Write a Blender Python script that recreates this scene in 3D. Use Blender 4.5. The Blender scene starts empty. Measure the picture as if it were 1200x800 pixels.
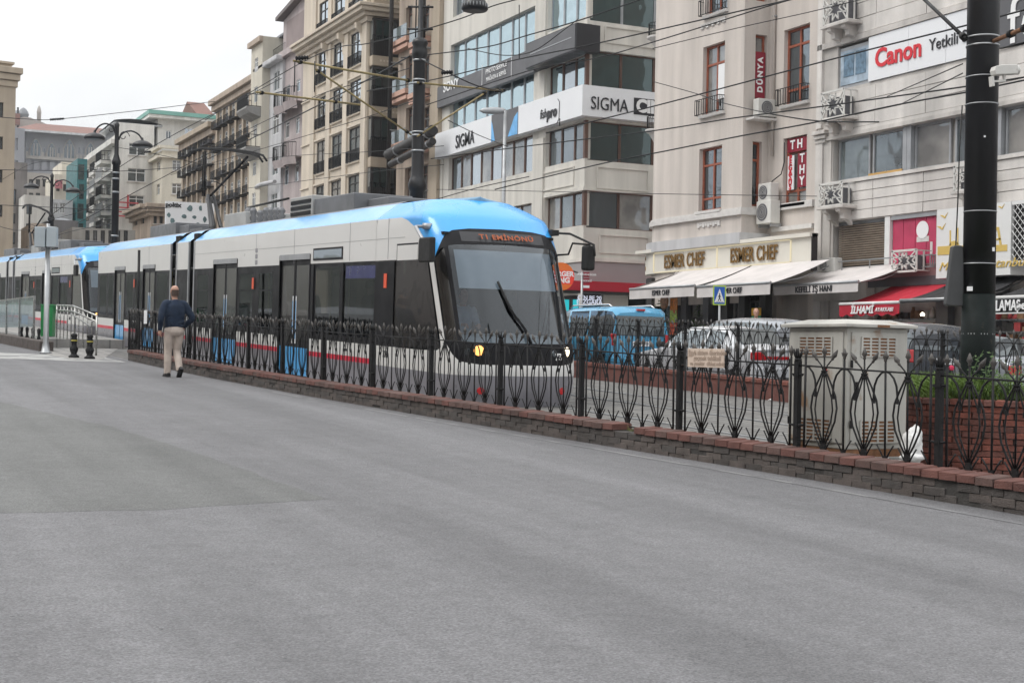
import bpy, math, random
import numpy as np
from mathutils import Vector, Matrix
random.seed(7)
sc = bpy.context.scene
COL = sc.collection
R = math.radians
V = Vector

# ------------------------------------------------------------------ camera
FPX = 1650.0; YAW, PITCH, ROLL = R(25.64), R(.35), R(1.07); EYE = V((0, 0, 1.6))
fwd = V((math.sin(YAW)*math.cos(PITCH), math.cos(YAW)*math.cos(PITCH), math.sin(PITCH)))
_r = V((math.cos(YAW), -math.sin(YAW), 0)); _u = _r.cross(fwd)
cr = math.cos(ROLL)*_r + math.sin(ROLL)*_u; cu = -math.sin(ROLL)*_r + math.cos(ROLL)*_u
cd = bpy.data.cameras.new('camera'); cam = bpy.data.objects.new('camera', cd); COL.objects.link(cam)
cd.sensor_width = 36; cd.lens = FPX/1200*36; cd.clip_end = 3000; cd.clip_start = .1
Mc = Matrix((( cr.x, cu.x, -fwd.x, EYE.x), (cr.y, cu.y, -fwd.y, EYE.y), (cr.z, cu.z, -fwd.z, EYE.z), (0,0,0,1)))
cam.matrix_world = Mc; sc.camera = cam
sc.render.resolution_x = 1024; sc.render.resolution_y = 682

# ------------------------------------------------------------------ world, sun, exposure
w = bpy.data.worlds.new("World"); sc.world = w; w.use_nodes = True
nt = w.node_tree; nt.nodes.clear()
def N(t, **k):
    n = nt.nodes.new(t)
    for a, b in k.items(): setattr(n, a, b)
    return n
wo = N('ShaderNodeOutputWorld'); bg = N('ShaderNodeBackground'); nt.links.new(bg.outputs[0], wo.inputs[0])
SUN_EL, SUN_ROT = R(52), R(-75)
sky = N('ShaderNodeTexSky'); sky.sky_type = 'NISHITA'; sky.sun_disc = False
sky.sun_elevation = SUN_EL; sky.sun_rotation = SUN_ROT; sky.air_density = 1; sky.dust_density = 3
tc = N('ShaderNodeTexCoord'); sep = N('ShaderNodeSeparateXYZ'); nt.links.new(tc.outputs['Generated'], sep.inputs[0])
# overcast deck: brighter towards the zenith, soft mottling
nz = N('ShaderNodeTexNoise'); nz.inputs['Scale'].default_value = 2.6; nz.inputs['Detail'].default_value = 5
mp = N('ShaderNodeMapping'); mp.inputs['Scale'].default_value = (1, 1, 2.6)
nt.links.new(tc.outputs['Generated'], mp.inputs[0]); nt.links.new(mp.outputs[0], nz.inputs['Vector'])
mr = N('ShaderNodeMapRange'); mr.inputs[1].default_value = .3; mr.inputs[2].default_value = .7; mr.inputs[3].default_value = .80; mr.inputs[4].default_value = 1.12
nt.links.new(nz.outputs[0], mr.inputs[0])
mz = N('ShaderNodeMapRange'); mz.inputs[1].default_value = 0; mz.inputs[2].default_value = 1; mz.inputs[3].default_value = 6.0; mz.inputs[4].default_value = 15.5
nt.links.new(sep.outputs[2], mz.inputs[0])
mu = N('ShaderNodeMath', operation='MULTIPLY'); nt.links.new(mr.outputs[0], mu.inputs[0]); nt.links.new(mz.outputs[0], mu.inputs[1])
cc = N('ShaderNodeVectorMath', operation='SCALE'); cc.inputs[0].default_value = (.985, .995, 1.0); nt.links.new(mu.outputs[0], cc.inputs['Scale'])
mx = N('ShaderNodeMix', data_type='RGBA'); mx.inputs[0].default_value = .93
nt.links.new(sky.outputs[0], mx.inputs[6]); nt.links.new(cc.outputs[0], mx.inputs[7])
nt.links.new(mx.outputs[2], bg.inputs[0]); bg.inputs[1].default_value = .1
sl = bpy.data.lights.new('sun', 'SUN'); sun = bpy.data.objects.new('sun', sl); COL.objects.link(sun)
sl.energy = .9; sl.angle = R(25); sl.color = (1, .97, .92)
sdir = V((math.sin(SUN_ROT)*math.cos(SUN_EL), math.cos(SUN_ROT)*math.cos(SUN_EL), math.sin(SUN_EL)))
sun.rotation_euler = sdir.to_track_quat('Z', 'Y').to_euler()
sc.view_settings.view_transform = 'Standard'; sc.view_settings.look = 'None'
sc.view_settings.exposure = .6; sc.view_settings.gamma = 1

# ------------------------------------------------------------------ geometry helpers
G = .031                                   # the street climbs 3.1 %
def gz(y): return G*max(-60, min(y, 260))
def ray(px, py): return fwd + cr*((px-600)/FPX) - cu*((py-400)/FPX)
def onG(px, py, dz=0.):                    # pixel -> ground (raised by dz)
    d = ray(px, py); t = (dz-EYE.z)/(d.z-G*d.y); return EYE+d*t
def onD(px, py, D): return EYE+ray(px, py)*D
def onX(px, py, X): d = ray(px, py); return EYE+d*(X/d.x)

class Fr:                                   # a face frame: x along, y inward, z up
    def __init__(s, o, rz=0., ex=None, ey=None):
        if ex is None: ex = V((math.cos(rz), math.sin(rz), 0)); ey = V((-math.sin(rz), math.cos(rz), 0))
        s.o = V(o); s.ex = ex.normalized(); s.ey = ey.normalized(); s.ez = s.ex.cross(s.ey)
        s.M = Matrix(((s.ex.x, s.ey.x, s.ez.x, s.o.x), (s.ex.y, s.ey.y, s.ez.y, s.o.y), (s.ex.z, s.ey.z, s.ez.z, s.o.z), (0,0,0,1)))
    def pix(s, px, py, n=0.):
        d = ray(px, py); q = s.o+s.ey*n
        t = (q-EYE).dot(s.ey)/d.dot(s.ey); p = EYE+d*t-s.o
        return p.dot(s.ex), p.dot(s.ez)
    def P(s, u, n, z): return s.o+s.ex*u+s.ey*n+s.ez*z
    def rect(s, x0, x1, yt, yb, n=0.):
        xm = (x0+x1)/2
        return (s.pix(x0, (yt+yb)/2, n)[0], s.pix(x1, (yt+yb)/2, n)[0], s.pix(xm, yb, n)[1], s.pix(xm, yt, n)[1])
    def at(s, u, n, z): return Matrix.Translation(s.P(u, n, z)) @ s.M.to_3x3().to_4x4()

class MB:
    def __init__(s): s.v = []; s.f = []; s.m = []; s.mats = []; s.sm = []; s.smooth = False
    def mi(s, m):
        if m is None: return 0
        if m not in s.mats: s.mats.append(m)
        return s.mats.index(m)
    def face(s, idx, m=None): s.f.append(tuple(idx)); s.m.append(s.mi(m)); s.sm.append(s.smooth)
    def poly(s, pts, m=None):
        b = len(s.v); s.v += [tuple(p) for p in pts]; s.face(range(b, b+len(pts)), m)
    def box(s, x0, y0, z0, x1, y1, z1, m=None):
        if x1 < x0: x0, x1 = x1, x0
        if y1 < y0: y0, y1 = y1, y0
        if z1 < z0: z0, z1 = z1, z0
        b = len(s.v); s.v += [(x0,y0,z0),(x1,y0,z0),(x1,y1,z0),(x0,y1,z0),(x0,y0,z1),(x1,y0,z1),(x1,y1,z1),(x0,y1,z1)]
        for q in ((0,3,2,1),(4,5,6,7),(0,1,5,4),(1,2,6,5),(2,3,7,6),(3,0,4,7)): s.face([b+i for i in q], m)
        return s
    def prism(s, poly, a, b, axis='y', m=None):      # poly in the two other axes
        def mk(p, t): return {'y': (p[0], t, p[1]), 'x': (t, p[0], p[1]), 'z': (p[0], p[1], t)}[axis]
        k = len(s.v); n = len(poly)
        s.v += [mk(p, a) for p in poly]+[mk(p, b) for p in poly]
        s.face([k+i for i in range(n)], m); s.face([k+n+i for i in reversed(range(n))], m)
        for i in range(n): j = (i+1) % n; s.face([k+i, k+n+i, k+n+j, k+j], m)
        return s
    def tube(s, pts, r, n=8, m=None, cap=True, smooth=True):
        pts = [V(p) for p in pts]; k = len(pts)
        rs = r if isinstance(r, (list, tuple)) else [r]*k
        b = len(s.v); prev = None; o = s.smooth; s.smooth = smooth
        for i, p in enumerate(pts):
            t = (pts[min(i+1, k-1)]-pts[max(i-1, 0)]).normalized()
            if prev is None: a = V((0,0,1)) if abs(t.z) < .9 else V((1,0,0)); x = a.cross(t).normalized()
            else: x = (prev-t*prev.dot(t)).normalized()
            prev = x; y = t.cross(x)
            for j in range(n):
                an = 2*math.pi*j/n; s.v.append(tuple(p+(x*math.cos(an)+y*math.sin(an))*rs[i]))
        for i in range(k-1):
            for j in range(n):
                s.face([b+i*n+j, b+i*n+(j+1) % n, b+(i+1)*n+(j+1) % n, b+(i+1)*n+j], m)
        s.smooth = False
        if cap:
            s.face([b+j for j in reversed(range(n))], m); s.face([b+(k-1)*n+j for j in range(n)], m)
        s.smooth = o; return s
    def lathe(s, prof, n=16, c=(0,0,0), m=None, smooth=True, sx=1., sy=1.):
        b = len(s.v); k = len(prof); o = s.smooth; s.smooth = smooth
        for r, z in prof:
            for j in range(n):
                an = 2*math.pi*j/n; s.v.append((c[0]+r*sx*math.cos(an), c[1]+r*sy*math.sin(an), c[2]+z))
        for i in range(k-1):
            for j in range(n): s.face([b+i*n+j, b+i*n+(j+1) % n, b+(i+1)*n+(j+1) % n, b+(i+1)*n+j], m)
        s.smooth = False
        s.face([b+j for j in reversed(range(n))], m); s.face([b+(k-1)*n+j for j in range(n)], m); s.smooth = o; return s
    def grid(s, fn, nu, nv, m=None, smooth=True):
        b = len(s.v); o = s.smooth; s.smooth = smooth
        for i in range(nu+1):
            for j in range(nv+1): s.v.append(tuple(fn(i/nu, j/nv)))
        for i in range(nu):
            for j in range(nv):
                q = b+i*(nv+1)+j; s.face([q, q+nv+1, q+nv+2, q+1], m)
        s.smooth = o; return s
    def xf(s, M, start=0):
        for i in range(start, len(s.v)): s.v[i] = tuple(M @ V(s.v[i]))
        return s
    def mesh(s, name, mat=None):
        used = sorted({i for f in s.f for i in f}); mp_ = {a: b for b, a in enumerate(used)}
        if len(used) < len(s.v): s.v = [s.v[i] for i in used]; s.f = [tuple(mp_[i] for i in f) for f in s.f]
        me = bpy.data.meshes.new(name); me.from_pydata(s.v, [], s.f)
        mats = s.mats if s.mats else ([mat] if mat else [])
        for m in mats: me.materials.append(m)
        me.polygons.foreach_set('material_index', s.m); me.polygons.foreach_set('use_smooth', s.sm)
        me.update(); return me

W = {}
def link(name, data, parent=None, M=None):
    o = bpy.data.objects.new(name, data); COL.objects.link(o); M = M or Matrix()
    if parent is not None: o.parent = parent; o.matrix_basis = W[parent].inverted() @ M
    else: o.matrix_basis = M
    W[o] = M.copy(); return o
def part(name, mb, mat=None, parent=None, M=None, bevel=0):
    me = mb if isinstance(mb, bpy.types.Mesh) else mb.mesh(name, mat)
    o = link(name, me, parent, M if M is not None else (W[parent] if parent is not None else None))
    if bevel:
        b = o.modifiers.new('bevel', 'BEVEL'); b.width = bevel; b.segments = 2; b.limit_method = 'ANGLE'; b.angle_limit = R(40)
    return o
def tag(o, label, cat, group=None):
    o['label'] = label; o['category'] = cat
    if group: o['group'] = group
    return o
def thing(name, label, cat, M=None, group=None):
    if M is not None and not isinstance(M, Matrix): M = Matrix.Translation(V(M))
    return tag(link(name, None, None, M), label, cat, group)
def single(name, mb, mat, label, cat, M=None, group=None, bevel=0):
    if M is not None and not isinstance(M, Matrix): M = Matrix.Translation(V(M))
    return tag(part(name, mb, mat, None, M, bevel), label, cat, group)
def struct(name, mb, mat, M=None): o = part(name, mb, mat, None, M); o['kind'] = 'structure'; return o
def kids(o): return [c for c in o.children]
def copy_tree(o, M=None, parent=None):
    c = o.copy(); COL.objects.link(c)
    if parent is not None: c.parent = parent
    if M is not None: c.matrix_basis = M; W[c] = M.copy()
    for ch in kids(o): copy_tree(ch, None, c)
    return c
TXT = {}
def text_mesh(t, size=1., ext=.01, bold=0., sx=1., shear=0., align='CENTER', sp=1.):
    cu_ = bpy.data.curves.new('lettering', 'FONT'); cu_.body = t; cu_.size = size; cu_.extrude = ext; cu_.offset = bold
    cu_.align_x = align; cu_.align_y = 'CENTER'; cu_.shear = shear; cu_.space_character = sp; cu_.resolution_u = 3
    ob = bpy.data.objects.new('lettering', cu_); COL.objects.link(ob)
    bpy.context.view_layer.update()
    me = bpy.data.meshes.new_from_object(ob.evaluated_get(bpy.context.evaluated_depsgraph_get()))
    bpy.data.objects.remove(ob)
    me.transform(Matrix.Diagonal((sx, 1, 1, 1))); me.transform(Matrix.Rotation(R(90), 4, 'X')); me.name = 'lettering'
    return me
def text(parent, fr, u, n, z, t, size, mat, name='lettering', rot=0., **k):
    me = text_mesh(t, size, **k)
    if rot: me.transform(Matrix.Rotation(rot, 4, 'Y'))
    me.materials.clear(); me.materials.append(mat)
    return part(name, me, None, parent, fr.at(u, n, z))

# ------------------------------------------------------------------ materials
def mat(name, col, rough=.7, metal=0., var=.12, vs=1.5, streak=0., bump=0., bs=40., spec=.5, spots=None, coat=0., obj=False, fine=0.):
    m = bpy.data.materials.new(name); m.use_nodes = True; t = m.node_tree; b = t.nodes['Principled BSDF']
    b.inputs['Roughness'].default_value = rough; b.inputs['Metallic'].default_value = metal
    b.inputs['Specular IOR Level'].default_value = spec; b.inputs['Coat Weight'].default_value = coat
    col = tuple(col)+(1,)
    def n(ty, **k):
        x = t.nodes.new(ty)
        for a, v in k.items(): setattr(x, a, v)
        return x
    L = t.links.new
    if obj: g = n('ShaderNodeTexCoord'); src = g.outputs['Object']
    else: g = n('ShaderNodeNewGeometry'); src = g.outputs['Position']
    cur = None
    def noise(scale, det=4, mapping=None):
        x = n('ShaderNodeTexNoise'); x.inputs['Scale'].default_value = scale; x.inputs['Detail'].default_value = det
        if mapping: mpp = n('ShaderNodeMapping'); mpp.inputs['Scale'].default_value = mapping; L(src, mpp.inputs[0]); L(mpp.outputs[0], x.inputs['Vector'])
        else: L(src, x.inputs['Vector'])
        return x.outputs['Fac']
    def rng(s_, a, b_, c, d):
        x = n('ShaderNodeMapRange'); L(s_, x.inputs[0])
        for i, v in enumerate((a, b_, c, d)): x.inputs[1+i].default_value = v
        return x.outputs[0]
    def mul(a, b_):
        x = n('ShaderNodeMath', operation='MULTIPLY'); L(a, x.inputs[0]); L(b_, x.inputs[1]); return x.outputs[0]
    fac = None
    if var: fac = rng(noise(vs, 5), .3, .7, 1-var, 1+var)
    if streak:
        s2 = rng(noise(1., 5, (1.6, 1.6, .12)), .35, .7, 1+streak*.3, 1-streak); fac = s2 if fac is None else mul(fac, s2)
    if fine:
        s3 = rng(noise(bs*1.3, 3), .3, .7, 1-fine, 1+fine); fac = s3 if fac is None else mul(fac, s3)
    if fac is not None:
        sc_ = n('ShaderNodeVectorMath', operation='SCALE'); sc_.inputs[0].default_value = col[:3]; L(fac, sc_.inputs['Scale']); out = sc_.outputs[0]
        if spots:
            mm = n('ShaderNodeMix', data_type='RGBA'); L(rng(noise(spots[1], 6), spots[2], spots[2]+.08, 0, 1), mm.inputs[0])
            L(out, mm.inputs[6]); mm.inputs[7].default_value = tuple(spots[0])+(1,); out = mm.outputs[2]
        L(out, b.inputs['Base Color'])
        rr = rng(noise(vs*2.3, 3), .3, .7, max(0, rough-.08), min(1, rough+.08)); L(rr, b.inputs['Roughness'])
    else: b.inputs['Base Color'].default_value = col
    if bump:
        bp = n('ShaderNodeBump'); bp.inputs['Strength'].default_value = bump; bp.inputs['Distance'].default_value = .02
        L(noise(bs, 4), bp.inputs['Height']); L(bp.outputs[0], b.inputs['Normal'])
    m['_'] = 0
    return m
def glass(name, col=(.02,.025,.03), refl=.35, tint=(.75,.85,.95), wob=.02, rough=.03, graze=.45):
    m = bpy.data.materials.new(name); m.use_nodes = True; t = m.node_tree; b = t.nodes['Principled BSDF']; L = t.links.new
    g = t.nodes.new('ShaderNodeNewGeometry')
    x = t.nodes.new('ShaderNodeTexNoise'); x.inputs['Scale'].default_value = .9; x.inputs['Detail'].default_value = 3; L(g.outputs['Position'], x.inputs['Vector'])
    s = t.nodes.new('ShaderNodeVectorMath'); s.operation = 'SCALE'; s.inputs[0].default_value = col
    mrr = t.nodes.new('ShaderNodeMapRange'); mrr.inputs[1].default_value = .35; mrr.inputs[2].default_value = .65; mrr.inputs[3].default_value = .6; mrr.inputs[4].default_value = 1.4
    L(x.outputs[0], mrr.inputs[0]); L(mrr.outputs[0], s.inputs['Scale']); L(s.outputs[0], b.inputs['Base Color'])
    b.inputs['Roughness'].default_value = .25; b.inputs['Specular IOR Level'].default_value = .4
    gl = t.nodes.new('ShaderNodeBsdfGlossy'); gl.inputs['Color'].default_value = tuple(tint)+(1,); gl.inputs['Roughness'].default_value = rough
    y = t.nodes.new('ShaderNodeTexNoise'); y.inputs['Scale'].default_value = 1.3; y.inputs['Detail'].default_value = 1; L(g.outputs['Position'], y.inputs['Vector'])
    bp = t.nodes.new('ShaderNodeBump'); bp.inputs['Strength'].default_value = 1; bp.inputs['Distance'].default_value = wob; L(y.outputs[0], bp.inputs['Height']); L(bp.outputs[0], gl.inputs['Normal'])
    fr_ = t.nodes.new('ShaderNodeLayerWeight'); fr_.inputs['Blend'].default_value = .35
    mr2 = t.nodes.new('ShaderNodeMapRange'); mr2.inputs[3].default_value = refl; mr2.inputs[4].default_value = min(1, refl+graze); L(fr_.outputs['Facing'], mr2.inputs[0])
    mix = t.nodes.new('ShaderNodeMixShader'); L(mr2.outputs[0], mix.inputs[0]); L(b.outputs[0], mix.inputs[1]); L(gl.outputs[0], mix.inputs[2])
    L(mix.outputs[0], t.nodes['Material Output'].inputs[0]); return m
def clear_glass(name, tr=.6, tint=(.8,.85,.88), refl=.2, graze=.55):
    m = bpy.data.materials.new(name); m.use_nodes = True; t = m.node_tree; L = t.links.new; t.nodes.remove(t.nodes['Principled BSDF'])
    a = t.nodes.new('ShaderNodeBsdfTransparent'); a.inputs[0].default_value = tuple(c*tr for c in tint)+(1,)
    g = t.nodes.new('ShaderNodeBsdfGlossy'); g.inputs['Roughness'].default_value = .02; g.inputs[0].default_value = (.9,.95,1,1)
    lw = t.nodes.new('ShaderNodeLayerWeight'); lw.inputs[0].default_value = .3
    mr2 = t.nodes.new('ShaderNodeMapRange'); mr2.inputs[3].default_value = refl; mr2.inputs[4].default_value = graze; L(lw.outputs['Facing'], mr2.inputs[0])
    x = t.nodes.new('ShaderNodeMixShader'); L(mr2.outputs[0], x.inputs[0]); L(a.outputs[0], x.inputs[1]); L(g.outputs[0], x.inputs[2]); L(x.outputs[0], t.nodes['Material Output'].inputs[0]); return m
def emit(name, col, s=1.):
    m = bpy.data.materials.new(name); m.use_nodes = True; b = m.node_tree.nodes['Principled BSDF']
    b.inputs['Base Color'].default_value = tuple(c*.3 for c in col)+(1,); b.inputs['Emission Color'].default_value = tuple(col)+(1,); b.inputs['Emission Strength'].default_value = s; return m

M = dict(
 iron=mat('black_iron', (.009,.009,.010), .6, 0, .3, 3, spec=.3, bump=.3, bs=60, spots=((.035,.022,.016), 6, .66)),
 iron_rust=mat('worn_iron', (.03,.028,.027), .6, .2, .3, 3, bump=.4, bs=60, spots=((.10,.045,.025), 9, .62)),
 iron_tip=mat('weathered_iron_tip', (.055,.05,.046), .6, 0, .3, 9, bump=.3, bs=60),
 pole=mat('black_pole_paint', (.008,.0085,.011), .42, 0, .3, 1.2, streak=.3, bump=.15, bs=20),
 pole_green=mat('faded_green_iron', (.007,.011,.0105), .6, 0, .3, 6, streak=.4, spots=((.03,.027,.022), 12, .66), spec=.15),
 steel=mat('galvanised_steel', (.34,.35,.36), .42, .6, .15, 3),
 stainless=mat('stainless_steel', (.33,.33,.32), .28, .85, .1, 3),
 brass=mat('yellowed_bracket_paint', (.27,.21,.09), .5, .1, .25, 4, spots=((.12,.09,.05), 12, .6)),
 kerb=mat('old_kerb_brick', (.095,.080,.073), .85, 0, .28, 5, bump=.7, bs=70, fine=.15),
 kerb2=mat('grey_kerb_brick', (.072,.064,.060), .85, 0, .28, 5, bump=.7, bs=70, fine=.15),
 cap=mat('red_cap_brick', (.135,.058,.047), .8, 0, .3, 4, bump=.6, bs=70, fine=.12),
 cap2=mat('brown_cap_brick', (.11,.065,.056), .82, 0, .3, 4, bump=.6, bs=70, fine=.12),
 mortar=mat('dark_mortar', (.05,.047,.044), .95, 0, .2, 4, bump=.5, bs=50),
 concrete=mat('concrete', (.26,.255,.245), .85, 0, .15, 1.5, bump=.4, bs=40, fine=.1),
 redwall=mat('red_wall_brick', (.13,.05,.04), .85, 0, .25, 3, bump=.5, bs=40, fine=.12),
 plbrick=mat('planter_brick', (.165,.052,.036), .82, 0, .35, 6, bump=.6, bs=60, fine=.18),
 plbrick2=mat('planter_brick_dark', (.11,.04,.03), .82, 0, .35, 6, bump=.6, bs=60, fine=.18),
 cream=mat('cream_stone', (.57,.50,.41), .8, 0, .07, .5, streak=.16, bump=.2, bs=12),
 mauve=mat('mauve_render', (.40,.345,.34), .85, 0, .08, .6, streak=.2, bump=.2, bs=12),
 esmer=mat('warm_white_render', (.59,.535,.49), .88, 0, .05, .5, streak=.2, bump=.15, bs=20, fine=.03),
 stone=mat('pale_cladding_stone', (.61,.58,.55), .7, 0, .10, 1.3, streak=.24, bump=.15, bs=20, fine=.04),
 stone2=mat('dusty_cladding_stone', (.54,.51,.48), .7, 0, .11, 1.3, streak=.32, bump=.15, bs=20, fine=.04),
 sigma=mat('ivory_painted_concrete', (.60,.575,.525), .75, 0, .06, .5, streak=.2, bump=.1, bs=15),
 beige=mat('beige_pilaster_render', (.40,.335,.26), .85, 0, .08, .6, streak=.15),
 brown=mat('brown_render', (.41,.335,.27), .85, 0, .12, .6, streak=.25),
 lgrey=mat('pale_grey_render', (.50,.50,.51), .8, 0, .08, .6, streak=.2),
 white=mat('white_render', (.62,.605,.57), .8, 0, .09, .4, streak=.25),
 whitec=mat('yellow_white_render', (.58,.54,.455), .8, 0, .07, .4, streak=.15),
 salmon=mat('salmon_band', (.5,.31,.24), .8, 0, .1, 1),
 signw=mat('white_sign_panel', (.76,.77,.79), .45, 0, .03, .7),
 signg=mat('dark_grey_sign_panel', (.10,.10,.108), .45, 0, .08, .7),
 signk=mat('black_sign_panel', (.02,.02,.024), .4, 0, .1, 1),
 ltr_k=mat('black_lettering', (.015,.015,.02), .5, 0, 0),
 ltr_w=mat('white_lettering', (.8,.8,.8), .5, 0, 0),
 ltr_r=mat('red_lettering', (.62,.02,.035), .5, 0, 0),
 ltr_g=mat('golden_brown_lettering', (.22,.12,.03), .35, .5, .1, 5),
 gold=mat('gold_print', (.62,.44,.12), .5, 0, .05, 2),
 bronze=mat('brown_window_frame', (.12,.065,.048), .45, .2, .1, 3),
 dframe=mat('dark_window_frame', (.03,.027,.026), .45, .2, .1, 3),
 gframe=mat('grey_aluminium_frame', (.36,.37,.385), .4, .4, .1, 3),
 wframe=mat('white_window_frame', (.68,.68,.67), .5, 0, .06, 3),
 rframe=mat('red_brown_wood_frame', (.30,.085,.045), .5, 0, .15, 6),
 gdark=glass('dark_glass', (.012,.02,.022), .10), gteal=glass('teal_and_dark_reflection_glass', (.008,.022,.024), .06, (.6,.75,.75)),  # gteal: also the corner block's flank panes, dark reflections put into the colour
 gblue=glass('bluish_mirror_glass', (.05,.08,.09), .62, (.60,.74,.80), .03),
 gcurt=glass('curtain_behind_glass', (.20,.19,.175), .07, graze=.3), gsky=glass('sky_reflecting_glass', (.05,.06,.07), .35, (.8,.88,.95)),
 gpale=glass('curtained_glass', (.12,.14,.14), .06, wob=.006, graze=.3), gmid=glass('grey_glass', (.075,.09,.095), .08, wob=.006, graze=.3),
 tramw=mat('tram_white_paint', (.64,.635,.62), .35, 0, .02, .5, spec=.4, coat=.15, obj=True),
 tramb=mat('tram_blue_paint', (.05,.38,.80), .38, 0, .015, .5, coat=.25, spec=.6, obj=True),
 tramg=mat('tram_grey_paint', (.24,.235,.26), .35, 0, .1, 1.2, coat=.2, obj=True, streak=.2),
 tramr=mat('tram_red_stripe', (.60,.015,.05), .35, 0, .04, 1, obj=True),
 tramk=mat('tram_black_panel', (.010,.010,.012), .45, 0, .1, 1, spec=.15, obj=True),
 gtram=glass('tram_side_glass', (.012,.011,.010), .02, (.62,.60,.58), .012, .03, .15), 
 rubber=mat('black_rubber', (.015,.015,.015), .75, 0, .1, 5),
 roofbox=mat('grey_roof_unit', (.15,.155,.165), .5, .2, .12, 2, obj=True), roofbox2=mat('pale_roof_unit', (.36,.36,.35), .5, .1, .12, 2, obj=True),
 orange=mat('orange_plastic', (.75,.09,.03), .4, 0, 0), lamp_w=emit('lit_headlight', (1,.86,.6), 2.2), lamp_o=emit('lit_orange_lamp', (1,.45,.12), 1.6), led=emit('orange_led', (1,.2,.03), .03),
 redl=mat('red_lens', (.45,.01,.015), .2, 0, 0, coat=.6), chrome=mat('chrome', (.7,.7,.7), .12, 1, 0),
 carblue=mat('blue_car_paint', (.06,.30,.50), .25, .1, .04, 2, coat=.8, obj=True), carwhite=mat('white_car_paint', (.52,.53,.55), .25, 0, .03, 2, coat=.8, obj=True),
 carsilver=mat('silver_car_paint', (.30,.32,.35), .28, .3, .03, 2, coat=.8, obj=True), cardark=mat('dark_car_paint', (.03,.035,.045), .25, .2, .03, 2, coat=.8, obj=True),
 gcar=glass('car_glass', (.012,.013,.015), .05, (.8,.9,.95), .0, .03, .5),
 cabinet=mat('grey_white_cabinet_paint', (.45,.44,.405), .6, 0, .10, 1.5, streak=.35, spots=((.25,.15,.085), 3.2, .60)),
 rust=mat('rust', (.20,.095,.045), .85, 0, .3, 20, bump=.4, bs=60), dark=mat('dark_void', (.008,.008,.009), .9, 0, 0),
 acw=mat('white_ac_casing', (.60,.59,.56), .5, 0, .06, 4, streak=.15), acg=mat('grey_ac_casing', (.10,.10,.11), .6, 0, .2, 4),
 awn_w=mat('off_white_awning', (.60,.565,.55), .85, 0, .06, 2, streak=.1), awn_k=mat('black_awning', (.02,.02,.022), .8, 0, .1, 2), awn_r=mat('crimson_awning', (.40,.012,.03), .8, 0, .08, 2),
 awn_s=mat('brown_stripe', (.12,.08,.06), .85, 0, .1, 2),
 pink=mat('magenta_panel', (.45,.04,.10), .6, 0, .2, 1.2), mosque=mat('cream_panel_print', (.7,.7,.69), .5, 0, .03, 1),
 sky_ad=mat('bluish_poster', (.34,.42,.50), .5, 0, .35, 2.5), teal=mat('teal_cladding', (.03,.14,.15), .5, .1, .15, 1),
 rtile=mat('red_roof_tile', (.19,.10,.08), .85, 0, .15, .3), inst=mat('grey_stone_far', (.27,.27,.29), .9, 0, .12, .15), inst2=mat('grey_buff_stone_far', (.36,.335,.31), .9, 0, .12, .15),
 copper=mat('green_copper', (.17,.36,.31), .6, 0, .1, .5), slate=mat('grey_roof_sheet', (.20,.21,.225), .6, .1, .1, .5),
 green=mat('green_bin_plastic', (.02,.24,.07), .4, 0, .05, 3), boxgrey=mat('pale_grey_box', (.40,.45,.48), .5, .1, .06, 3),
 yellow=mat('yellow_reflector', (.40,.34,.05), .4, 0, .05, 3), bag=mat('white_plastic', (.75,.75,.74), .45, 0, .06, 8),
 wire=mat('dark_wire', (.01,.01,.011), .6, 0, 0), notice=mat('faded_notice_board', (.58,.47,.39), .7, 0, .08, 8, spots=((.45,.34,.26), 14, .64)), faded=mat('faded_brown_lettering', (.38,.29,.23), .7, 0, 0),
 blue_sign=mat('blue_traffic_sign', (.01,.10,.45), .35, 0, .03, 3), lime=mat('lime_sign_border', (.45,.62,.05), .35, 0, 0),
 cyan=emit('lit_cyan_screen', (.02,.55,.62), .55), ledw=emit('lit_white_led', (.8,.85,1), .45), warm=emit('lit_shop_lamp', (1,.9,.7), 3.), glow=emit('lit_sign_edge', (1,.88,.6), .35),
 leaf=mat('leaf_green', (.13,.21,.035), .6, 0, .35, 20), leaf2=mat('leaf_dark_green', (.045,.09,.02), .6, 0, .35, 20), petal=mat('pink_petal', (.7,.04,.12), .5, 0, .1, 20),
 grass=mat('weed_green', (.17,.185,.05), .8, 0, .4, 15), soil=mat('median_soil', (.13,.115,.10), .95, 0, .3, 4, bump=.8, bs=30, fine=.2),
 skin=mat('skin', (.47,.27,.20), .55, 0, .06, 12, obj=True), navy=mat('navy_jumper', (.012,.024,.05), .9, 0, .2, 12, bump=.4, bs=90, obj=True), chino=mat('stone_chinos', (.47,.40,.35), .85, 0, .1, 8, bump=.3, bs=50, obj=True),
 shoe=mat('black_shoe', (.012,.012,.013), .5, 0, .1, 9), hair=mat('short_grey_hair', (.075,.05,.04), .9, 0, .3, 50), shirt=mat('pale_blue_shirt', (.35,.42,.5), .8, 0, .1, 9),
 blind=mat('brown_venetian_blind', (.16,.125,.095), .7, 0, .15, 3), wood=mat('ochre_timber', (.5,.3,.1), .7, 0, .1, 5), plaster_relief=mat('plaster_relief', (.58,.56,.54), .85, 0, .08, 5),
)
_n = M['tramb'].node_tree.nodes['Principled BSDF']; _n.inputs['Coat Weight'].default_value = .8; _n.inputs['Coat IOR'].default_value = 2.0; _n.inputs['Coat Roughness'].default_value = .18
M['tramb2'] = mat('tram_hood_blue', (.04,.34,.78), .3, 0, .015, .5, coat=.3, obj=True); M['seat'] = mat('dark_blue_seat', (.05,.06,.13), .8, 0, .1, 4); M['tint'] = clear_glass('tinted_tram_window', .38, (.80,.80,.78), .02, .22)
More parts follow.
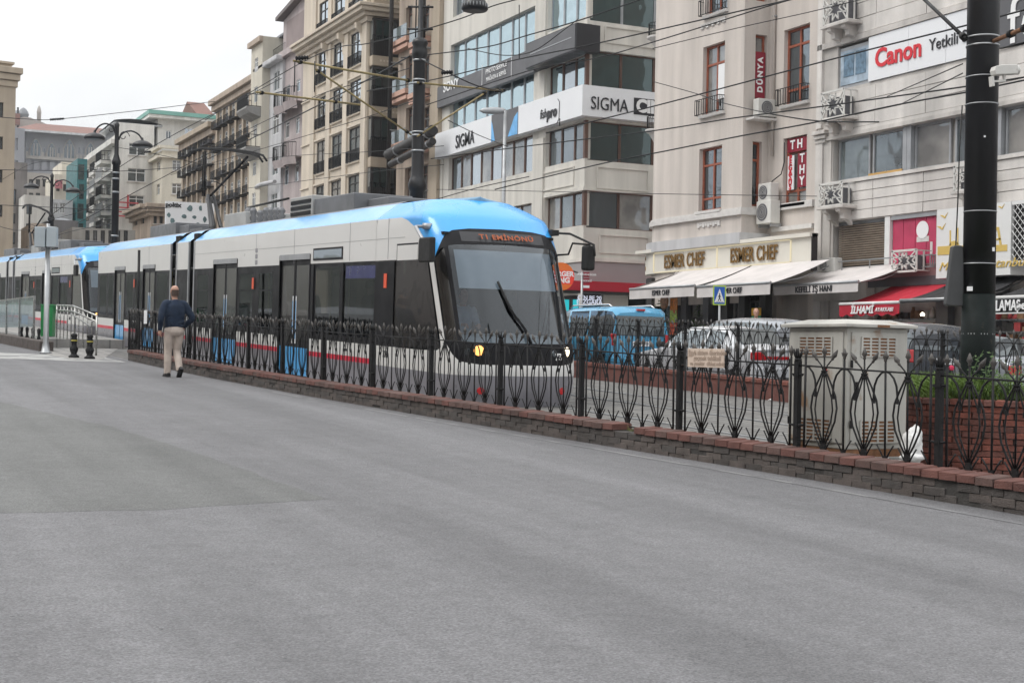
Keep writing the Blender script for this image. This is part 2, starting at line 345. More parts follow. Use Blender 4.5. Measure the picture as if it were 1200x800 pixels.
def asphalt(name, base, streak=True):
    m = mat(name, base, .78, 0, .045, .35, bump=.9, bs=55, fine=.20)
    t = m.node_tree; L = t.links.new; b = t.nodes['Principled BSDF']; link_ = b.inputs['Base Color'].links[0]; src = link_.from_socket
    g = t.nodes.new('ShaderNodeNewGeometry')
    # coarse aggregate: light and dark chips
    vo = t.nodes.new('ShaderNodeTexVoronoi'); vo.inputs['Scale'].default_value = 90; L(g.outputs['Position'], vo.inputs['Vector'])
    sv = t.nodes.new('ShaderNodeSeparateColor'); L(vo.outputs['Color'], sv.inputs[0])
    mr_ = t.nodes.new('ShaderNodeMapRange'); L(sv.outputs[0], mr_.inputs[0]); mr_.inputs[3].default_value = .78; mr_.inputs[4].default_value = 1.24
    # long pale streaks along the traffic lanes
    mp_ = t.nodes.new('ShaderNodeMapping'); mp_.inputs['Rotation'].default_value = (0, 0, R(-8)); mp_.inputs['Scale'].default_value = (1.25, .045, 1); L(g.outputs['Position'], mp_.inputs[0])
    nz_ = t.nodes.new('ShaderNodeTexNoise'); nz_.inputs['Scale'].default_value = 1.; nz_.inputs['Detail'].default_value = 6; nz_.inputs['Roughness'].default_value = .6; L(mp_.outputs[0], nz_.inputs['Vector'])
    m2 = t.nodes.new('ShaderNodeMapRange'); L(nz_.outputs[0], m2.inputs[0]); m2.inputs[1].default_value = .35; m2.inputs[2].default_value = .68; m2.inputs[3].default_value = .86; m2.inputs[4].default_value = 1.24
    # mid-size blotches and rare dark pits
    n3 = t.nodes.new('ShaderNodeTexNoise'); n3.inputs['Scale'].default_value = 5.; n3.inputs['Detail'].default_value = 8; n3.inputs['Roughness'].default_value = .75; L(g.outputs['Position'], n3.inputs['Vector'])
    m3 = t.nodes.new('ShaderNodeMapRange'); L(n3.outputs[0], m3.inputs[0]); m3.inputs[1].default_value = .3; m3.inputs[2].default_value = .7; m3.inputs[3].default_value = .86; m3.inputs[4].default_value = 1.12
    n4 = t.nodes.new('ShaderNodeTexNoise'); n4.inputs['Scale'].default_value = 14.; n4.inputs['Detail'].default_value = 2; L(g.outputs['Position'], n4.inputs['Vector'])
    m4 = t.nodes.new('ShaderNodeMapRange'); L(n4.outputs[0], m4.inputs[0]); m4.inputs[1].default_value = .74; m4.inputs[2].default_value = .78; m4.inputs[3].default_value = 1; m4.inputs[4].default_value = .5
    prev = None
    for x in (mr_, m2, m3, m4):
        if prev is None: prev = x.outputs[0]; continue
        q = t.nodes.new('ShaderNodeMath'); q.operation = 'MULTIPLY'; L(prev, q.inputs[0]); L(x.outputs[0], q.inputs[1]); prev = q.outputs[0]
    s = t.nodes.new('ShaderNodeVectorMath'); s.operation = 'SCALE'; L(src, s.inputs[0]); L(prev, s.inputs['Scale']); L(s.outputs[0], b.inputs['Base Color']); return m
M['asphalt'] = asphalt('worn_asphalt', (.142,.141,.147)); M['asphalt2'] = asphalt('patched_asphalt', (.118,.120,.118))
def brickmat(name, c1, c2, mort, sx, sy, off=.5):
    m = bpy.data.materials.new(name); m.use_nodes = True; t = m.node_tree; L = t.links.new; b = t.nodes['Principled BSDF']; b.inputs['Roughness'].default_value = .85
    g = t.nodes.new('ShaderNodeNewGeometry'); mp_ = t.nodes.new('ShaderNodeMapping'); mp_.inputs['Rotation'].default_value = (0,0,R(-88.8)); L(g.outputs['Position'], mp_.inputs[0])
    k = t.nodes.new('ShaderNodeTexBrick'); k.inputs['Color1'].default_value = tuple(c1)+(1,); k.inputs['Color2'].default_value = tuple(c2)+(1,); k.inputs['Mortar'].default_value = tuple(mort)+(1,)
    k.inputs['Scale'].default_value = 1; k.inputs['Brick Width'].default_value = sx; k.inputs['Row Height'].default_value = sy; k.inputs['Mortar Size'].default_value = .02; L(mp_.outputs[0], k.inputs['Vector'])
    nn = t.nodes.new('ShaderNodeTexNoise'); nn.inputs['Scale'].default_value = 2.5; nn.inputs['Detail'].default_value = 8; L(g.outputs['Position'], nn.inputs['Vector'])
    r2 = t.nodes.new('ShaderNodeMapRange'); L(nn.outputs[0], r2.inputs[0]); r2.inputs[1].default_value = .3; r2.inputs[2].default_value = .7; r2.inputs[3].default_value = .75; r2.inputs[4].default_value = 1.2
    s = t.nodes.new('ShaderNodeVectorMath'); s.operation = 'SCALE'; L(k.outputs[0], s.inputs[0]); L(r2.outputs[0], s.inputs['Scale']); L(s.outputs[0], b.inputs['Base Color'])
    bp = t.nodes.new('ShaderNodeBump'); bp.inputs['Distance'].default_value = .01; L(k.outputs['Fac'], bp.inputs['Height']); bp.invert = True; L(bp.outputs[0], b.inputs['Normal']); return m
M['trackbed'] = brickmat('track_paving', (.18,.175,.165), (.145,.14,.135), (.07,.07,.068), .9, .22)
M['paving'] = brickmat('pavement_slabs', (.30,.29,.275), (.26,.25,.24), (.15,.15,.145), .4, .4)

# ------------------------------------------------------------------ ground
def sheet(xs0, xs1, ys, dz=0.):
    mb = MB()
    for a, b in zip(ys, ys[1:]):
        x0a, x1a = xs0(a), xs1(a); x0b, x1b = xs0(b), xs1(b)
        mb.poly([(x0a, a, gz(a)+dz), (x1a, a, gz(a)+dz), (x1b, b, gz(b)+dz), (x0b, b, gz(b)+dz)])
    return mb
struct('ground', sheet(lambda y: -900, lambda y: 900, [-900, -60, 0, 60, 120, 260, 1500], -.02), M['concrete'])
# kerb line (front face of the low brick kerb) fitted from the picture
KP = [(8.0, -6), (9.25, 2), (9.33, 6), (9.17, 8.94), (8.78, 11.84), (8.28, 16.0), (7.62, 22.0), (7.2, 26.75), (6.92, 32), (6.8, 37.2)]
_ky = np.array([p[1] for p in KP]); _kx = np.array([p[0] for p in KP])
_kc = np.polyfit(_ky[2:], _kx[2:], 4)
def kx(y): return float(np.polyval(_kc, y)) if y > 6 else float(np.polyval(_kc, 6)+(y-6)*(-.01))
ys = [i*2.0 for i in range(-30, 19)]
struct('road', sheet(lambda y: -16, lambda y: kx(y)+.1, ys+[37.4]), M['asphalt'])
struct('road', sheet(lambda y: -16, lambda y: kx(37.4)+.1-(y-37.4)*.03, [37.4+i*3.6 for i in range(0, 45)]), M['asphalt'])
WALLX0, WALLA = 16.62, -.0155      # median wall on the far side of the tracks
def wx(y): return WALLX0+WALLA*(y-21)
ysb = [i*4.0 for i in range(-15, 50)]
struct('tram_track_bed', sheet(lambda y: (kx(y)+.42 if y < 37.3 else kx(37.4)-(y-37.4)*.03+.1), lambda y: wx(y), sorted(ysb+[37.2, 37.5])), M['trackbed'])
struct('road', sheet(lambda y: wx(y), lambda y: 25.4, ysb), M['asphalt'])
pv = MB()
for a, b in zip(ysb, ysb[1:]):
    pv.poly([(25.4, a, gz(a)+.13), (29.2, a, gz(a)+.13), (29.2, b, gz(b)+.13), (25.4, b, gz(b)+.13)])
    pv.poly([(25.4, a, gz(a)-.02), (25.4, a, gz(a)+.13), (25.4, b, gz(b)+.13), (25.4, b, gz(b)-.02)])
struct('pavement', pv, M['paving'])
# asphalt patch, a sheet 4 mm above the road
def rough_edge(P, amp=.035, step=.35, seed=4):
    rn = random.Random(seed); out = []
    for a, b in zip(P, P[1:]+P[:1]):
        k = max(1, int((b-a).length/step)); d = (b-a); n_ = V((-d.y, d.x, 0)).normalized()
        for i in range(k): out.append(a+d*(i/k)+n_*rn.uniform(-amp, amp))
    return out
pts = [onG(*q) for q in ((-330, 440), (0, 471), (130, 500), (250, 537), (385, 584.5), (300, 590), (180, 597), (0, 601.5), (-420, 612))]; pts = rough_edge(pts)
mb = MB(); mb.poly([(p.x, p.y, gz(p.y)+.0015) for p in pts][::-1]); struct('road_patch', mb, M['asphalt2'])
# faded painted edge line along the kerb + pale crossing line at the stop
def linemat():
    m = mat('worn_road_paint', (.23,.23,.23), .8, 0, .15, 3, fine=.2, bs=50, spots=((.152,.152,.156), 1.8, .45)); return m
M['line'] = linemat()
mb = MB(); yy = [4+i*1.0 for i in range(0, 22)]
def off(y): return .42-.012*(y-8)
for a, b in zip(yy, yy[1:]):
    mb.poly([(kx(a)-off(a)-.06, a, gz(a)+.004), (kx(a)-off(a), a, gz(a)+.004), (kx(b)-off(b), b, gz(b)+.004), (kx(b)-off(b)-.06, b, gz(b)+.004)])
struct('edge_line', mb, M['line'])
M['line2'] = mat('white_road_paint', (.34,.34,.33), .8, 0, .1, 2, fine=.15, bs=50, spots=((.19,.19,.19), 1.4, .5))
q = [onG(*p) for p in ((-60, 411), (-60, 418.5), (150, 425), (118, 418))]; mb = MB(); mb.poly([(p.x, p.y, gz(p.y)+.005) for p in q]); struct('stop_line', mb, M['line2'])
# ------------------------------------------------------------------ facade tools
def wall(parent, fr, u0, u1, z0, z1, ops, m, depth=.25, back=10., name='wall', n0=0., caps='lrtb'):
    ops = [(max(u0, a), min(u1, b), max(z0, c), min(z1, d)) for a, b, c, d in ops if b > u0 and a < u1 and d > z0 and c < z1]
    us = sorted({u0, u1, *[o[0] for o in ops], *[o[1] for o in ops]}); zs = sorted({z0, z1, *[o[2] for o in ops], *[o[3] for o in ops]})
    mb = MB()
    for a, b in zip(us, us[1:]):
        if b-a < 1e-5: continue
        run = None
        for c, d in zip(zs, zs[1:]):
            cx, cz = (a+b)/2, (c+d)/2
            hole = any(o[0] < cx < o[1] and o[2] < cz < o[3] for o in ops)
            if not hole: mb.poly([(a, n0, c), (b, n0, c), (b, n0, d), (a, n0, d)])
    for a, b, c, d in ops:
        e = n0+depth
        mb.poly([(a, n0, c), (a, n0, d), (a, e, d), (a, e, c)]); mb.poly([(b, n0, c), (b, e, c), (b, e, d), (b, n0, d)])
        mb.poly([(a, n0, c), (a, e, c), (b, e, c), (b, n0, c)]); mb.poly([(a, n0, d), (b, n0, d), (b, e, d), (a, e, d)])
        mb.poly([(a, e, c), (b, e, c), (b, e, d), (a, e, d)])
    if 'l' in caps: mb.poly([(u0, n0, z0), (u0, n0, z1), (u0, back, z1), (u0, back, z0)])
    if 'r' in caps: mb.poly([(u1, n0, z0), (u1, back, z0), (u1, back, z1), (u1, n0, z1)])
    if 't' in caps: mb.poly([(u0, n0, z1), (u1, n0, z1), (u1, back, z1), (u0, back, z1)])
    if 'b' in caps: mb.poly([(u1, back, z0), (u0, back, z0), (u0, back, z1), (u1, back, z1)])
    return part(name, mb, m, parent, fr.M)
WC = {}; CRND = random.Random(77)
def window(parent, fr, r, style='dframe', pane='gdark', cols=2, trans=None, depth=.25, fw=.06, name='window', n0=0., pcols=None, sill=None, low=None):
    a, b, c, d = r; w_ = round(b-a, 2); h_ = round(d-c, 2)
    key = (w_, h_, style, cols, trans, fw, low)
    if key not in WC:
        mb = MB(); e = fw
        mb.box(0, 0, 0, w_, .06, e); mb.box(0, 0, h_-e, w_, .06, h_); mb.box(0, 0, e, e, .06, h_-e); mb.box(w_-e, 0, e, w_, .06, h_-e)
        for i in range(1, cols): x = w_*i/cols; mb.box(x-e/2, .002, e, x+e/2, .058, h_-e)
        if trans: mb.box(e, .004, h_*trans-e/2, w_-e, .056, h_*trans+e/2)
        if low: mb.box(e, .004, h_*low-e/2, w_-e, .056, h_*low+e/2)
        WC[key] = mb.mesh('window', M[style])
    f = part(name, WC[key], None, parent, fr.at(a, n0+depth-.09, c))
    pc = pcols or 1
    if pane in ('gdark', 'gmid', 'gpale') and fw < .095 and CRND.random() < .3: pane = 'gcurt'
    for i in range(pc):
        k2 = ('p', round(w_/pc, 3), h_, pane)
        if k2 not in WC:
            mb = MB(); mb.box(.01, 0, .01, w_/pc-.01, .012, h_-.01); WC[k2] = mb.mesh('pane', M[pane])
        part('pane', WC[k2], None, f, fr.at(a+w_/pc*i, n0+depth-.045, c))
    if sill: 
        mb = MB(); mb.box(-.08, -.12, -.1, w_+.08, depth-.1, 0); part('sill', mb, M[sill], f, fr.at(a, n0, c))
    return f
def band(parent, fr, u0, u1, z0, z1, out, m, name='moulding', steps=1, n0=0.):
    mb = MB()
    for i in range(steps):
        za = z0+(z1-z0)*i/steps; zb = z0+(z1-z0)*(i+1)/steps; o = out*(i+1)/steps
        mb.box(u0-(o if steps > 1 else 0)*0, n0-o, za, u1, n0+.02, zb)
    return part(name, mb, m, parent, fr.M)
def bx(parent, fr, name, u0, u1, n0, n1, z0, z1, m, bevel=0):
    mb = MB(); mb.box(0, 0, 0, u1-u0, n1-n0, z1-z0); return part(name, mb, m, parent, fr.at(u0, n0, z0), bevel)
def railing(parent, fr, u0, u1, z0, z1, n, m, step=.12, name='railing', r=.012, sides=True):
    mb = MB()
    for z in (z0, z1): mb.box(u0, n-r, z-r, u1, n+r, z+r)
    k = max(2, int((u1-u0)/step))
    for i in range(k+1): u = u0+(u1-u0)*i/k; mb.box(u-r*.7, n-r*.7, z0, u+r*.7, n+r*.7, z1)
    if sides:
        for u in (u0, u1):
            for z in (z0, z1): mb.box(u-r, n, z-r, u+r, 0, z+r)
            for j in range(1, 3): q = n+(0-n)*j/3; mb.box(u-r*.7, q-r*.7, z0, u+r*.7, q+r*.7, z1)
    return part(name, mb, m, parent, fr.M)
def ac_unit(label, fr, u, n, z, w_=.8, h_=.6, d_=.32, casing='acw', group='air conditioning units on the facades', rzflip=False):
    t = thing('air_conditioner', label, 'air conditioner', fr.at(u, n, z), group)
    mb = MB(); mb.box(0, 0, 0, w_, d_, h_); part('casing', mb, M[casing], t, None, .02)
    mb = MB(); cx, cz, r = w_*.42, h_*.5, h_*.38
    mb.xf(Matrix()); k = len(mb.v)
    mb.lathe([(r, 0), (r, .015)], 20, (0, 0, 0)); mb.xf(Matrix.Translation((cx, -.018, cz)) @ Matrix.Rotation(R(-90), 4, 'X'), k)
    part('fan_grille', mb, M['acg'], t)
    mb = MB(); k = 0
    for rr in (.25, .5, .78): 
        k = len(mb.v); pts = [V((cx+r*rr*math.cos(a_*math.pi/8), -.024, cz+r*rr*math.sin(a_*math.pi/8))) for a_ in range(17)]; mb.tube(pts, .006, 4)
    part('grille_ring', mb, M[casing], t)
    mb = MB(); mb.box(.05, .05, -.12, .1, d_+.1, 0); mb.box(w_-.1, .05, -.12, w_-.05, d_+.1, 0); part('bracket', mb, M['steel'], t)
    return t
def awning(label, fr, u0, u1, zt, zf, out, m, val=.3, group=None, vm=None, wavy=False, bar=None, ntop=-.05, ribs=0):
    t = thing('awning', label, 'awning', fr.at(u0, 0, zf), group)
    mb = MB(); L_ = u1-u0; dz = zt-zf
    def f(i, j): return (L_*i, ntop+(-out-ntop)*j, dz*(1-j)-.05*math.sin(math.pi*j)+(.012*math.sin(i*37) if 0 < j < 1 else 0))
    mb.grid(f, 24, 8); mb.grid(lambda i, j: V(f(i, 1-j))-V((0, 0, .012)), 24, 8)
    part('canopy', mb, M[m], t)
    mb = MB(); q = 48
    def g(i, j): return (L_*i, -out-.012+.012*math.sin(i*23)*j, -j*(val+(.03*math.sin(i*L_*14) if wavy else 0)))
    mb.grid(g, q, 3); mb.grid(lambda i, j: V(g(i, 1-j))+V((0, .008, 0)), q, 3); part('valance', mb, M[vm or m], t)
    mb = MB(); mb.tube([(0, -out, .02), (L_, -out, .02)], .045, 8); part('front_bar', mb, M[bar or 'steel'], t)
    for x in (.15, L_-.15):
        mb = MB(); mb.tube([(x, .0, dz*.75), (x+.05, -out*.5, -.05+dz*.3), (x, -out+.03, 0)], .022, 6); part('folding_arm', mb, M['steel'], t)
    if ribs:
        for x in (0, L_):
            mb = MB(); mb.poly([(x, 0, dz), (x, 0, 0), (x, -out, 0)]); part('side_flap', mb, M[m], t)
    return t
CAGE = {}
def cage_mesh(w_, h_):
    k = (round(w_, 2), round(h_, 2))
    if k not in CAGE:
        mb = MB(); b_ = .035
        def bar(p, q, r_=.028):
            p = V(p); q = V(q); d = q-p; L_ = d.length; an = math.atan2(d.z, d.x); s = len(mb.v)
            mb.box(-r_*.3, -b_/2, -r_/2*1.2, L_+r_*.3, b_/2, r_/2*1.2); mb.xf(Matrix.Translation(p) @ Matrix.Rotation(-an, 4, 'Y'), s)
        for z in (0, h_): bar((0, 0, z), (w_, 0, z), .05)
        for x in (0, w_): bar((x, 0, 0), (x, 0, h_), .05)
        cx, cz = w_/2, h_/2; r1, r2 = h_*.2, h_*.43
        P8 = [(cx+r1*math.cos(a*math.pi/4), 0, cz+r1*math.sin(a*math.pi/4)) for a in range(8)]
        Q8 = [(cx+r2*math.cos((a+.5)*math.pi/4), 0, cz+r2*math.sin((a+.5)*math.pi/4)) for a in range(8)]
        for a in range(8): bar(P8[a], Q8[a]); bar(P8[(a+1) % 8], Q8[a])
        for sx in (0, 1):
            for sz in (0, 1):
                bar((sx*w_, 0, sz*h_), Q8[{(1,1):0, (0,1):3, (0,0):4, (1,0):7}[(sx, sz)]])
            bar((sx*w_, 0, h_*.28), Q8[{1:7, 0:4}[sx]]); bar((sx*w_, 0, h_*.72), Q8[{1:0, 0:3}[sx]])
            bar((sx*w_, 0, h_*.28), (cx+(sx-.5)*w_*.66, 0, h_*.5)); bar((sx*w_, 0, h_*.72), (cx+(sx-.5)*w_*.66, 0, h_*.5))
        CAGE[k] = mb.mesh('lattice_front', M['acw'])
    return CAGE[k]
def cage(label, fr, r, out=.55, corbel=True):
    u0, u1, z0, z1 = r; w_, h_ = u1-u0, z1-z0
    t = thing('air_conditioner_cage', label, 'air conditioner cage', fr.at(u0, -out, z0), 'lattice cages round air conditioners')
    part('lattice_front', cage_mesh(w_, h_), None, t, fr.at(u0, -out, z0))
    mb = MB()
    for x in (0, w_):
        mb.box(x-.02, .02, h_-.03, x+.02, out, h_); mb.box(x-.02, .02, 0, x+.02, out, .04)
        mb.box(x-.02, out*.5-.02, .04, x+.02, out*.5+.02, h_-.03)
    part('side_frame', mb, M['acw'], t)
    mb = MB(); mb.box(.12, .12, .05, w_-.12, out-.08, h_*.78); part('casing', mb, M['acg'], t, None, .02)
    if corbel:
        mb = MB(); mb.box(-.1, -.06, -.1, w_+.12, out, 0); part('ledge', mb, M['stone2'], t, None, .015)
        for x in (w_*.2, w_*.8):
            mb = MB(); mb.prism([(out, -.1), (0, -.1), (.02, -.2), (.18, -.26), (.2, -.42), (.38, -.46), (out, -.62)], x-.1, x+.1, 'x'); part('corbel', mb, M['stone2'], t, None, .01)
    return t

FX = 29.0
def SF(X, px, z=None, a=0.):      # street-facing frame whose left end is at image column px
    p = onX(px, 300, X); zz = gz(p.y) if z is None else z
    return Fr((X, p.y, zz), R(-90)+a)

# ================================================================== A: stone-clad building with the red-lettered sign
fa = SF(FX, 956); A = thing('office_building', 'pale stone clad building with camera maker sign, right edge of the street row', 'building', fa.M)
ua = 22.
z1f = fa.pix(1031, 255)[1]; z2t = fa.pix(979, 163.8)[1]; z2b = fa.pix(1014.6, 207.5)[1]; z3b = fa.pix(1020, 96.7)[1]; z3t = fa.pix(1020, 43.6)[1]
U = lambda px, py: fa.pix(px, py)[0]
opsA = [(U(976,190), ua-.4, z2b, z2t), (U(982,75), ua-.4, z3b, z3t), (U(976,285), U(1097,285), fa.pix(1036, 312)[1], z1f), (U(975,340), ua-.3, -1.5, fa.pix(1031, 336)[1])]
ztop = z3t+6
wall(A, fa, 0, ua, -1.5, ztop, opsA, M['stone2'], .3)
# cladding panels: individual stones with open joints
PM = {}
def panels(z0, z1, rows, cols_px, y, mi=0):
    us = [U(c, y) for c in cols_px]; 
    while us[-1] < ua: us.append(us[-1]+(us[-1]-us[-2]))
    h_ = (z1-z0)/rows
    for i in range(rows):
        for a_, b_ in zip(us, us[1:]):
            b2 = min(b_, ua)
            if b2-a_ < .1: continue
            k = (round(b2-a_, 2), round(h_, 3))
            if k not in PM:
                mb = MB(); mb.box(.01, 0, .01, k[0]-.01, .04, k[1]-.012); PM[k] = mb.mesh('cladding_panel', M['stone'])
            part('cladding_panel', PM[k], None, A, fa.at(a_, -.04-.006*((i*7+int(a_*3)) % 3), z0+h_*i))
cols = (976, 1024, 1083)
panels(z1f+.02, z2b-.12, 4, cols, 235); panels(z2t+.25, z3b-.1, 3, (976, 1027, 1086), 115); panels(z3t+.2, ztop, 12, (986, 1028, 1087), 20)
bx(A, fa, 'moulding', 0, ua, -.12, 0, z2t, z2t+.12, M['stone2']); bx(A, fa, 'moulding', 0, ua, -.08, 0, z2t+.125, z2t+.24, M['stone'])
bx(A, fa, 'moulding', 0, ua, -.1, 0, z3t, z3t+.18, M['stone2']); bx(A, fa, 'sill', .5, ua, -.1, .05, z2b-.11, z2b, M['stone'])
bx(A, fa, 'pilaster', 0.02, U(966, 200), -.1, 0, -1, z2t-.05, M['stone']); bx(A, fa, 'pilaster', U(966,200)+.01, U(975, 200), -.05, 0, -1, z2t, M['stone2'])
for i, (o, zz) in enumerate(((.14, -.05), (.2, .08), (.27, .22))): bx(A, fa, 'capital', 0, U(972, 160)-.05+i*.06, -o, 0, z2t+zz-.001*i, z2t+zz+.125, M['stone2'], .02)
bx(A, fa, 'pilaster', .02, U(966, 70), -.1, 0, z2t+.45, ztop-.01, M['stone'])
# long window row: panes individually framed
for x0, x1, pn in ((977.5,1014,'gpale'),(1017,1055.5,'gmid'),(1066,1108,'gpale'),(1113,1145,'gmid'),(1172,1215,'gmid'),(1218,1260,'gdark'),(1268,1310,'gdark')):
    window(A, fa, (U(x0,190), U(x1,190), z2b, z2t), 'gframe', pn, 1, None, .28, .07)
for x0, x1 in ((1056,1060.5),(1060.8,1065.5),(1146,1171)):
    bx(A, fa, 'mullion', U(x0,190), U(x1,190), .05, .25, z2b, z2t, M['gframe'])
bx(A, fa, 'sill_board', U(1017,205), U(1056,205), .02, .22, z2b+.002, z2b+.09, M['wood'])
# third floor: poster window + sign board
f = window(A, fa, (U(982,80), U(1019,80), z3b, z3t-.1), 'gframe', 'gpale', 1, None, .15, .12)
r_ = fa.rect(984.5, 1017, 58, 98); mb = MB(); mb.box(0, 0, 0, r_[1]-r_[0], .02, r_[3]-r_[2]); q = part('poster', mb, M['sky_ad'], A, fa.at(r_[0], .03, z3b+.12))
mb = MB(); 
for xx in (.12, .55): mb.box(r_[1]*0+xx*(r_[1]-r_[0]), 0, .25, (xx+.36)*(r_[1]-r_[0]), .01, 1.0)
part('picture', mb, mat('poster_dark_blue', (.12,.2,.28), .5, 0, .4, 6), A, fa.at(r_[0], .015, z3b+.12))
us0, us1 = U(1019.5, 70), U(1152, 60)
for i, (a_, b_) in enumerate(((us0, U(1066,70)), (U(1066,70)+.012, U(1110,70)), (U(1110,70)+.012, us1))): bx(A, fa, 'sign_panel', a_, b_, -.06, .1, z3b+.02, z3t-.02, M['signw'])
hS = z3t-z3b
text(A, fa, (U(1028,80)+U(1082,66))/2, -.08, (fa.pix(1055, 63.5)[1]), 'Canon', .80, M['ltr_r'], bold=.02, sx=.98)
text(A, fa, U(1091,55), -.08, fa.pix(1108, 50)[1], 'Yetkili Servis', .50, M['ltr_k'], align='LEFT', sx=.95)
bx(A, fa, 'sign_panel', U(1170,40), ua-1, -.08, .1, z3b+.05, z3t+1.2, M['signg'])
text(A, fa, U(1183,38), -.1, fa.pix(1194, 26)[1], 'fotoğraf', 1.9, M['ltr_w'], align='LEFT')
# first floor
zb1 = fa.pix(1036, 312)[1]; zt1 = z1f
window(A, fa, (U(977,285), U(1036,285), zb1, zt1), 'gframe', 'gdark', 1, None, .3, .08)
mb = MB(); 
for i in range(18): z = zb1+.1+(zt1-zb1-.2)*i/18; mb.box(U(979,285)+.02, .12, z, U(1035,285)-.02, .16, z+.055)
part('venetian_blind', mb, M['blind'], A, fa.M)
bx(A, fa, 'mullion', U(1037,285), U(1043,285), -.02, .22, zb1, zt1, M['wframe'])
pw = [U(x, 285) for x in (1043.5, 1056, 1070, 1083, 1097)]
for a_, b_ in zip(pw, pw[1:]): bx(A, fa, 'pink_panel', a_+.01, b_-.01, .08, .12, zb1, zt1-.12, M['pink'])
bx(A, fa, 'shutter_box', pw[0], pw[-1], .0, .15, zt1-.12, zt1-.002, M['gframe'])
mb = MB(); mb.lathe([(.26, 0), (.26, .01)], 24); mb.xf(Matrix.Rotation(R(90), 4, 'X')); part('round_print', mb, M['ltr_w'], A, fa.at(U(1079,270), .07, fa.pix(1079, 269)[1]))
mb = MB(); mb.box(-.26, 0, -.08, .26, .01, .08); mb.box(.32, 0, -.5, .42, .01, -.1); mb.prism([(.55, -.5), (.85, -.5), (.7, .1)], 0, .01, 'y'); part('white_print', mb, M['plaster_relief'], A, fa.at(U(1079,285), .07, fa.pix(1079, 280)[1]))
bx(A, fa, 'maroon_cladding', U(1018,320), U(1100,320), -.06, 0, fa.pix(1060, 330)[1], zb1-.02, mat('maroon_plank', (.33,.2,.2), .7, 0, .1, 2, streak=.2))
railing(A, fa, U(963,310), U(1098,300), zb1-.12, zb1+.22, -.25, M['steel'], 1.1, r=.02)
# lattice cages
for L_, r4, c in (('white lattice cage below the long grey window row at the stone facade corner', (960.5, 986.5, 215, 241), 1), ('white lattice cage left of the camera maker sign, on its carved corbels', (963, 989, 107, 138), 1),
                ('topmost white lattice cage at the left edge of the stone facade', (965.5, 993, -6, 27), 1), ('white lattice cage half hidden behind the thick black pole', (1118.5, 1150, 193, 222), 1), ('small white lattice cage in front of the pink panels', (1045.5, 1074, 293.5, 318), 0)):
    r_ = fa.rect(*r4, n=-.55); cage(L_, fa, r_, corbel=bool(c))
ac_unit('old white air conditioner lying behind the railing, left end of the first floor', fa, U(968,305), -.42, zb1-.1, .95, .45, group='air conditioning units on the facades')
# ledge under the small cage is the awning roof; big white-gold sign box
t = thing('shop_sign', 'big white sign box printed with golden gulls, mosque and bridge tower', 'sign', fa.at(U(1097,300), -.7, fa.pix(1110, 325, -.7)[1]))
r_ = fa.rect(1097.5, 1184.5, 241, 324, n=-.7); W_ = r_[1]-r_[0]; H_ = r_[3]-r_[2]
mb = MB(); mb.box(0, 0, 0, W_, .7, H_); part('box', mb, M['mosque'], t, fa.at(r_[0], -.7, r_[2]))
def uz(px, py): u_, z_ = fa.pix(px, py, -.7); return u_-r_[0], z_-r_[2]
mb = MB()
def P_(pts): mb.prism([uz(*p) for p in pts], -.012, -.002, 'y')
P_([(1099,299),(1099,289),(1112,288),(1115,283),(1119,282),(1123,284),(1125,288),(1135,287),(1135,297)]); P_([(1113,288),(1113,270),(1114.5,270),(1114.5,288)]); P_([(1122,287),(1122,267),(1123.3,267),(1123.3,287)])
P_([(1160,295),(1160,287.5),(1180.5,286.5),(1180.5,294)])
P_([(1161,287),(1163,287),(1166,266),(1171,266),(1174,286.5),(1171.5,286.5),(1169,270),(1167.3,270),(1165,287)]); P_([(1162.5,280),(1173,279),(1173,281),(1162.5,282)])
for gx, gy, s_ in ((1107,252,1.1),(1104,265,1.2),(1165,252,.9),(1174,241.5,.9)):
    P_([(gx-5*s_,gy),(gx-1.2*s_,gy+.3),(gx,gy+2*s_),(gx+3.8*s_,gy-3*s_),(gx+.6*s_,gy+3.6*s_),(gx-1.6*s_,gy+2.6*s_)])
part('gold_print', mb, M['gold'], t, fa.at(r_[0], -.7, r_[2]))
u1_, z1_ = uz(1103, 313); text(t, fa, r_[0]+u1_-.1, -.712, r_[2]+z1_, 'Marmara İstanbul', .34, M['gold'], align='LEFT', shear=.35, sx=1.35)
# dark lattice on the right flank of the sign
t = thing('lattice_screen', 'dark diamond lattice screen right of the gold print sign box', 'lattice screen', fa.at(r_[1]+.02, -.7, r_[2]))
mb = MB(); sw = 1.6; mb.box(0, 0, .3, sw, .03, .36); mb.box(0, 0, H_-.1, sw, .03, H_)
for i in range(-8, 10):
    for s_ in (1, -1):
        x0 = i*.19; pts = []
        for k in range(25):
            zz = .36+(H_-.46)*k/24; x = x0+s_*(k/24)*1.4
            if 0 <= x <= sw: pts.append((x, .015, zz))
        if len(pts) > 2: mb.tube(pts, .012, 4)
part('lattice', mb, M['wframe'], t, fa.at(r_[1]+.02, -.7, r_[2])); mb = MB(); mb.box(0, .1, .3, sw, .14, H_); part('backing', mb, M['dark'], t, fa.at(r_[1]+.02, -.7, r_[2]))
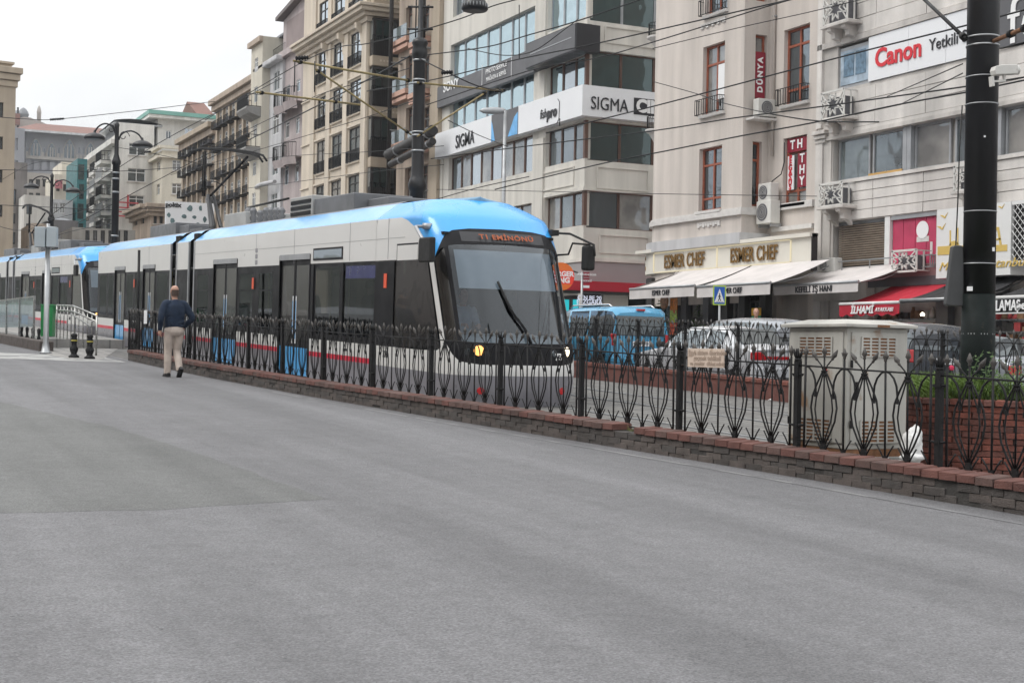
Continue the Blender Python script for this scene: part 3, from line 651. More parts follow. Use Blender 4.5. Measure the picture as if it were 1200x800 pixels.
# ---- shops below
def shopfront(parent, fr, u0, u1, zt, items=True, d=3.):
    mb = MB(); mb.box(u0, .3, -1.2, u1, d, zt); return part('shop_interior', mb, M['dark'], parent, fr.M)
zs = fa.pix(1031, 336)[1]
for x in (975, 1006, 1098, 1160): u = U(x, 380); bx(A, fa, 'pier', u, u+.5, -.06, .2, -1.2, zs, M['stone2'] if x < 1010 else M['signg'])
bx(A, fa, 'shop_lintel', U(975,340), ua, -.1, .0, zs-.02, zs+.25, M['signg'])
bx(A, fa, 'fascia', U(958,330), U(1020,330), -.16, -.01, fa.pix(1000, 352)[1], fa.pix(1000,318)[1], M['stone2'])
a_ = fa.rect(912, 1040, 318, 328)
zf = fa.pix(960, 333, -2.)[1]; zt = fa.pix(1000, 313)[1]
aw = awning('off white awning over the dark passage between restaurant and crimson awning', fa, fa.pix(907, 340, -2.)[0], fa.pix(1006, 337, -2.)[0], zt, zf, 2., 'awn_w', .28)
text(aw, fa, fa.pix(954, 340, -2.)[0], -2.03, zf-.15, 'KEFELİ İŞ HANI', .27, M['ltr_k'], sx=.95)
zf = fa.pix(1019, 356, -2.)[1]; zt = fa.pix(1065, 335)[1]
aw = awning('crimson awning with white shop lettering on a wavy valance', fa, fa.pix(984, 357, -2.)[0], fa.pix(1054.5, 357, -2.)[0], zt, zf, 2., 'awn_r', .33, wavy=True, bar='wframe')
text(aw, fa, fa.pix(1011, 364, -2.)[0], -2.04, zf-.18, 'İLHAMİ', .3, M['ltr_w'], sx=.95, bold=.008, shear=.2); text(aw, fa, fa.pix(1037, 364, -2.)[0], -2.04, zf-.18, 'AYAKKABI', .17, M['ltr_w'], sx=.95, shear=.2)
awning('black awning right of the crimson one, running behind the thick pole', fa, fa.pix(1055, 357, -2.)[0], fa.pix(1128, 357, -2.)[0], zt+.05, zf+.05, 2., 'awn_k', .06)
awning('black awning right of the thick pole under the gold print sign', fa, fa.pix(1137, 345, -1.)[0], fa.pix(1170, 345, -1.)[0], fa.pix(1180, 324)[1], fa.pix(1170, 345, -1.6)[1], 1.6, 'awn_k', .05)
zf = fa.pix(1185, 349, -2.2)[1]
aw = awning('black perfume shop awning with a white roller, right edge of the picture', fa, fa.pix(1163, 350, -2.2)[0], fa.pix(1163, 350, -2.2)[0]+4.5, zf+.75, zf, 2.2, 'awn_k', .38, bar='wframe')
text(aw, fa, fa.pix(1164.5, 356, -2.2)[0]+.1, -2.24, zf-.2, 'LAMAS', .38, M['ltr_w'], align='LEFT', sx=.72, bold=.008); text(aw, fa, fa.pix(1184, 356, -2.2)[0]+.25, -2.24, zf-.2, 'perfume', .3, M['ltr_w'], align='LEFT', bold=.006)
mb = MB(); mb.box(0, 0, 0, 4.5, .02, .03); part('trim', mb, M['wframe'], aw, fa.at(fa.pix(1163, 350, -2.2)[0], -2.24, zf-.40))
# goods on shelves behind the awnings
def shelves(label, fr, u0, u1, z0, z1, n, cols_, rows=3, seed=1, group=None):
    rnd = random.Random(seed); t = thing('display_shelf', label, 'shop display', fr.at(u0, n, z0)); 
    for i in range(rows):
        z = z0+(z1-z0)*i/rows; mb = MB(); mb.box(0, 0, 0, u1-u0, .35, .03); part('shelf', mb, M['stainless'], t, fr.at(u0, n, z))
        mbs = [MB() for _ in cols_]; x = .05
        while x < u1-u0-.3:
            k = rnd.randrange(len(cols_)); w_ = rnd.uniform(.09, .24); h_ = rnd.uniform(.12, .8*(z1-z0)/rows); m2 = mbs[k]; s0 = len(m2.v)
            if rnd.random() < .5: m2.lathe([(w_/2, 0), (w_/2*.9, h_*.5), (w_/4, h_*.8), (w_/5, h_)], 8, (x+w_/2, .15, .03))
            else: m2.box(x, .05, .03, x+w_, .28, .03+h_)
            x += w_+rnd.uniform(.01, .08)
        for k, m2 in enumerate(mbs):
            if m2.v: o = part('goods', m2, cols_[k], t, fr.at(u0, n, z)); o['kind'] = 'stuff'
    return t
gm = [mat('goods_brown', (.22,.12,.06), .6, 0, .3, 9), mat('goods_tan', (.45,.3,.14), .6, 0, .3, 9), mat('goods_red', (.4,.05,.05), .6, 0, .2, 9), mat('goods_white', (.6,.58,.55), .6, 0, .2, 9), mat('goods_dark', (.05,.045,.04), .6, 0, .2, 9)]
shelves('lit shelves of brown and tan goods under the perfume shop awning', fa, U(1163,390), U(1163,390)+4, .5, fa.pix(1180,362)[1], -.6, gm[:3]+gm[4:], 4, 3)
shelves('dark shelves of shoes under the crimson awning', fa, U(1010,390), U(1095,390), .5, 2.1, .1, gm[3:]+gm[:1], 3, 5)
for i, (x, y) in enumerate(((1081, 369), (1081, 383))):
    u, z = fa.pix(x, y, -.5); mb = MB(); mb.lathe([(.02, .08), (.07, .02), (.05, -.03)], 10); single('shop_lamp', mb, M['warm'], ('upper' if i == 0 else 'lower')+' small lit lamp in the dark shoe shop right of the white cabinet', 'lamp', fa.P(u, -.5, z), 'lit lamps in the shoe shop')

# ================================================================== B: building with the restaurant
fb = SF(FX, 903); fbb = SF(FX-1.05, 868, gz(fb.o.y)); L0 = fbb.o.y-fb.o.y
B = thing('restaurant_building', 'warm white rendered building with red brown windows and rounded left corner above the restaurant', 'building', fb.M)
zs0 = fbb.pix(815, 253.5)[1]; ztopB = 22.
uR = fb.pix(956, 200)[0]; uL = fbb.pix(776, 150)[0]
SIDE = Fr(fbb.P(0, 0, 0), 0)                         # flank of the bay, faces the camera side
# corner of bay nearest: put flank at u=0 of fbb
wR = [fb.rect(918.5, 948.5, 31.5, 121), fb.rect(917.5, 945, 160, 238.5), fb.rect(919, 951, -105, -20)]
wL = [fbb.rect(823.5, 849, 52, 133), fbb.rect(819, 845.5, 172.5, 246.5), fbb.rect(828, 853, -75, 15)]
wall(B, fb, -L0+.0, uR, -1.5, ztopB, wR+[(.4, uR-.3, -1.5, fb.pix(930, 345)[1])], M['esmer'], .25)
# bay: street face, flank and rounded corner in one skin
mb = MB()
def open_face(frame, u0, u1, z0, z1, ops, depth=.25):
    us = sorted({u0, u1, *[o[0] for o in ops], *[o[1] for o in ops]}); zs_ = sorted({z0, z1, *[o[2] for o in ops], *[o[3] for o in ops]})
    inv = fbb.M.inverted()
    def q(u, n, z): return inv @ frame.P(u, n, z)
    for a, b in zip(us, us[1:]):
        for c, d in zip(zs_, zs_[1:]):
            if not any(o[0] < (a+b)/2 < o[1] and o[2] < (c+d)/2 < o[3] for o in ops): mb.poly([q(a,0,c), q(b,0,c), q(b,0,d), q(a,0,d)])
    for a, b, c, d in ops:
        e = depth
        for P4 in ([(a,0,c),(a,0,d),(a,e,d),(a,e,c)], [(b,0,c),(b,e,c),(b,e,d),(b,0,d)], [(a,0,c),(a,e,c),(b,e,c),(b,0,c)], [(a,0,d),(b,0,d),(b,e,d),(a,e,d)], [(a,e,c),(b,e,c),(b,e,d),(a,e,d)]): mb.poly([q(*p) for p in P4])
wS = [SIDE.rect(885, 898.5, 41, 117), SIDE.rect(881.5, 892.5, 166, 242), SIDE.rect(887, 900, -90, 2)]
open_face(fbb, uL, 0, zs0-3.2, ztopB, [(a, b, c, min(d, ztopB-.1)) for a, b, c, d in wL]); open_face(SIDE, 0, 1.05, zs0-3.2, ztopB, wS)
cr_ = 2.1
mb.smooth = True
def arc(i, j): a = i*R(90); return (uL-cr_*math.sin(a), cr_*(1-math.cos(a)), zs0-3.2+(ztopB-zs0+3.2)*j)
mb.grid(lambda i, j: arc(1-i, j), 14, 1); mb.smooth = False
mb.poly([(uL-cr_, cr_, zs0-3.2), (uL-cr_, cr_, ztopB), (uL-cr_, 10, ztopB), (uL-cr_, 10, zs0-3.2)][::-1])
mb.poly([(uL-cr_, cr_, ztopB), (uL, 0, ztopB), (0, 0, ztopB), (0, 10, ztopB), (uL-cr_, 10, ztopB)])
part('bay_wall', mb, M['esmer'], B, fbb.M)
def bay_path(o, k=12):          # outline of the bay offset outwards by o (fbb local), from flank round to the far corner
    pts = [(o, 1.05), (o, -o)] + [(uL, -o)]
    for i in range(1, k+1): a = R(90)*i/k; pts.append((uL-(cr_+o)*math.sin(a), cr_-(cr_+o)*math.cos(a)))
    return pts
def bay_band(name, z0, z1, o, m, p=None):
    mb = MB(); P0, P1 = bay_path(o), bay_path(-.01)
    for (a, b), (c, d) in zip(zip(P0, P0[1:]), zip(P1, P1[1:])):
        mb.poly([(b[0], b[1], z0), (a[0], a[1], z0), (a[0], a[1], z1), (b[0], b[1], z1)]); mb.poly([(a[0], a[1], z1), (c[0], c[1], z1), (d[0], d[1], z1), (b[0], b[1], z1)]); mb.poly([(a[0], a[1], z0), (b[0], b[1], z0), (d[0], d[1], z0), (c[0], c[1], z0)])
    return part(name, mb, m, p or B, fbb.M)
bay_band('belt_course', zs0-.16, zs0+.02, .12, M['plaster_relief']); bay_band('belt_course', zs0+.025, zs0+.09, .07, M['plaster_relief'])
for rr in wR[:2]: pass
bx(B, fb, 'belt_course', .25, uR-.02, -.12, 0, fb.pix(930, 241.5)[1]-.1, fb.pix(930, 241.5)[1]+.12, M['plaster_relief'])
bx(B, fb, 'belt_course', .2, uR, -.14, 0, fb.pix(930, 268)[1]-.05, fb.pix(930, 268)[1]+.1, M['plaster_relief'])
for r4 in ((818,844.5,262,266.5),(822,851,22,31)):
    r_ = fbb.rect(*r4); mb = MB(); n_ = 9; w_ = (r_[1]-r_[0])/n_
    for i in range(n_): mb.box(i*w_+.01, 0, .02+.05*(i % 2), (i+1)*w_-.01, .05, .16)
    mb.box(0, 0, .17, r_[1]-r_[0], .06, .2); part('frieze', mb, M['plaster_relief'], B, fbb.at(r_[0], -.05, r_[2]))
for zz, px_, py_ in ((0,770,148),(0,772,36)):
    z = fbb.pix(px_, py_)[1]; mb = MB(); prof = [(.06,-.45),(.1,-.36),(.2,-.2),(.28,-.06),(.40,0),(.43,.08),(.4,.1)]
    mb.lathe(prof, 20); t = part('corner_ledge', mb, M['plaster_relief'], B, fbb.at(uL-cr_*.80, cr_*.36, z))
    mb = MB()
    for a_ in range(20): an = a_/20*2*math.pi; mb.box(.36*math.cos(an)-.008, .36*math.sin(an)-.008, .1, .36*math.cos(an)+.008, .36*math.sin(an)+.008, .6)
    mb.tube([(.36*math.cos(k*math.pi/8), .36*math.sin(k*math.pi/8), .6) for k in range(17)], .015, 5); part('corner_railing', mb, M['iron'], B, fbb.at(uL-cr_*.80, cr_*.36, z))
for py0, py1 in ((78,176),(190,258)):
    z1_ = fbb.pix(768, py0)[1]; z0_ = fbb.pix(766, py1)[1]; mb = MB(); mb.box(-.18, -.03, 0, .18, .1, z1_-z0_); a = R(62)
    part('corner_window', mb, M['bronze'], B, Fr(fbb.P(uL-cr_*math.sin(a), cr_*(1-math.cos(a)), z0_), R(-90)-a).M)
for r_ in wL: window(B, fbb, r_, 'rframe', 'gdark', 2, .73, .25, .075, low=.2 if r_ is wL[1] else None, sill='plaster_relief')
for r_ in wR: window(B, fb, r_, 'rframe', 'gdark', 2, .78, .25, .08, low=.2, sill='plaster_relief')
for r_ in wS: window(B, SIDE, r_, 'rframe', 'gdark', 1, .72, .25, .08)
for r_, F_ in ((wL[0], fbb), (wL[2], fbb), (wR[0], fb)): railing(B, F_, r_[0]-.15, r_[1]+.02, r_[2]+.02, r_[2]+.55, -.22, M['iron'], .14)
# window in top left row shows a white shutter
bx(B, fbb, 'white_shutter', (wL[0][0]+wL[0][1])/2+.12, wL[0][1]-.1, .12, .15, wL[0][2]+.5, wL[0][3]-.75, M['ltr_w'])
def vsign(label, F_, r_, n, txt, m, tm, size, stack=False, **k):
    t = thing('window_sign', label, 'sign', F_.at(r_[0], n, r_[2])); mb = MB(); mb.box(0, 0, 0, r_[1]-r_[0], .03, r_[3]-r_[2]); part('board', mb, m, t)
    if stack:
        n_ = len(txt); h_ = (r_[3]-r_[2])/n_
        for i, c in enumerate(txt):
            if c != ' ': text(t, F_, (r_[0]+r_[1])/2, n-.012, r_[3]-h_*(i+.5), c, size, tm, bold=.008, **k)
    else: text(t, F_, (r_[0]+r_[1])/2, n-.012, (r_[2]+r_[3])/2, txt, size, tm, rot=-R(90), bold=.012, **k)
    return t
rd = mat('dark_red_sign', (.24,.012,.03), .5, 0, .06, 2)
vsign('narrow dark red sign with upright white letters in the slit window', SIDE, SIDE.rect(885.5, 897, 61, 115), .02, 'DÜNYA', rd, M['ltr_w'], .29, sp=1.35)
r2 = wR[1]; wd = r2[1]-r2[0]; ht = r2[3]-r2[2]
t = thing('window_sign', 'dark red sign with two white letters across the top of the right window', 'sign', fb.at(r2[0]+.12, .08, r2[3]-ht*.22)); mb = MB(); mb.box(0, 0, 0, wd-.18, .03, ht*.2); part('board', mb, rd, t); text(t, fb, (r2[0]+r2[1])/2, .065, r2[3]-ht*.12, 'T H', .42, M['ltr_w'], bold=.01)
vsign('white strip sign with stacked red letters in the right window', fb, (r2[0]+.15, r2[0]+.15+wd*.27, r2[2]+ht*.22, r2[2]+ht*.73), .08, 'PEGASUS', M['signw'], M['ltr_r'], .27, True)
vsign('dark red strip sign with three stacked white letters in the right window', fb, (r2[1]-wd*.45, r2[1]-.06, r2[2]+ht*.24, r2[2]+ht*.74), .08, 'THY', rd, M['ltr_w'], .42, True)
# downpipe and cable on the facade
t = thing('downpipe', 'grey downpipe running down the recess between bay and right wall', 'pipe', fb.at(.08, -.08, 0)); mb = MB(); mb.tube([(0, 0, 7.2), (0, 0, ztopB)], .05, 8); part('pipe', mb, M['esmer'], t)
mb = MB(); mb.box(-.08, -.03, 9, .08, .08, 9.05); mb.box(-.08, -.03, 12, .08, .08, 12.05); part('pipe_clip', mb, M['steel'], t)
mb = MB(); p0 = fb.pix(921, 165)[0]; mb.tube([(p0, -.05, fb.pix(921,167)[1]), (p0+.02, -.06, fb.pix(920,190)[1]), (p0-.1, -.1, fb.pix(915,205)[1]), (p0-.5, -.15, fb.pix(905,213)[1]), (p0-.8, -.2, fb.pix(900,222)[1])], .02, 5)
single('cable', mb, M['wire'], 'dark cable looping from the lower right window to the air conditioners', 'cable', fb.M)
# AC units
u, z = SIDE.pix(881, 137); ac_unit('air conditioner on a ledge under the narrow dark red sign', SIDE, u-.05, -.45, z-.02, .85, .6)
u, z = fb.pix(888, 237, -.5); ac_unit('upper air conditioner of the pair right of the rounded bay', fb, u, -.5, z, .72, .62, .35)
u, z = fb.pix(886, 263, -.55); ac_unit('lower and larger air conditioner of the pair right of the rounded bay', fb, u, -.55, z, .82, .78, .4)
bx(B, SIDE, 'ledge', .1, 1.3, -.5, 0, SIDE.pix(885,139)[1]-.1, SIDE.pix(885,139)[1]-.03, M['plaster_relief'])
bay_band('fascia', fbb.pix(815, 291)[1], fbb.pix(815, 279)[1], .22, M['lgrey'])
# lit sign band of the restaurant
t = thing('restaurant_sign', 'cream lit sign band with the golden restaurant name twice', 'sign', fbb.M)
SN = -.08
zs1, zs2 = fbb.pix(840, 288.5, SN)[1], fbb.pix(840, 315, SN)[1]
uE = fbb.pix(927, 285, SN)[0]; uA, uB = fbb.pix(766.5, 300, SN)[0], fbb.pix(840.5, 300, SN)[0]
crm = mat('cream_sign_panel', (.66,.63,.56), .5, 0, .04, 1)
mb = MB(); mb.box(uA-.05, SN, zs2, uE, 1.04, zs1); k = 8
P0 = [(uA-.05-2.1*math.sin(R(90)*i/k), SN+2.1*(1-math.cos(R(90)*i/k))) for i in range(k+1)]
for a, b in zip(P0, P0[1:]): mb.poly([(b[0], b[1], zs2), (a[0], a[1], zs2), (a[0], a[1], zs1), (b[0], b[1], zs1)])
mb.poly([(p[0], p[1], zs1) for p in P0]+[(uA, 1.03, zs1)]); mb.poly([(p[0], p[1], zs2) for p in P0][::-1]+[(uA, 1.03, zs2)])
part('panel', mb, crm, t, fbb.M)
uE2 = fbb.pix(951, 285, SN)[0]; mb = MB(); mb.box(uE+.002, SN+.001, zs2, uE2, SN+.22, zs1); part('end_panel', mb, crm, t, fbb.M)
mb = MB(); mb.box(uA-1.2, SN-.12, zs1, uE, 1.03, zs1+.12); mb.box(uE+.001, SN-.12, zs1, uE2+.05, SN+.25, zs1+.12); part('cornice', mb, crm, t, fbb.M)
mb = MB(); mb.box(uE2+.01, SN-.02, zs2-.3, uE2+.05, SN+.2, zs1+.1); part('edge_post', mb, M['dframe'], t, fbb.M)
for u in (uA, uB, uE): mb = MB(); mb.box(u-.03, SN-.025, zs2+.06, u+.03, SN-.002, zs1-.06); part('light_strip', mb, M['glow'], t, fbb.M)
for u0_, u1_ in ((uA, uB), (uB, uE)): mb = MB(); mb.box(u0_+.05, SN-.02, zs1-.05, u1_-.05, SN-.002, zs1-.02); mb.box(u0_+.05, SN-.02, zs2+.02, u1_-.05, SN-.002, zs2+.05); part('light_strip', mb, M['glow'], t, fbb.M)
for xm, ym in ((802.5, 305), (884, 297)): text(t, fbb, fbb.pix(xm, ym, SN)[0], SN-.05, (zs1+zs2)/2-.02, 'ESMER CHEF', .70, M['ltr_g'], ext=.015, sx=.68, bold=.010, sp=1.04)
text(t, Fr(fbb.P(uA-.9, SN+.42, 0), R(-90)-R(50)), 0, -.14, (zs1+zs2)/2, 'C', .8, M['ltr_g'], ext=.04, sx=.7, bold=.02)
# three retractable awnings
AO = 2.3
for lab, x0, x1, yv, s_ in (('leftmost off white restaurant awning with striped underside at its left end', 738, 814, 345, 0), ('middle off white restaurant awning behind the crossing sign', 817, 903, 342, 1), ('right short piece of off white restaurant awning', 906, 956, 338, 2)):
    if s_ == 2: continue
    zf = fbb.pix((x0+x1)/2, yv-7, -AO)[1]+.02; zt = zs2+.02
    aw = awning(lab, fbb, fbb.pix(x0, 340, -AO)[0], fbb.pix(x1, 340, -AO)[0], zt, zf, AO, 'awn_w', .34, 'awnings of the restaurant', ntop=SN)
    text(aw, fbb, fbb.pix(775 if s_ == 0 else 858, 340, -AO)[0], -AO-.03, zf-.17, 'ESMER CHEF', .26, M['ltr_k'], sx=.8)
    if s_ == 0:
        u0_ = fbb.pix(738, 340, -AO)[0]
        for j in range(5):
            mb = MB(); a = j/5; b = (j+1)/5
            mb.poly([(u0_-1.5*(1-a), SN+.8+(-AO-SN-.8)*1*(.35+.65*a), zf+(zt-zf)*(1-a)*.0+.02), (u0_-1.5*(1-b), SN+.8+(-AO-SN-.8)*(.35+.65*b), zf+.02), (u0_+.2-.6*(1-b), SN, zt), (u0_+.2-.6*(1-a), SN, zt)])
            part('wing_strip', mb, M['awn_w'] if j % 2 == 0 else M['awn_s'], aw, fbb.M)
# restaurant front below
zf_ = zs2-.15
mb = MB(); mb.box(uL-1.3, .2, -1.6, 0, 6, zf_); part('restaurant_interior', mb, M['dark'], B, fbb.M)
for x in (760, 800, 826, 848, 868, 892): u = fbb.pix(x, 380)[0]; bx(B, fbb, 'column', u, u+.35, -.1, .18, -1.5, zf_, M['signg'] if x in (800, 826) else M['dframe'])
for x0, x1 in ((765,784),(806,824),(834,846),(852,866),(874,890)): r_ = fbb.rect(x0, x1, 352, 402); window(B, fbb, (r_[0], r_[1], -1.0, r_[3]), 'dframe', 'gdark', 2, .8, .2, .07, name='shop_window')
def poster(label, F_, r4, n, cols_, emi=None):
    r_ = F_.rect(*r4, n=n); t = thing('poster', label, 'poster', F_.at(r_[0], n, r_[2])); k = len(cols_); h_ = (r_[3]-r_[2])/k
    for i, c in enumerate(cols_): mb = MB(); mb.box(0, 0, 0, r_[1]-r_[0], .03, h_-.01); part('poster_field', mb, c, t, F_.at(r_[0], n, r_[2]+h_*(k-1-i)))
    return t, r_
cO = mat('print_orange', (.62,.2,.02), .5, 0, .5, 9); cG = mat('print_green_red', (.3,.42,.06), .5, 0, .6, 11, spots=((.5,.05,.02), 7, .55)); cR = mat('print_red', (.5,.07,.03), .5, 0, .4, 9, spots=((.7,.5,.3), 9, .6))
poster('tall food poster in orange, green and red beside the restaurant column', fbb, (785, 793, 349, 392), -.3, [cO, cG, cR])
t, r_ = poster('yellow over green and white notice on the shop front behind the white cars', fbb, (880.5, 891, 360.5, 388), -.25, [mat('print_yellow', (.7,.38,.02), .5, 0, .1, 9), mat('print_green', (.02,.3,.12), .5, 0, .1, 9), M['ltr_w']])
mb = MB(); mb.lathe([(.26,0),(.3,.02),(.24,.05)], 20); mb.xf(Matrix.Rotation(R(90),4,'X')); single('round_sign', mb, mat('print_brown', (.2,.08,.02), .5, 0, .5, 12), 'round brown and orange sign hanging left of the tall food poster', 'sign', fbb.at(fbb.pix(779,354,-.4)[0], -.4, fbb.pix(779,354)[1]))

def plant(label, loc, r=.35, h=.7, m='leaf2', n=160, seed=0, pot=True, group=None, root=True, flower=False):
    rnd = random.Random(seed); t = thing('potted_plant', label, 'plant', loc, group); T_ = Matrix.Translation(V(loc))
    if pot: mb = MB(); mb.lathe([(r*.5, 0), (r*.65, r*.9), (r*.7, r*.9), (r*.7, r*.95)], 14); part('pot', mb, M['signg'], t, T_)
    mb = MB()
    for i in range(n):
        a, b = rnd.uniform(0, 6.28), rnd.uniform(0, 1); rr = r*math.sqrt(rnd.random()); c = V((rr*math.cos(a), rr*math.sin(a), r*.8+h*b*(1-.5*(rr/r)**2))); d = V((rnd.gauss(0,1), rnd.gauss(0,1), rnd.gauss(.6,.6))).normalized(); s_ = rnd.uniform(.05, .11)
        x = d.orthogonal().normalized(); mb.poly([c-d*s_, c+x*s_*.35, c+d*s_, c-x*s_*.35])
    o = part('foliage', mb, M[m], t, T_); return t
plant('bushy dark green plant under the left restaurant awning', fbb.P(fbb.pix(770,372,-.6)[0], -.6, .1), .45, 1.9, n=500, seed=3)
plant('potted green plant in the dark restaurant front behind the crossing sign', fbb.P(fbb.pix(819,370,-.2)[0], -.2, .3), .3, 1.6, n=260, seed=4)

# ================================================================== C: glass and ivory corner building
fc = SF(30.0, 517); C0 = Fr(V((30.0, onX(685, 200, 30.0).y, gz(onX(685,200,30.0).y))), 0)     # left (street) and right faces
zc = C0.o.z; fc = Fr(V((30.0, onX(517.5,160,30.0).y, zc)), R(-90))
uc = (fc.o.y-C0.o.y)
C = thing('camera_shop_building', 'ivory corner office block with glass bands and white camera shop signs', 'building', fc.M)
Zc = lambda px, py: fc.pix(px, py)[1]
zA = Zc(681, 139); zB = Zc(681, 103.5); zC_ = Zc(600, 208); zD = Zc(686, 222); zE = Zc(684, 267)
z_sonyb = Zc(632, 76); z_sonyt = Zc(676, 27.5); zw3t = Zc(628, 6.3)
ucol0, ucol1 = fc.pix(627, 190)[0], fc.pix(640, 190)[0]
Uc = lambda px, py: fc.pix(px, py)[0]
rowsC = [(Zc(600,206), zA-.05, 'gsky'), (zB+.02, z_sonyb-.1, 'gblue'), (Zc(529.7,58)+0*1, zw3t, 'gblue')]
rowsC[2] = (z_sonyt-.35, Zc(628,6.3), 'gblue')
wl0, wl1 = Uc(527.5, 100), Uc(625.5, 100); wr0, wr1 = Uc(640.5, 100), uc-.05
zbot = Zc(655, 268); zbt = Zc(655, 229); zwe = Zc(600, 240)
ops = []
for a_, b_, g_ in rowsC: ops += [(wl0, wl1, a_, b_)]
cr0 = Zc(665, 190); 
ucx = uc-.14; opsR = [(wr0, ucx, cr0, zA-.12), (wr0, ucx, zB+.02, Zc(686,62)), (wr0, ucx, Zc(660,31), 40), (wr0, ucx, zbot, zbt), (wl0+1, wl1, zbot+.1, zbt-.1)]
ops += opsR + [(Uc(531,10), Uc(545,10), Zc(531,21), 40), (.4, uc-.4, -1.6, Zc(660,341))]
zt_c = 27.
wall(C, fc, 0, uc, -1.6, zt_c, ops, M['sigma'], .35, back=13., caps='lt')
uD = 13.
q = lambda px, py: C0.pix(px, py)[1]
opsC0 = [(.14, uD-.5, q(720,190), q(720,144)), (.14, uD-.5, q(720,107), q(720,61.5)), (.14, uD-.5, q(715,27), zt_c-1), (.14, uD-.5, q(720,268.5), q(720,225.5)), (.3, uD-.5, -1.5, q(690,342))]
wall(C, C0, 0, uD, -1.6, zt_c, opsC0, M['sigma'], .35, back=uc, caps='rb')
# window bays street side
def strip(F_, u0, u1, z0, z1, n, pane, frame, w0=.08, parent=C, tilt=()):
    w_ = (u1-u0)/n
    for i in range(n): window(parent, F_, (u0+w_*i+.01, u0+w_*(i+1)-.01, z0, z1), frame, pane[i % len(pane)], 1, None, .3, .05)
strip(fc, wl0, wl1, *rowsC[2][:2], 7, ['gblue'], 'gframe'); strip(fc, wl0, wl1, *rowsC[1][:2], 7, ['gblue'], 'gframe'); strip(fc, wl0, wl1, *rowsC[0][:2], 8, ['gdark', 'gmid', 'gsky', 'gmid', 'gsky', 'gdark', 'gdark', 'gsky'], 'bronze')
strip(fc, wr0, ucx, cr0, zA-.12, 3, ['gmid', 'gdark', 'gmid'], 'bronze'); strip(fc, wr0, ucx, zB+.02, Zc(686,62), 3, ['gblue', 'gsky', 'gblue'], 'bronze'); strip(fc, wr0, ucx, Zc(660,31), Zc(660,31)+2.2, 3, ['gblue'], 'gframe')
strip(fc, wr0, ucx, zbot, zbt, 3, ['gdark', 'gmid', 'gmid'], 'bronze'); strip(fc, wl0+1, wl1, zbot+.1, zbt-.1, 6, ['gdark'], 'bronze')
window(C, fc, (Uc(531,10), Uc(545,10), Zc(531,21), Zc(531,21)+2), 'gframe', 'gmid', 2, None, .3, .05)
for k in (0, 1, 3):
    a, b, c, d = opsC0[k]; strip(C0, .15, uD-.6, c, d, 7, ['gteal', 'gteal', 'gdark'] if k != 3 else ['gdark', 'gmid', 'gdark'], 'bronze')  # flank panes coloured dark teal, standing in for the dark buildings they mirror
a, b, c, d = opsC0[2]; strip(C0, .15, uD-.6, c, c+2.3, 7, ['gteal'], 'gframe')
# corner posts
for z0_, z1_ in ((cr0, zA-.12), (zB+.02, q(690,61)), (zbot, zbt)): bx(C, C0, 'corner_post', -.02, .145, -.02, .145, z0_, z1_, M['bronze'])
# projecting white, grey and black sign bands
o_ = .38
def corner_sign(label, z0_, z1_, m, u_from, name='sign_band'):
    t = thing(name, label, 'sign', fc.at(u_from, -o_, z0_)); mb = MB(); mb.box(u_from, -o_, z0_, uc+o_, -.01, z1_); part('panel', mb, m, t, fc.M); return t
t1 = corner_sign('white sign band with black lettering along the street side of the corner block', zA, zB, M['signw'], 0)
mb = MB(); mb.box(-o_+.01, -o_-.004, zA+.001, 9., -.01, zB-.001); 
t2 = thing('sign_band', 'white sign band ending in a black logo box on the flank of the corner block', 'sign', C0.at(0, -o_, zA)); part('panel', mb, M['signw'], t2, C0.M)
def on(px, py): return fc.pix(px, py, -o_)
u, z = on(545, 165); text(t1, fc, u, -o_-.03, z+.03, 'SIGMA', .98, M['ltr_k'], bold=.006, sx=.86)
g0, g1 = on(576, 160)[0], on(607, 150)[0]
part('grey_panel', MB().box(g0, -o_-.02, zA+.01, g1, -o_+.0, zB-.01), M['signg'], t1, fc.M)
mb = MB(); mb.prism([(g0, zA+.02), (g0+.45, zA+.02), (g0+.12, zA+.9), (g0, zA+1.1)], -o_-.026, -o_-.021, 'y'); mb.prism([(g1-1.1, zA+.02), (g1-.01, zA+.02), (g1-.01, zA+1.1), (g1-.4, zA+.9)], -o_-.026, -o_-.021, 'y'); part('blue_flash', mb, mat('print_light_blue', (.15,.42,.75), .5, 0, .2, 2), t1, fc.M)
u, z = on(641, 133); text(t1, fc, u, -o_-.03, z, 'fish', .62, M['ltr_k'], align='RIGHT', shear=.15, sx=.8); text(t1, fc, u+.04, -o_-.03, z-.04, 'pro', .68, M['ltr_k'], align='LEFT', shear=.15, sx=1., bold=.03)
mb = MB(); mb.tube([(u-.85, -o_-.02, z-.62), (u+1.05, -o_-.02, z-.62), (u+1.25, -o_-.02, z-.42), (u+1.28, -o_-.02, z+.35), (u+1.1, -o_-.02, z+.5)], .018, 5); part('outline', mb, M['signg'], t1, fc.M)
u, z = C0.pix(714, 123.5, -o_); text(t2, C0, u, -o_-.035, z, 'SIGMA', .82, M['ltr_k'], sx=.82)
u0_, z0_ = C0.pix(742.5, 134, -o_); u1_, z1_ = C0.pix(764, 121.5, -o_); mb = MB(); mb.box(u0_, -o_-.02, z0_, u0_+3.2, -o_, z1_+.18); part('logo_box', mb, M['ltr_k'], t2, C0.M)
text(t2, C0, u0_+.12, -o_-.035, (z0_+z1_)/2+.09, 'CINE', .78, M['ltr_w'], align='LEFT', bold=.04)
t3 = thing('sign_band', 'dark grey sign band with small white lettering higher on the corner block', 'sign', fc.at(0, -.3, z_sonyb)); part('panel', MB().box(-.02, -.3, z_sonyb-.35, Uc(632,80), -.01, z_sonyt-.45), M['signg'], t3, fc.M)
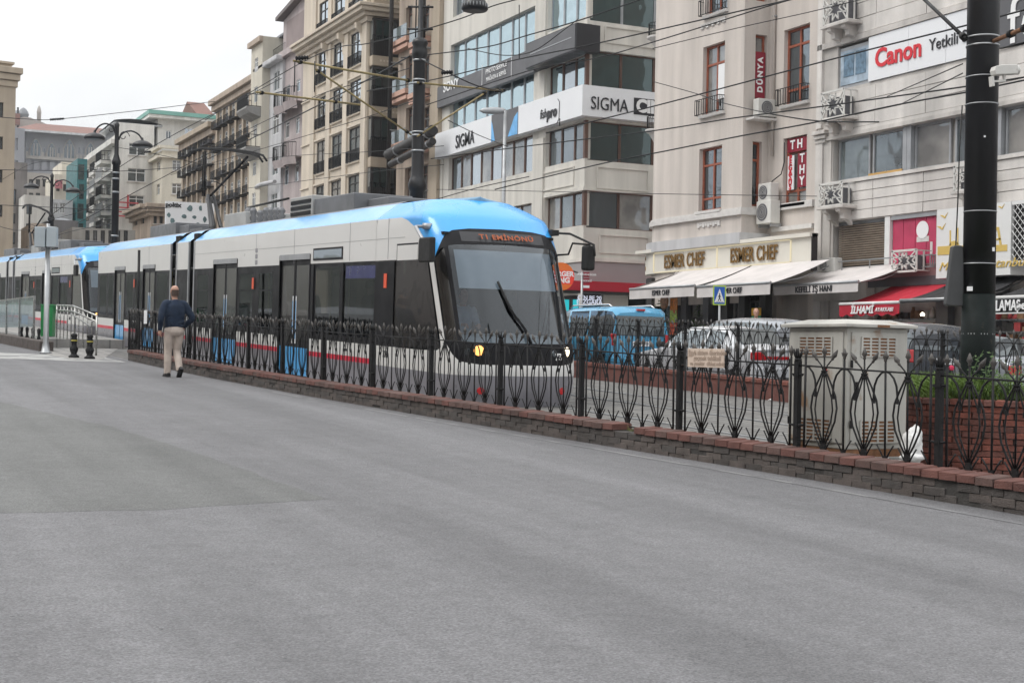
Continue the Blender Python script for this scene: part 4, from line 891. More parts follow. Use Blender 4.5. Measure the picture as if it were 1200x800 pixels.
u, z = fc.pix(529, 101, -.3); text(t3, fc, u, -.33, z+.02, 'SONY', .72, M['ltr_w'], bold=.01, sx=1.1)
u, z = fc.pix(582, 82, -.3); text(t3, fc, u, -.33, z+.08, 'PHOTO SERVICE', .36, M['ltr_w'], sx=.95); text(t3, fc, u, -.33, z-.32, 'MAĞAZA & SERVİS', .3, M['ltr_w'], sx=.95)
mb = MB(); 
for xx in (-1.75, 1.75): mb.box(u+xx-.015, -.32, z-.65, u+xx+.015, -.3, z+.55)
part('outline', mb, M['ltr_w'], t3, fc.M)
t4 = thing('sign_box', 'projecting black sign box at the corner above the grey band', 'sign', fc.at(Uc(632,70), -.9, z_sonyb-.2)); a0 = Uc(634, 70)
zz0, zz1 = fc.pix(677, 58, -.8)[1], fc.pix(677, 26, -.8)[1]
part('box', MB().box(a0, -.8, zz0, uc+.5, -.01, zz1), M['signk'], t4, fc.M); part('front_panel', MB().box(a0+.02, -.83, zz0+.05, uc+.42, -.801, zz1-.05), M['signg'], t4, fc.M)
part('white_line', MB().box(a0+.5, -.845, (zz0+zz1)/2+.0, uc+.1, -.831, (zz0+zz1)/2+.04), M['gframe'], t4, fc.M)
part('end_box', MB().box(.01, -.46, zz0, .42, -.01, zz1), M['signk'], t4, C0.M)
# relief panels, cornices
def relief(F_, r, m=M['sigma']):
    a, b, c, d = r; mb = MB(); e = .06
    mb.box(a, -.05, c, b, 0, c+e); mb.box(a, -.05, d-e, b, 0, d); mb.box(a, -.05, c+e, a+e, 0, d-e); mb.box(b-e, -.05, c+e, b, 0, d-e); part('relief_frame', mb, m, C, F_.M)
relief(fc, fc.rect(634, 673, 199, 221)); relief(C0, C0.rect(699, 760, 197, 223)); relief(C0, C0.rect(702, 760, 276, 298)); relief(C0, (0.9, uD-1, q(730,53), q(730,33)+.0)); 
bx(C, C0, 'moulding', 0, uD, -.12, 0, q(730,308), q(730,304), M['sigma']); bx(C, fc, 'moulding', .01, uc+.12, -.12, 0, Zc(660,309), Zc(660,305), M['sigma'])
bx(C, fc, 'moulding', ucol1, uc+.1, -.1, 0, zbt+.0, zbt+.16, M['sigma']); bx(C, C0, 'moulding', 0, uD, -.1, 0, q(720,225.5), q(720,224), M['sigma'])
bx(C, fc, 'pilaster', ucol0-.02, ucol1-.15, -.1, 0, 3.5, zA-.4, M['sigma']); bx(C, fc, 'pilaster', 0, .35, -.06, 0, 3.5, zA-.02, M['sigma']); bx(C, fc, 'pilaster', ucol0-.02, ucol1-.15, -.1, 0, zB+.02, z_sonyb-.36, M['sigma']); bx(C, fc, 'pilaster', ucol0-.02, ucol1-.15, -.1, 0, z_sonyt-.44, zt_c-.01, M['sigma'])
gs = mat('grey_painted_storey', (.30,.29,.29), .7, 0, .05, .6)
bx(C, C0, 'grey_storey', .01, uD-.01, -.06, 0, q(690,337), q(730,309), gs); bx(C, fc, 'grey_storey', .3, uc+.06, -.06, 0, Zc(660,337), Zc(660,309.5), gs)
redc = mat('red_canopy', (.42,.012,.03), .4, 0, .05, 2)
t = thing('burger_shop_canopy', 'long red canopy edge above the burger shop front', 'canopy', C0.M); part('canopy', MB().box(-1.6, -1.1, 0, uD, -.05, .42), redc, t, C0.at(0, 0, q(690,342)), ); 
zcan = q(690,342)
part('canopy_soffit', MB().box(-1.55, -1.05, -.1, uD, -.05, 0), M['dframe'], t, C0.at(0, 0, zcan))
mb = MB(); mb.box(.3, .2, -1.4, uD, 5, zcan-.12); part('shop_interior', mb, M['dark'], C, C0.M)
bx(C, C0, 'pier', C0.pix(704,380)[0], C0.pix(733,380)[0], -.2, .1, -1.4, zcan-.11, M['sigma'])
def screen(label, F_, r4, n, m):
    r_ = F_.rect(*r4, n=n); t = thing('screen', label, 'screen', F_.at(r_[0], n, r_[2])); part('frame', MB().box(-.04, .0, -.04, r_[1]-r_[0]+.04, .05, r_[3]-r_[2]+.04), M['signk'], t); part('display', MB().box(0, -.012, 0, r_[1]-r_[0], -.001, r_[3]-r_[2]), m, t); return t, r_
screen('left lit cyan screen in the burger shop front', C0, (660.5, 666.5, 351, 384), -.3, M['cyan']); screen('right lit cyan screen in the burger shop front', C0, (671, 677.5, 351, 384), -.3, M['cyan'])
t, r_ = screen('black display with white scrolling letters below the red canopy', C0, (682, 703.5, 343, 360), -.35, M['signk'])
text(t, C0, (r_[0]+r_[1])/2-.1, -.38, r_[3]-.24, 'ÇİN BE 20', .27, M['ledw'], bold=.004); text(t, C0, (r_[0]+r_[1])/2-.1, -.38, r_[2]+.22, 'E IZGARA', .30, M['ledw'], bold=.004)
# round fast food sign + small ones (on brackets at the corner)
p = onD(657, 324, 47.); t = thing('burger_shop_sign', 'round orange fast food sign on a bracket beside the tram cab', 'sign', p, None)
fS = Fr(p, R(-12)); rr = .46
def disc_part(z0, z1, m, nm):
    pts = []
    for i in range(25):
        a = math.pi*2*i/24; x, z = rr*math.cos(a)*.98, rr*1.02*math.sin(a)
        if z0-1e-6 <= z <= z1+1e-6: pts.append((x, z))
    xs = math.sqrt(max(0, 1-(z0/(rr*1.02))**2))*rr; 
    mb = MB(); 
    lo = math.sqrt(max(0, 1-(z0/(rr*1.02))**2))*rr; hi = math.sqrt(max(0, 1-(z1/(rr*1.02))**2))*rr; poly = []
    for i in range(9): z = z0+(z1-z0)*i/8; poly.append((math.sqrt(max(0, 1-(z/(rr*1.02))**2))*rr, z))
    for i in range(9): z = z1+(z0-z1)*i/8; poly.append((-math.sqrt(max(0, 1-(z/(rr*1.02))**2))*rr, z))
    mb.prism(poly, -.06, .06, 'y'); part(nm, mb, m, t, fS.M)
ob = emit('lit_orange_sign', (.9,.2,.03), .25); disc_part(.2, .465, ob, 'bun_top'); disc_part(-.47, -.26, ob, 'bun_bottom'); disc_part(-.26, .2, emit('lit_red_sign', (.75,.05,.03), .4), 'filling')
text(t, fS, 0, -.075, .08, 'BURGER', .23, M['ltr_w'], bold=.01); text(t, fS, 0, -.075, -.13, 'KING', .25, M['ltr_w'], bold=.012)
part('bracket', MB().tube([(.45, .1, .2), (.85, .9, .2)], .025, 6), M['dframe'], t, fS.M)
# street name sign post
p0 = onG(682, 440); p0 = V((21.9, onX(682,330,21.9).y, 0)); p0.z = gz(p0.y); t = thing('street_name_post', 'thin grey post with dark red street name plates beside the burger shop', 'sign post', p0)
fP = Fr(p0, R(-8)); ztop_ = fP.pix(682, 319)[1]
part('post', MB().tube([(0,0,0), (0,0,ztop_)], .04, 8), M['steel'], t, fP.M)
for y0, y1, w1, txt_ in ((318.5, 325, .0, 'HÜDAVENDİGAR'), (325.5, 332.5, 0, 'CADDESİ')):
    a, z1_ = fP.pix(671.5, y0); b, z0_ = fP.pix(690, y1); part('name_plate', MB().box(.03, -.06, z0_, b, -.03, z1_), rd, t, fP.M); text(t, fP, (.03+b)/2, -.068, (z0_+z1_)/2, txt_, .085, M['ltr_w'])
a, z1_ = fP.pix(672, 334); part('name_plate', MB().box(.03, -.06, z1_-.08, fP.pix(690,334)[0], -.03, z1_), M['signw'], t, fP.M)
# ================================================================== D: narrow beige building with pipes
def street_frame(px_left, X=30., py=250): p = onX(px_left, py, X); return Fr((X, p.y, gz(p.y)), R(-90))
fd = street_frame(463.5); Ud = lambda px, py=100: fd.pix(px, py)[0]; Zd = lambda px, py: fd.pix(px, py)[1]
ud1 = fd.o.y-fc.o.y-.02; D = thing('narrow_building', 'narrow beige building with dark pipes and salmon balcony bands between the cream and ivory blocks', 'building', fd.M)
opsD = []
rowsD = [(-60, -18), (8, 38), (66, 98), (126, 158)]
for y0, y1 in rowsD: 
    for x0, x1 in ((475.5, 483), (494.5, 503)): r_ = fd.rect(x0, x1, y0, y1); opsD.append(r_)
opsD += [fd.rect(474, 482, 196, 236), fd.rect(492, 501, 193, 236)]
wall(D, fd, 0, ud1, -1.5, 36, opsD, M['brown'], .3, back=12)
for r_ in opsD: window(D, fd, r_, 'bronze', 'gmid', 1 if r_[1]-r_[0] < .9 else 2, .75, .3, .07)
bx(D, fd, 'pilaster', Ud(508.5, 120), ud1-.01, -.25, 0, -1, 35.9, M['beige'])
for (y0, y1) in rowsD[1:]:
    for x0, x1 in ((465, 484), (487, 506)):
        zb_ = Zd((x0+x1)/2, y1+12); bx(D, fd, 'balcony_band', Ud(x0), Ud(x1), -.5, 0, zb_-.18, zb_+.1, M['salmon']); bx(D, fd, 'balcony_band', Ud(x0), Ud(x1), -.42, 0, zb_-.5, zb_-.28, M['salmon'])
        bx(D, fd, 'glass_rail', Ud(x0)+.05, Ud(x1)-.05, -.46, -.42, zb_+.1, zb_+.85, M['gpale'])
for x in (469.8, 506.8):
    t = thing('drain_pipe', ('left' if x < 480 else 'right')+' thick dark vertical pipe on the narrow beige building', 'pipe', fd.at(Ud(x, 120), -.7, 0)); mb = MB(); mb.tube([(0, 0, Zd(x, 255)), (0, 0, 35.5)], .13, 10); part('pipe', mb, M['boxgrey'] if 0 else M['dframe'], t)
    mb = MB(); [mb.box(-.16, -.02, 8+4*k, .16, .7, 8.06+4*k) for k in range(7)]; part('pipe_clamp', mb, M['steel'], t)
for yy, r_, lab in ((177, .3, 'thick dark horizontal duct across the narrow beige building'), (189, .2, 'thinner dark horizontal duct below the thick one')):
    t = thing('duct', lab, 'duct', fd.at(0, -1.3, Zd(485, yy))); mb = MB(); a = fd.pix(455 if r_ > .25 else 458, yy, -1.3)[0]; b = fd.pix(507, yy, -1.3)[0]; mb.tube([(a, 0, -.25), (a+.15, 0, -.22), (b-.2, 0, .25), (b, 0, .3)], r_, 12); part('duct_body', mb, M['dframe'], t)
    mb = MB(); mb.tube([(a+1.5, 0, -.17), (a+1.6, 0, -.165)], r_*1.08, 12); mb.tube([(b-.6, 0, .2), (b-.5, 0, .21)], r_*1.1, 12); part('duct_collar', mb, M['steel'], t)

# ================================================================== E: cream building
fe = Fr((29.2, onX(432.5, 27, 29.2).y, 0), R(-90)); ye = fe.o.y; ze = gz(ye); uE0 = 0
yl = onX(354, 150, 29.2).y; fe = Fr((29.2, yl, ze), R(-90)); E0 = Fr((29.2, ye, ze), 0); ueL = yl-ye
E_ = thing('cream_building', 'tall cream stone building with dark glazed corner bays and heavy cornice', 'building', fe.M)
cols_e = [(372.5, 383), (390, 402.5), (410, 423)]
rows_e = [(-62, -27), (-10, 27), (50, 88), (104, 142), (157, 196), (211, 243)]    # y at the middle column
ops = []
def Er(c, k):
    x0, x1 = cols_e[c]; u0, u1 = fe.pix(x0, 100)[0], fe.pix(x1, 100)[0]; xm = 396.7
    return (u0, u1, fe.pix(xm, rows_e[k][1])[1], fe.pix(xm, rows_e[k][0])[1])
for c in range(3):
    for k in range(6): ops.append(Er(c, k))
ops.append((.5, ueL-.3, -1.5, fe.pix(400, 262)[1]))
wall(E_, fe, 0, ueL, -1.5, 44, ops, M['cream'], .16, back=14, caps='ltb')
for i, r_ in enumerate(ops[:18]):
    window(E_, fe, r_, 'dframe', 'gsky' if i % 6 < 4 else 'gmid', 2, .72, .16, .06, sill='cream')
    railing(E_, fe, r_[0]-.08, r_[1]+.08, r_[2]+.05, r_[2]+(r_[3]-r_[2])*.33, -.16, M['iron'], .13, r=.02)
zcn = fe.pix(432, 7.5)[1]; zcb = fe.pix(432, 26)[1]
for i, (o, a, b) in enumerate(((.25, 0, .3), (.5, .3, .55), (.8, .55, .8), (.95, .8, 1.0))):
    z0_ = zcb+(zcn-zcb)*a; z1_ = zcb+(zcn-zcb)*b-.005
    bx(E_, fe, 'cornice', -.3, ueL+o, -o, .0, z0_, z1_, M['cream'], .03)
    bx(E_, E0, 'cornice', .001, 9, -o, -.001, z0_, z1_, M['cream'], .03)
for px_ in (385.5, 404.5, 425.5):
    for k in (2,):
        u = fe.pix(px_, 50)[0]; zt_ = fe.pix(396.7, 45)[1]; mb = MB(); mb.prism([(0, 0), (0, -1.4), (-.12, -1.3), (-.2, -.6), (-.5, -.35), (-.55, 0)], -.16, .16, 'x'); part('corbel', mb, M['cream'], E_, fe.at(u, 0, zt_), .02)
for px_ in (368.5, 386.5, 406.5, 428): 
    u = fe.pix(px_, 100)[0]; w_ = .42
    bx(E_, fe, 'pilaster', u-w_, u+w_, -.14, 0, -1, zcb-.02, M['cream'], .02)
    if px_ < 429: bx(E_, fe, 'pilaster', u-w_*.8, u+w_*.8, -.12, 0, zcn+.01, 43.9, M['cream'], .02)
for k in range(2, 6):
    z_ = (rows_e[k][1]+rows_e[min(5, k+1)][0])/2; zz = fe.pix(396.7, rows_e[k][1]+5)[1]; bx(E_, fe, 'string_course', .02, ueL-.02, -.1, 0, zz-.5, zz-.38, M['cream'])
# flank with dark corner bays
vrow = [(-40, -8, 'gteal'), (27, 63, 'gteal'), (84, 122, 'gteal'), (142, 181, 'gteal'), (199, 234, 'gdark')]
vE = E0.pix(467, 150)[0]; 
opsv = []
for y0, y1, _ in vrow: opsv.append((.35, vE-.3, E0.pix(447, y1)[1], E0.pix(447, y0)[1]))
wall(E_, E0, 0, vE+3, -1.5, 44, [], M['beige'], .4, back=13.9, caps='r')
for i, ((y0, y1, g), r_) in enumerate(zip(vrow, opsv)):
    bo = .55; a, b, c, d = r_
    t = part('corner_bay', MB().box(a-.25, -bo, c-.25, b+.1, 0, d+.15), M['dframe'], E_, E0.M)
    n_ = 3; w_ = (b-a)/n_
    for j in range(n_):
        part('pane', MB().box(a+w_*j+.05-.12, -bo-.015, c+(d-c)*.38, a+w_*(j+1)-.05-.12, -bo-.001, d), M['gteal' if (i+j) % 3 else 'gdark'], t, E0.M)
    part('pane', MB().box(a-.28, -bo+.05, c+(d-c)*.38, a-.251, -.05, d), M['gsky'], t, E0.M)
    mb = MB(); mb.box(a-.35, -bo-.15, c+.9, b+.15, -bo-.11, c+.95); [mb.box(a-.35+(b-a+.5)*j/16-.01, -bo-.145, c-.2, a-.35+(b-a+.5)*j/16+.01, -bo-.12, c+.9) for j in range(17)]; part('bay_railing', mb, M['iron'], t, E0.M)
    bx(E_, E0, 'bay_base', a-.3, b+.15, -bo-.02, 0, c-.9, c-.26, M['beige'], .05)
    if i < 3: mb = MB(); [mb.box(a+.2+j*.22, -bo-.035, c-.62, a+.32+j*.22, -bo-.021, c-.5) for j in range(6)]; part('relief_print', mb, M['cream'], E_, E0.M)

# ------------------------------------------------------------------ generic row building
def row_building(name, label, px_l, px_r, X, ztop_px, m, cols_, rows_, style='wframe', pane='gmid', wcol=2, trans=.7, py=200, depth=.12, backd=11, relief=True, right=3.):
    a = onX(px_l, py, X); b = onX(px_r, py, X); F_ = Fr((X, a.y, gz(a.y)), R(-90)); L_ = a.y-b.y
    t = thing(name, label, 'building', F_.M); zt_ = F_.pix(*ztop_px)[1]
    ops_ = []
    for (x0, x1) in cols_:
        u0, u1 = F_.pix(x0, py)[0], F_.pix(x1, py)[0]
        for (xr, y0, y1) in rows_: ops_.append((u0, u1, F_.pix(xr, y1)[1], F_.pix(xr, y0)[1]))
    wall(t, F_, 0, L_, -1.5, zt_, ops_, m, depth, back=backd)
    for i, r_ in enumerate(ops_): window(t, F_, r_, style, pane if (i*7) % 5 else 'gdark', wcol, trans, depth, .05)
    return t, F_, L_, zt_, ops_
# ================================================================== F: mauve building
t, F_, L_, zt_, ops_ = row_building('mauve_building', 'mauve rendered building with curved balconies and a gable', 329, 356.5, 29.4, (356, 8), M['mauve'],
    [(333.5, 338), (345.5, 350)], [(341, 98, 112), (341, 141, 160), (341, 192, 215)], pane='gdark', wcol=1, trans=.8)
bx(t, F_, 'moulding', 0, L_, -.35, 0, F_.pix(356, 52)[1]-.2, F_.pix(356, 52)[1]+.25, M['mauve'])
bx(t, F_, 'loggia_shade_panel', .8, L_-.3, -.01, .05, F_.pix(340, 56)[1], F_.pix(340, 28)[1]+.3, mat('loggia_shade_render', (.25,.205,.20), .85, 0, .1, .6))  # flat panel; the recess's shade is put into its darker mauve
r_ = F_.rect(356.5-.5-5.5, 355, 27, 42); window(t, F_, (L_-1.9, L_-.9, F_.pix(352,43)[1], F_.pix(352,27)[1]), 'dframe', 'gdark', 1, None, -.01+.1, .07)
mb = MB(); mb.prism([(-.5, F_.pix(333, 24)[1]), (-.5, F_.pix(333, 20)[1]), (L_+.3, F_.pix(354, -8)[1]), (L_+.3, F_.pix(354, -3)[1])], -.5, 3, 'y'); mb.prism([(0, F_.pix(333, 24)[1]-.01), (L_, F_.pix(354, -3)[1]), (L_, zt_-.01), (0, zt_-3)], 0.01, 3, 'y', M['mauve']); mb.m = [1 if k_ >= 6 else 0 for k_ in range(len(mb.m))]; mb.mats = [mat('dark_roof_edge', (.16,.14,.135), .8, 0, .1, 1), M['mauve']]; part('roof', mb, None, t, F_.M)
for i, yy in enumerate((123, 186)):
    z_ = F_.pix(343, yy+2)[1]; mb = MB()
    def f(i_, j_, z0_=z_): u = .6+(L_-1.0)*i_; o = .55+.55*abs(math.sin(i_*math.pi*2))**.5; return (u, -o*(1-.15*(1-j_)), z0_-.55+.55*j_)
    mb.grid(f, 32, 2); mb.grid(lambda a_, b_: (f(a_, 1)[0], f(a_, 1)[1]*(1-b_), z_), 32, 1); part('balcony_slab', mb, M['mauve'], t, F_.M)
    mb = MB(); 
    for k in range(33):
        x, y, z = f(k/32, 1); mb.tube([(x, y+.04, z_), (x, y+.04, z_+1.0)], .02, 4)
    mb.tube([(f(k/32, 1)[0], f(k/32, 1)[1]+.04, z_+1.0) for k in range(33)], .03, 5); part('balcony_railing', mb, M['iron'], t, F_.M)
bx(t, F_, 'chimney', 1, 1.6, 3, 3.6, zt_-1, zt_+1.4, M['concrete'])
# ================================================================== G: pale grey bay building
t, F_, L_, zt_, ops_ = row_building('bay_fronted_building', 'pale grey narrow building with a shallow bay and glazed attic', 304, 329, 29.2, (318, 75), M['lgrey'],
    [(307.5, 313.5), (318.5, 325.5)], [(317, 88, 110), (317, 135, 160), (317, 185, 207), (317, 228, 250)], 'wframe', 'gmid', 2, .68)
bx(t, F_, 'bay_cornice', -.3, L_+.2, -.6, .0, zt_-.3, zt_+.1, M['lgrey'], .1)
f = part('glazed_attic', MB().box(.4, 1.0, zt_, L_-.2, 6, zt_+2.1), M['slate'], t, F_.M)
for i in range(5): part('pane', MB().box(.6+i*(L_-1.2)/5, .96, zt_+.3, .6+(i+.88)*(L_-1.2)/5, .995, zt_+1.8), M['gsky'], f, F_.M)
bx(t, F_, 'roof', -.2, L_, -.0+.6, 6.5, zt_+2.1, zt_+2.25, M['slate'])
railing(t, F_, .1, L_-.1, zt_+.15, zt_+1.1, .2, M['iron'], .2, sides=False)
for yy in (240,): 
    z_ = F_.pix(317, 217)[1]; mb = MB(); mb.tube([(.3+(L_-.6)*k/12, -.35-.35*math.sin(k/12*math.pi), z_) for k in range(13)], .16, 6); part('bay_moulding', mb, M['lgrey'], t, F_.M)
# ================================================================== H and I: brown buildings full of air conditioners
def planters(t, F_, L_, rows_, cols_, py, seed, lab):
    rnd = random.Random(seed)
    for (xr, y0, y1) in rows_:
        z_ = F_.pix(xr, y1)[1]
        for (x0, x1) in cols_:
            u = F_.pix(x0, py)[0]; w_ = F_.pix(x1, py)[0]-u
            mb = MB(); mb.box(u-.25, -.7, z_-.45, u+w_+.25, -.02, z_-.38)
            for k in range(9): q_ = u-.25+(w_+.5)*k/8; mb.box(q_-.015, -.7, z_-.4, q_+.015, -.67, z_+.2)
            mb.box(u-.25, -.7, z_+.17, u+w_+.25, -.66, z_+.21); part('window_cage', mb, M['iron'], t, F_.M)
            if rnd.random() < .62:
                part('fan_unit', MB().box(u-.1, -.55, z_-.36, u+w_+.05, -.2, z_+.02), M['acg'] if rnd.random() < .7 else M['acw'], t, F_.M, None and 0)
Hc = [(256.5, 260), (263, 267), (270.5, 274.5), (278.5, 282.5), (287, 291), (295, 299)]
Hr = [(277, 118, 136), (277, 148, 164), (277, 180, 196), (277, 212, 228), (277, 238, 256)]
t, F_, L_, zt_, ops_ = row_building('brown_building', 'brown terraced building with a cage and air conditioner under every window', 252.5, 304, 29.6, (277, 104), M['brown'], Hc, Hr, 'wframe', 'gmid', 2, .7)
planters(t, F_, L_, Hr[:4], Hc, 200, 4, ''); bx(t, F_, 'cornice', -.4, L_, -.7, 0, zt_-.5, zt_-.02, M['brown'], .05); bx(t, F_, 'cornice', -.4, L_, -.4, 0, zt_-1., zt_-.52, M['brown'], .05)
for c in Hc+[(302.5, 303.5)]: u = F_.pix(c[0]-1.7, 200)[0]; bx(t, F_, 'pilaster', u-.28, u+.28, -.16, 0, -1, zt_-1.02, M['beige'])
for c in Hc[::2]: bx(t, F_, 'lower_panel', F_.pix(c[0],250)[0]-.2, F_.pix(c[1],250)[0]+.2, -.1, 0, 2, 3.6, M['lgrey'])
# taller yellowish part with two dark round balconies
t, F_, L_, zt_, ops_ = row_building('yellow_building', 'yellowish tall narrow building with two dark railed balconies', 292, 305, 28.6, (300, 48), M['whitec'], [(296, 300)], [(298, 70, 86), (298, 103, 121), (298, 146, 162), (298, 190, 206), (298, 226, 244)], 'wframe', 'gmid', 2, .7)
bx(t, F_, 'cornice', -.2, L_+.1, -.3, 0, zt_-.4, zt_-.01, M['brown'])
for y_ in (130, 176):
    z_ = F_.pix(298, y_)[1]; mb = MB(); mb.prism([(0, 0), (-1.1, 0), (-1.15, -.12), (-.9, -.45), (0, -.75)], .1, L_-.1, 'x'); part('balcony', mb, M['concrete'], t, F_.at(0, 0, z_)); railing(t, F_, .15, L_-.15, z_+.05, z_+.95, -1.08, M['iron'], .1, 'balcony_railing', .025)
Ic = [(217, 219.5), (222.5, 225.5), (228.5, 231.5), (234.5, 238), (241, 244.5), (247, 250.5)]
Ir = [(235, 160, 172), (235, 182, 195), (235, 208, 220), (235, 234, 247)]
t, F_, L_, zt_, ops_ = row_building('lower_brown_building', 'lower brown building with dark balcony boxes behind the pantograph', 214.5, 252.5, 29.8, (235, 153), M['brown'], Ic, Ir, 'wframe', 'gmid', 2, .7)
planters(t, F_, L_, Ir, Ic, 200, 9, ''); bx(t, F_, 'cornice', -.4, L_, -.8, 0, zt_-.5, zt_-.02, M['beige'], .05); bx(t, F_, 'cornice', -.4, L_, -.4, 0, zt_-1.1, zt_-.52, M['brown'], .05)
for c in Ic: u = F_.pix(c[0]-1.4, 200)[0]; bx(t, F_, 'pilaster', u-.28, u+.28, -.16, 0, -1, zt_-1.12, M['beige'])

# ================================================================== J: white building at the bend
def two_face(name, label, px_c, D_, px_l, px_r, ytop, m, left, right, Lang=R(-90), pane='gmid', style='wframe', backd=14, m2=None):
    p = onD(px_c, 300, D_); p.z = gz(p.y); FR_ = Fr(p, 0.0); 
    ul = None
    FL0 = Fr(p, Lang); uL_ = FL0.pix(px_l, 300)[0]; FL = Fr(FL0.P(uL_, 0, 0), Lang); ur = FR_.pix(px_r, 300)[0]
    t = thing(name, label, 'building', FR_.M); zt_ = FR_.pix(px_c, ytop)[1]; W_ = -uL_
    def mk(F_, L_, spec, dz):
        o = []
        for x0, x1, y0, y1 in spec: o.append(F_.rect(x0, x1, y0, y1))
        wall(t, F_, 0, L_, -2, zt_, o, m if F_ is FR_ else (m2 or m), .25, back=W_ if F_ is FR_ else ur, caps='r' if F_ is FR_ else 'lt')
        for i, r_ in enumerate(o): 
            if r_[1]-r_[0] > .15 and r_[3]-r_[2] > .2: window(t, F_, r_, style, pane if i % 3 else 'gdark', 3 if r_[1]-r_[0] > 2.2 else 2, .7, .25, .08, sill='stone2' if F_ is FR_ else None)
    mk(FR_, ur, right, 0); mk(FL, W_, left, 0)
    return t, FR_, FL, ur, W_, zt_
lf = []
for x0, x1, yy0 in ((103.5, 106.5, 208), (110, 113.5, 199), (117, 120.5, 190), (124.5, 129, 178)):
    for k in range(5): h_ = 11+ (x0-103)*.08; y = yy0+k*(19-(x0-103)*-.02) if 0 else yy0+k*20; lf.append((x0, x1, y, y+h_-1))
rt = [(151, 171, 168, 182), (149.5, 170.5, 197.5, 213), (151, 169, 229, 243)]
t, JR, JL, ur, wl_, zt_ = two_face('white_corner_building', 'white corner building with ornate balconies, behind the left lamp post', 134.5, 152., 99, 178, 156, M['white'], lf, rt, pane='gdark')
bx(t, JR, 'parapet', .01, ur, .1, .4, zt_, zt_+1.2, M['white']); bx(t, JL, 'cornice', 0, wl_+.4, -.7, 0, zt_-1.2, zt_-.7, M['white']); bx(t, JL, 'cornice', 0, wl_+.4, -.5, 0, zt_-4.2, zt_-3.9, M['white'])
for i, (x0, x1, yy0) in enumerate(((103.5, 106.5, 208), (110, 113.5, 199), (117, 120.5, 190), (124.5, 129, 178))):
    for k in range(5):
        r_ = JL.rect(x0, x1, yy0+k*20+9, yy0+k*20+13); bx(t, JL, 'balcony', r_[0]-.6, r_[1]+.6, -1.1, 0, r_[2]-.3, r_[2]+.1, M['white']); railing(t, JL, r_[0]-.6, r_[1]+.6, r_[2]+.1, r_[2]+1.1, -1.05, M['lgrey'] if k % 2 else M['iron'], .3, name='balcony_railing', r=.03)
t2, KR, KL, ur2, wl2, zt2 = two_face('cream_corner_building', 'cream building with a rounded corner beside the white corner building', 188, 149., 176, 216, 176, M['whitec'], [(184, 187.5, 190, 200), (183.5, 187, 216, 228)], [(202, 212.5, 187.5, 200), (201.5, 213, 215, 227.5)], pane='gdark')
for dz in (.2, -.8): bx(t2, KR, 'cornice', -.4, ur2, -.5, 0, zt2+dz, zt2+dz+.3, M['whitec']); bx(t2, KL, 'cornice', 0, wl2, -.5, -.001, zt2+dz, zt2+dz+.3, M['whitec'])
# set back penthouses above
p = onD(182, 300, 158.); p.z = gz(p.y); F_ = Fr(p, R(0)); t = thing('penthouse', 'white penthouse storey with a green copper eave and hipped roof', 'building', F_.M)
z0_, z1_ = F_.pix(200, 178)[1], F_.pix(200, 141)[1]; w_ = F_.pix(262, 200)[0]
oo = [F_.rect(194, 201, 153, 163), F_.rect(216, 227, 150, 165), F_.rect(243, 250, 155, 165)]
wall(t, F_, 0, w_, z0_-8, z1_, oo, M['white'], .2, back=12); [window(t, F_, r_, 'wframe', 'gsky' if i else 'gdark', 2, None, .2, .1) for i, r_ in enumerate(oo)]
bx(t, F_, 'eave', -1.2, w_+.5, -1.2, 12.5, z1_, z1_+.35, M['white']); bx(t, F_, 'copper_gutter', -1.3, w_+.6, -1.35, 12.6, z1_+.36, z1_+.8, M['copper'])
mb = MB(); a, b = 4.5, w_-1.; mb.v += [(a, 0, z1_+.8), (b, 0, z1_+.8), (b, 12, z1_+.8), (a, 12, z1_+.8), ((a+b)/2-1, 6, z1_+3.3), ((a+b)/2+1, 6, z1_+3.3)]
for q_ in ((0,1,5,4), (1,2,5), (2,3,4,5), (3,0,4)): mb.face(q_)
part('roof', mb, M['rtile'], t, F_.M)
p = onD(137, 300, 157.); p.z = gz(p.y); F_ = Fr(p, 0); t = thing('rooftop_pavilion', 'grey roofed rooftop pavilion on the white corner building', 'building', F_.M); z1_ = F_.pix(160, 147)[1]; w_ = F_.pix(178.5, 200)[0]
wall(t, F_, 0, w_, zt_, z1_, [], M['slate'], .1, back=9); mb = MB(); mb.grid(lambda i, j: (-.8+(w_+1.6)*i, -1.2+11*j, z1_+.0+.5*math.sin(math.pi*min(1, .15+i*.8))), 16, 2); mb.box(-.8, -1.2, z1_-.12, w_+.8, 9.8, z1_+.02); part('roof', mb, M['steel'], t, F_.M)
for i in range(7): part('window_strip', MB().box(.5+i*w_/7.5, -.03, z1_-2.2, .5+(i+.8)*w_/7.5, -.005, z1_-.5), M['gmid'], t, F_.M)
t = thing('red_scaffold_sign', 'red rooftop sign frame low on the white corner building', 'sign', JR.P(0, -1, 0)); a0 = JR.pix(137, 240, -1)[0]; a1 = JR.pix(151, 240, -1)[0]
mb = MB()
for yy in (238, 244, 249, 254): z_ = JR.pix(145, yy, -1)[1]; mb.box(a0, -1, z_, a1+1, -.9, z_+.14)
mb.box(a1-.2, -1, JR.pix(145, 256, -1)[1], a1, -.9, JR.pix(145, 228, -1)[1]); part('sign_frame', mb, mat('faded_red_paint', (.45,.05,.06), .6, 0, .1, 2), t, JR.M)
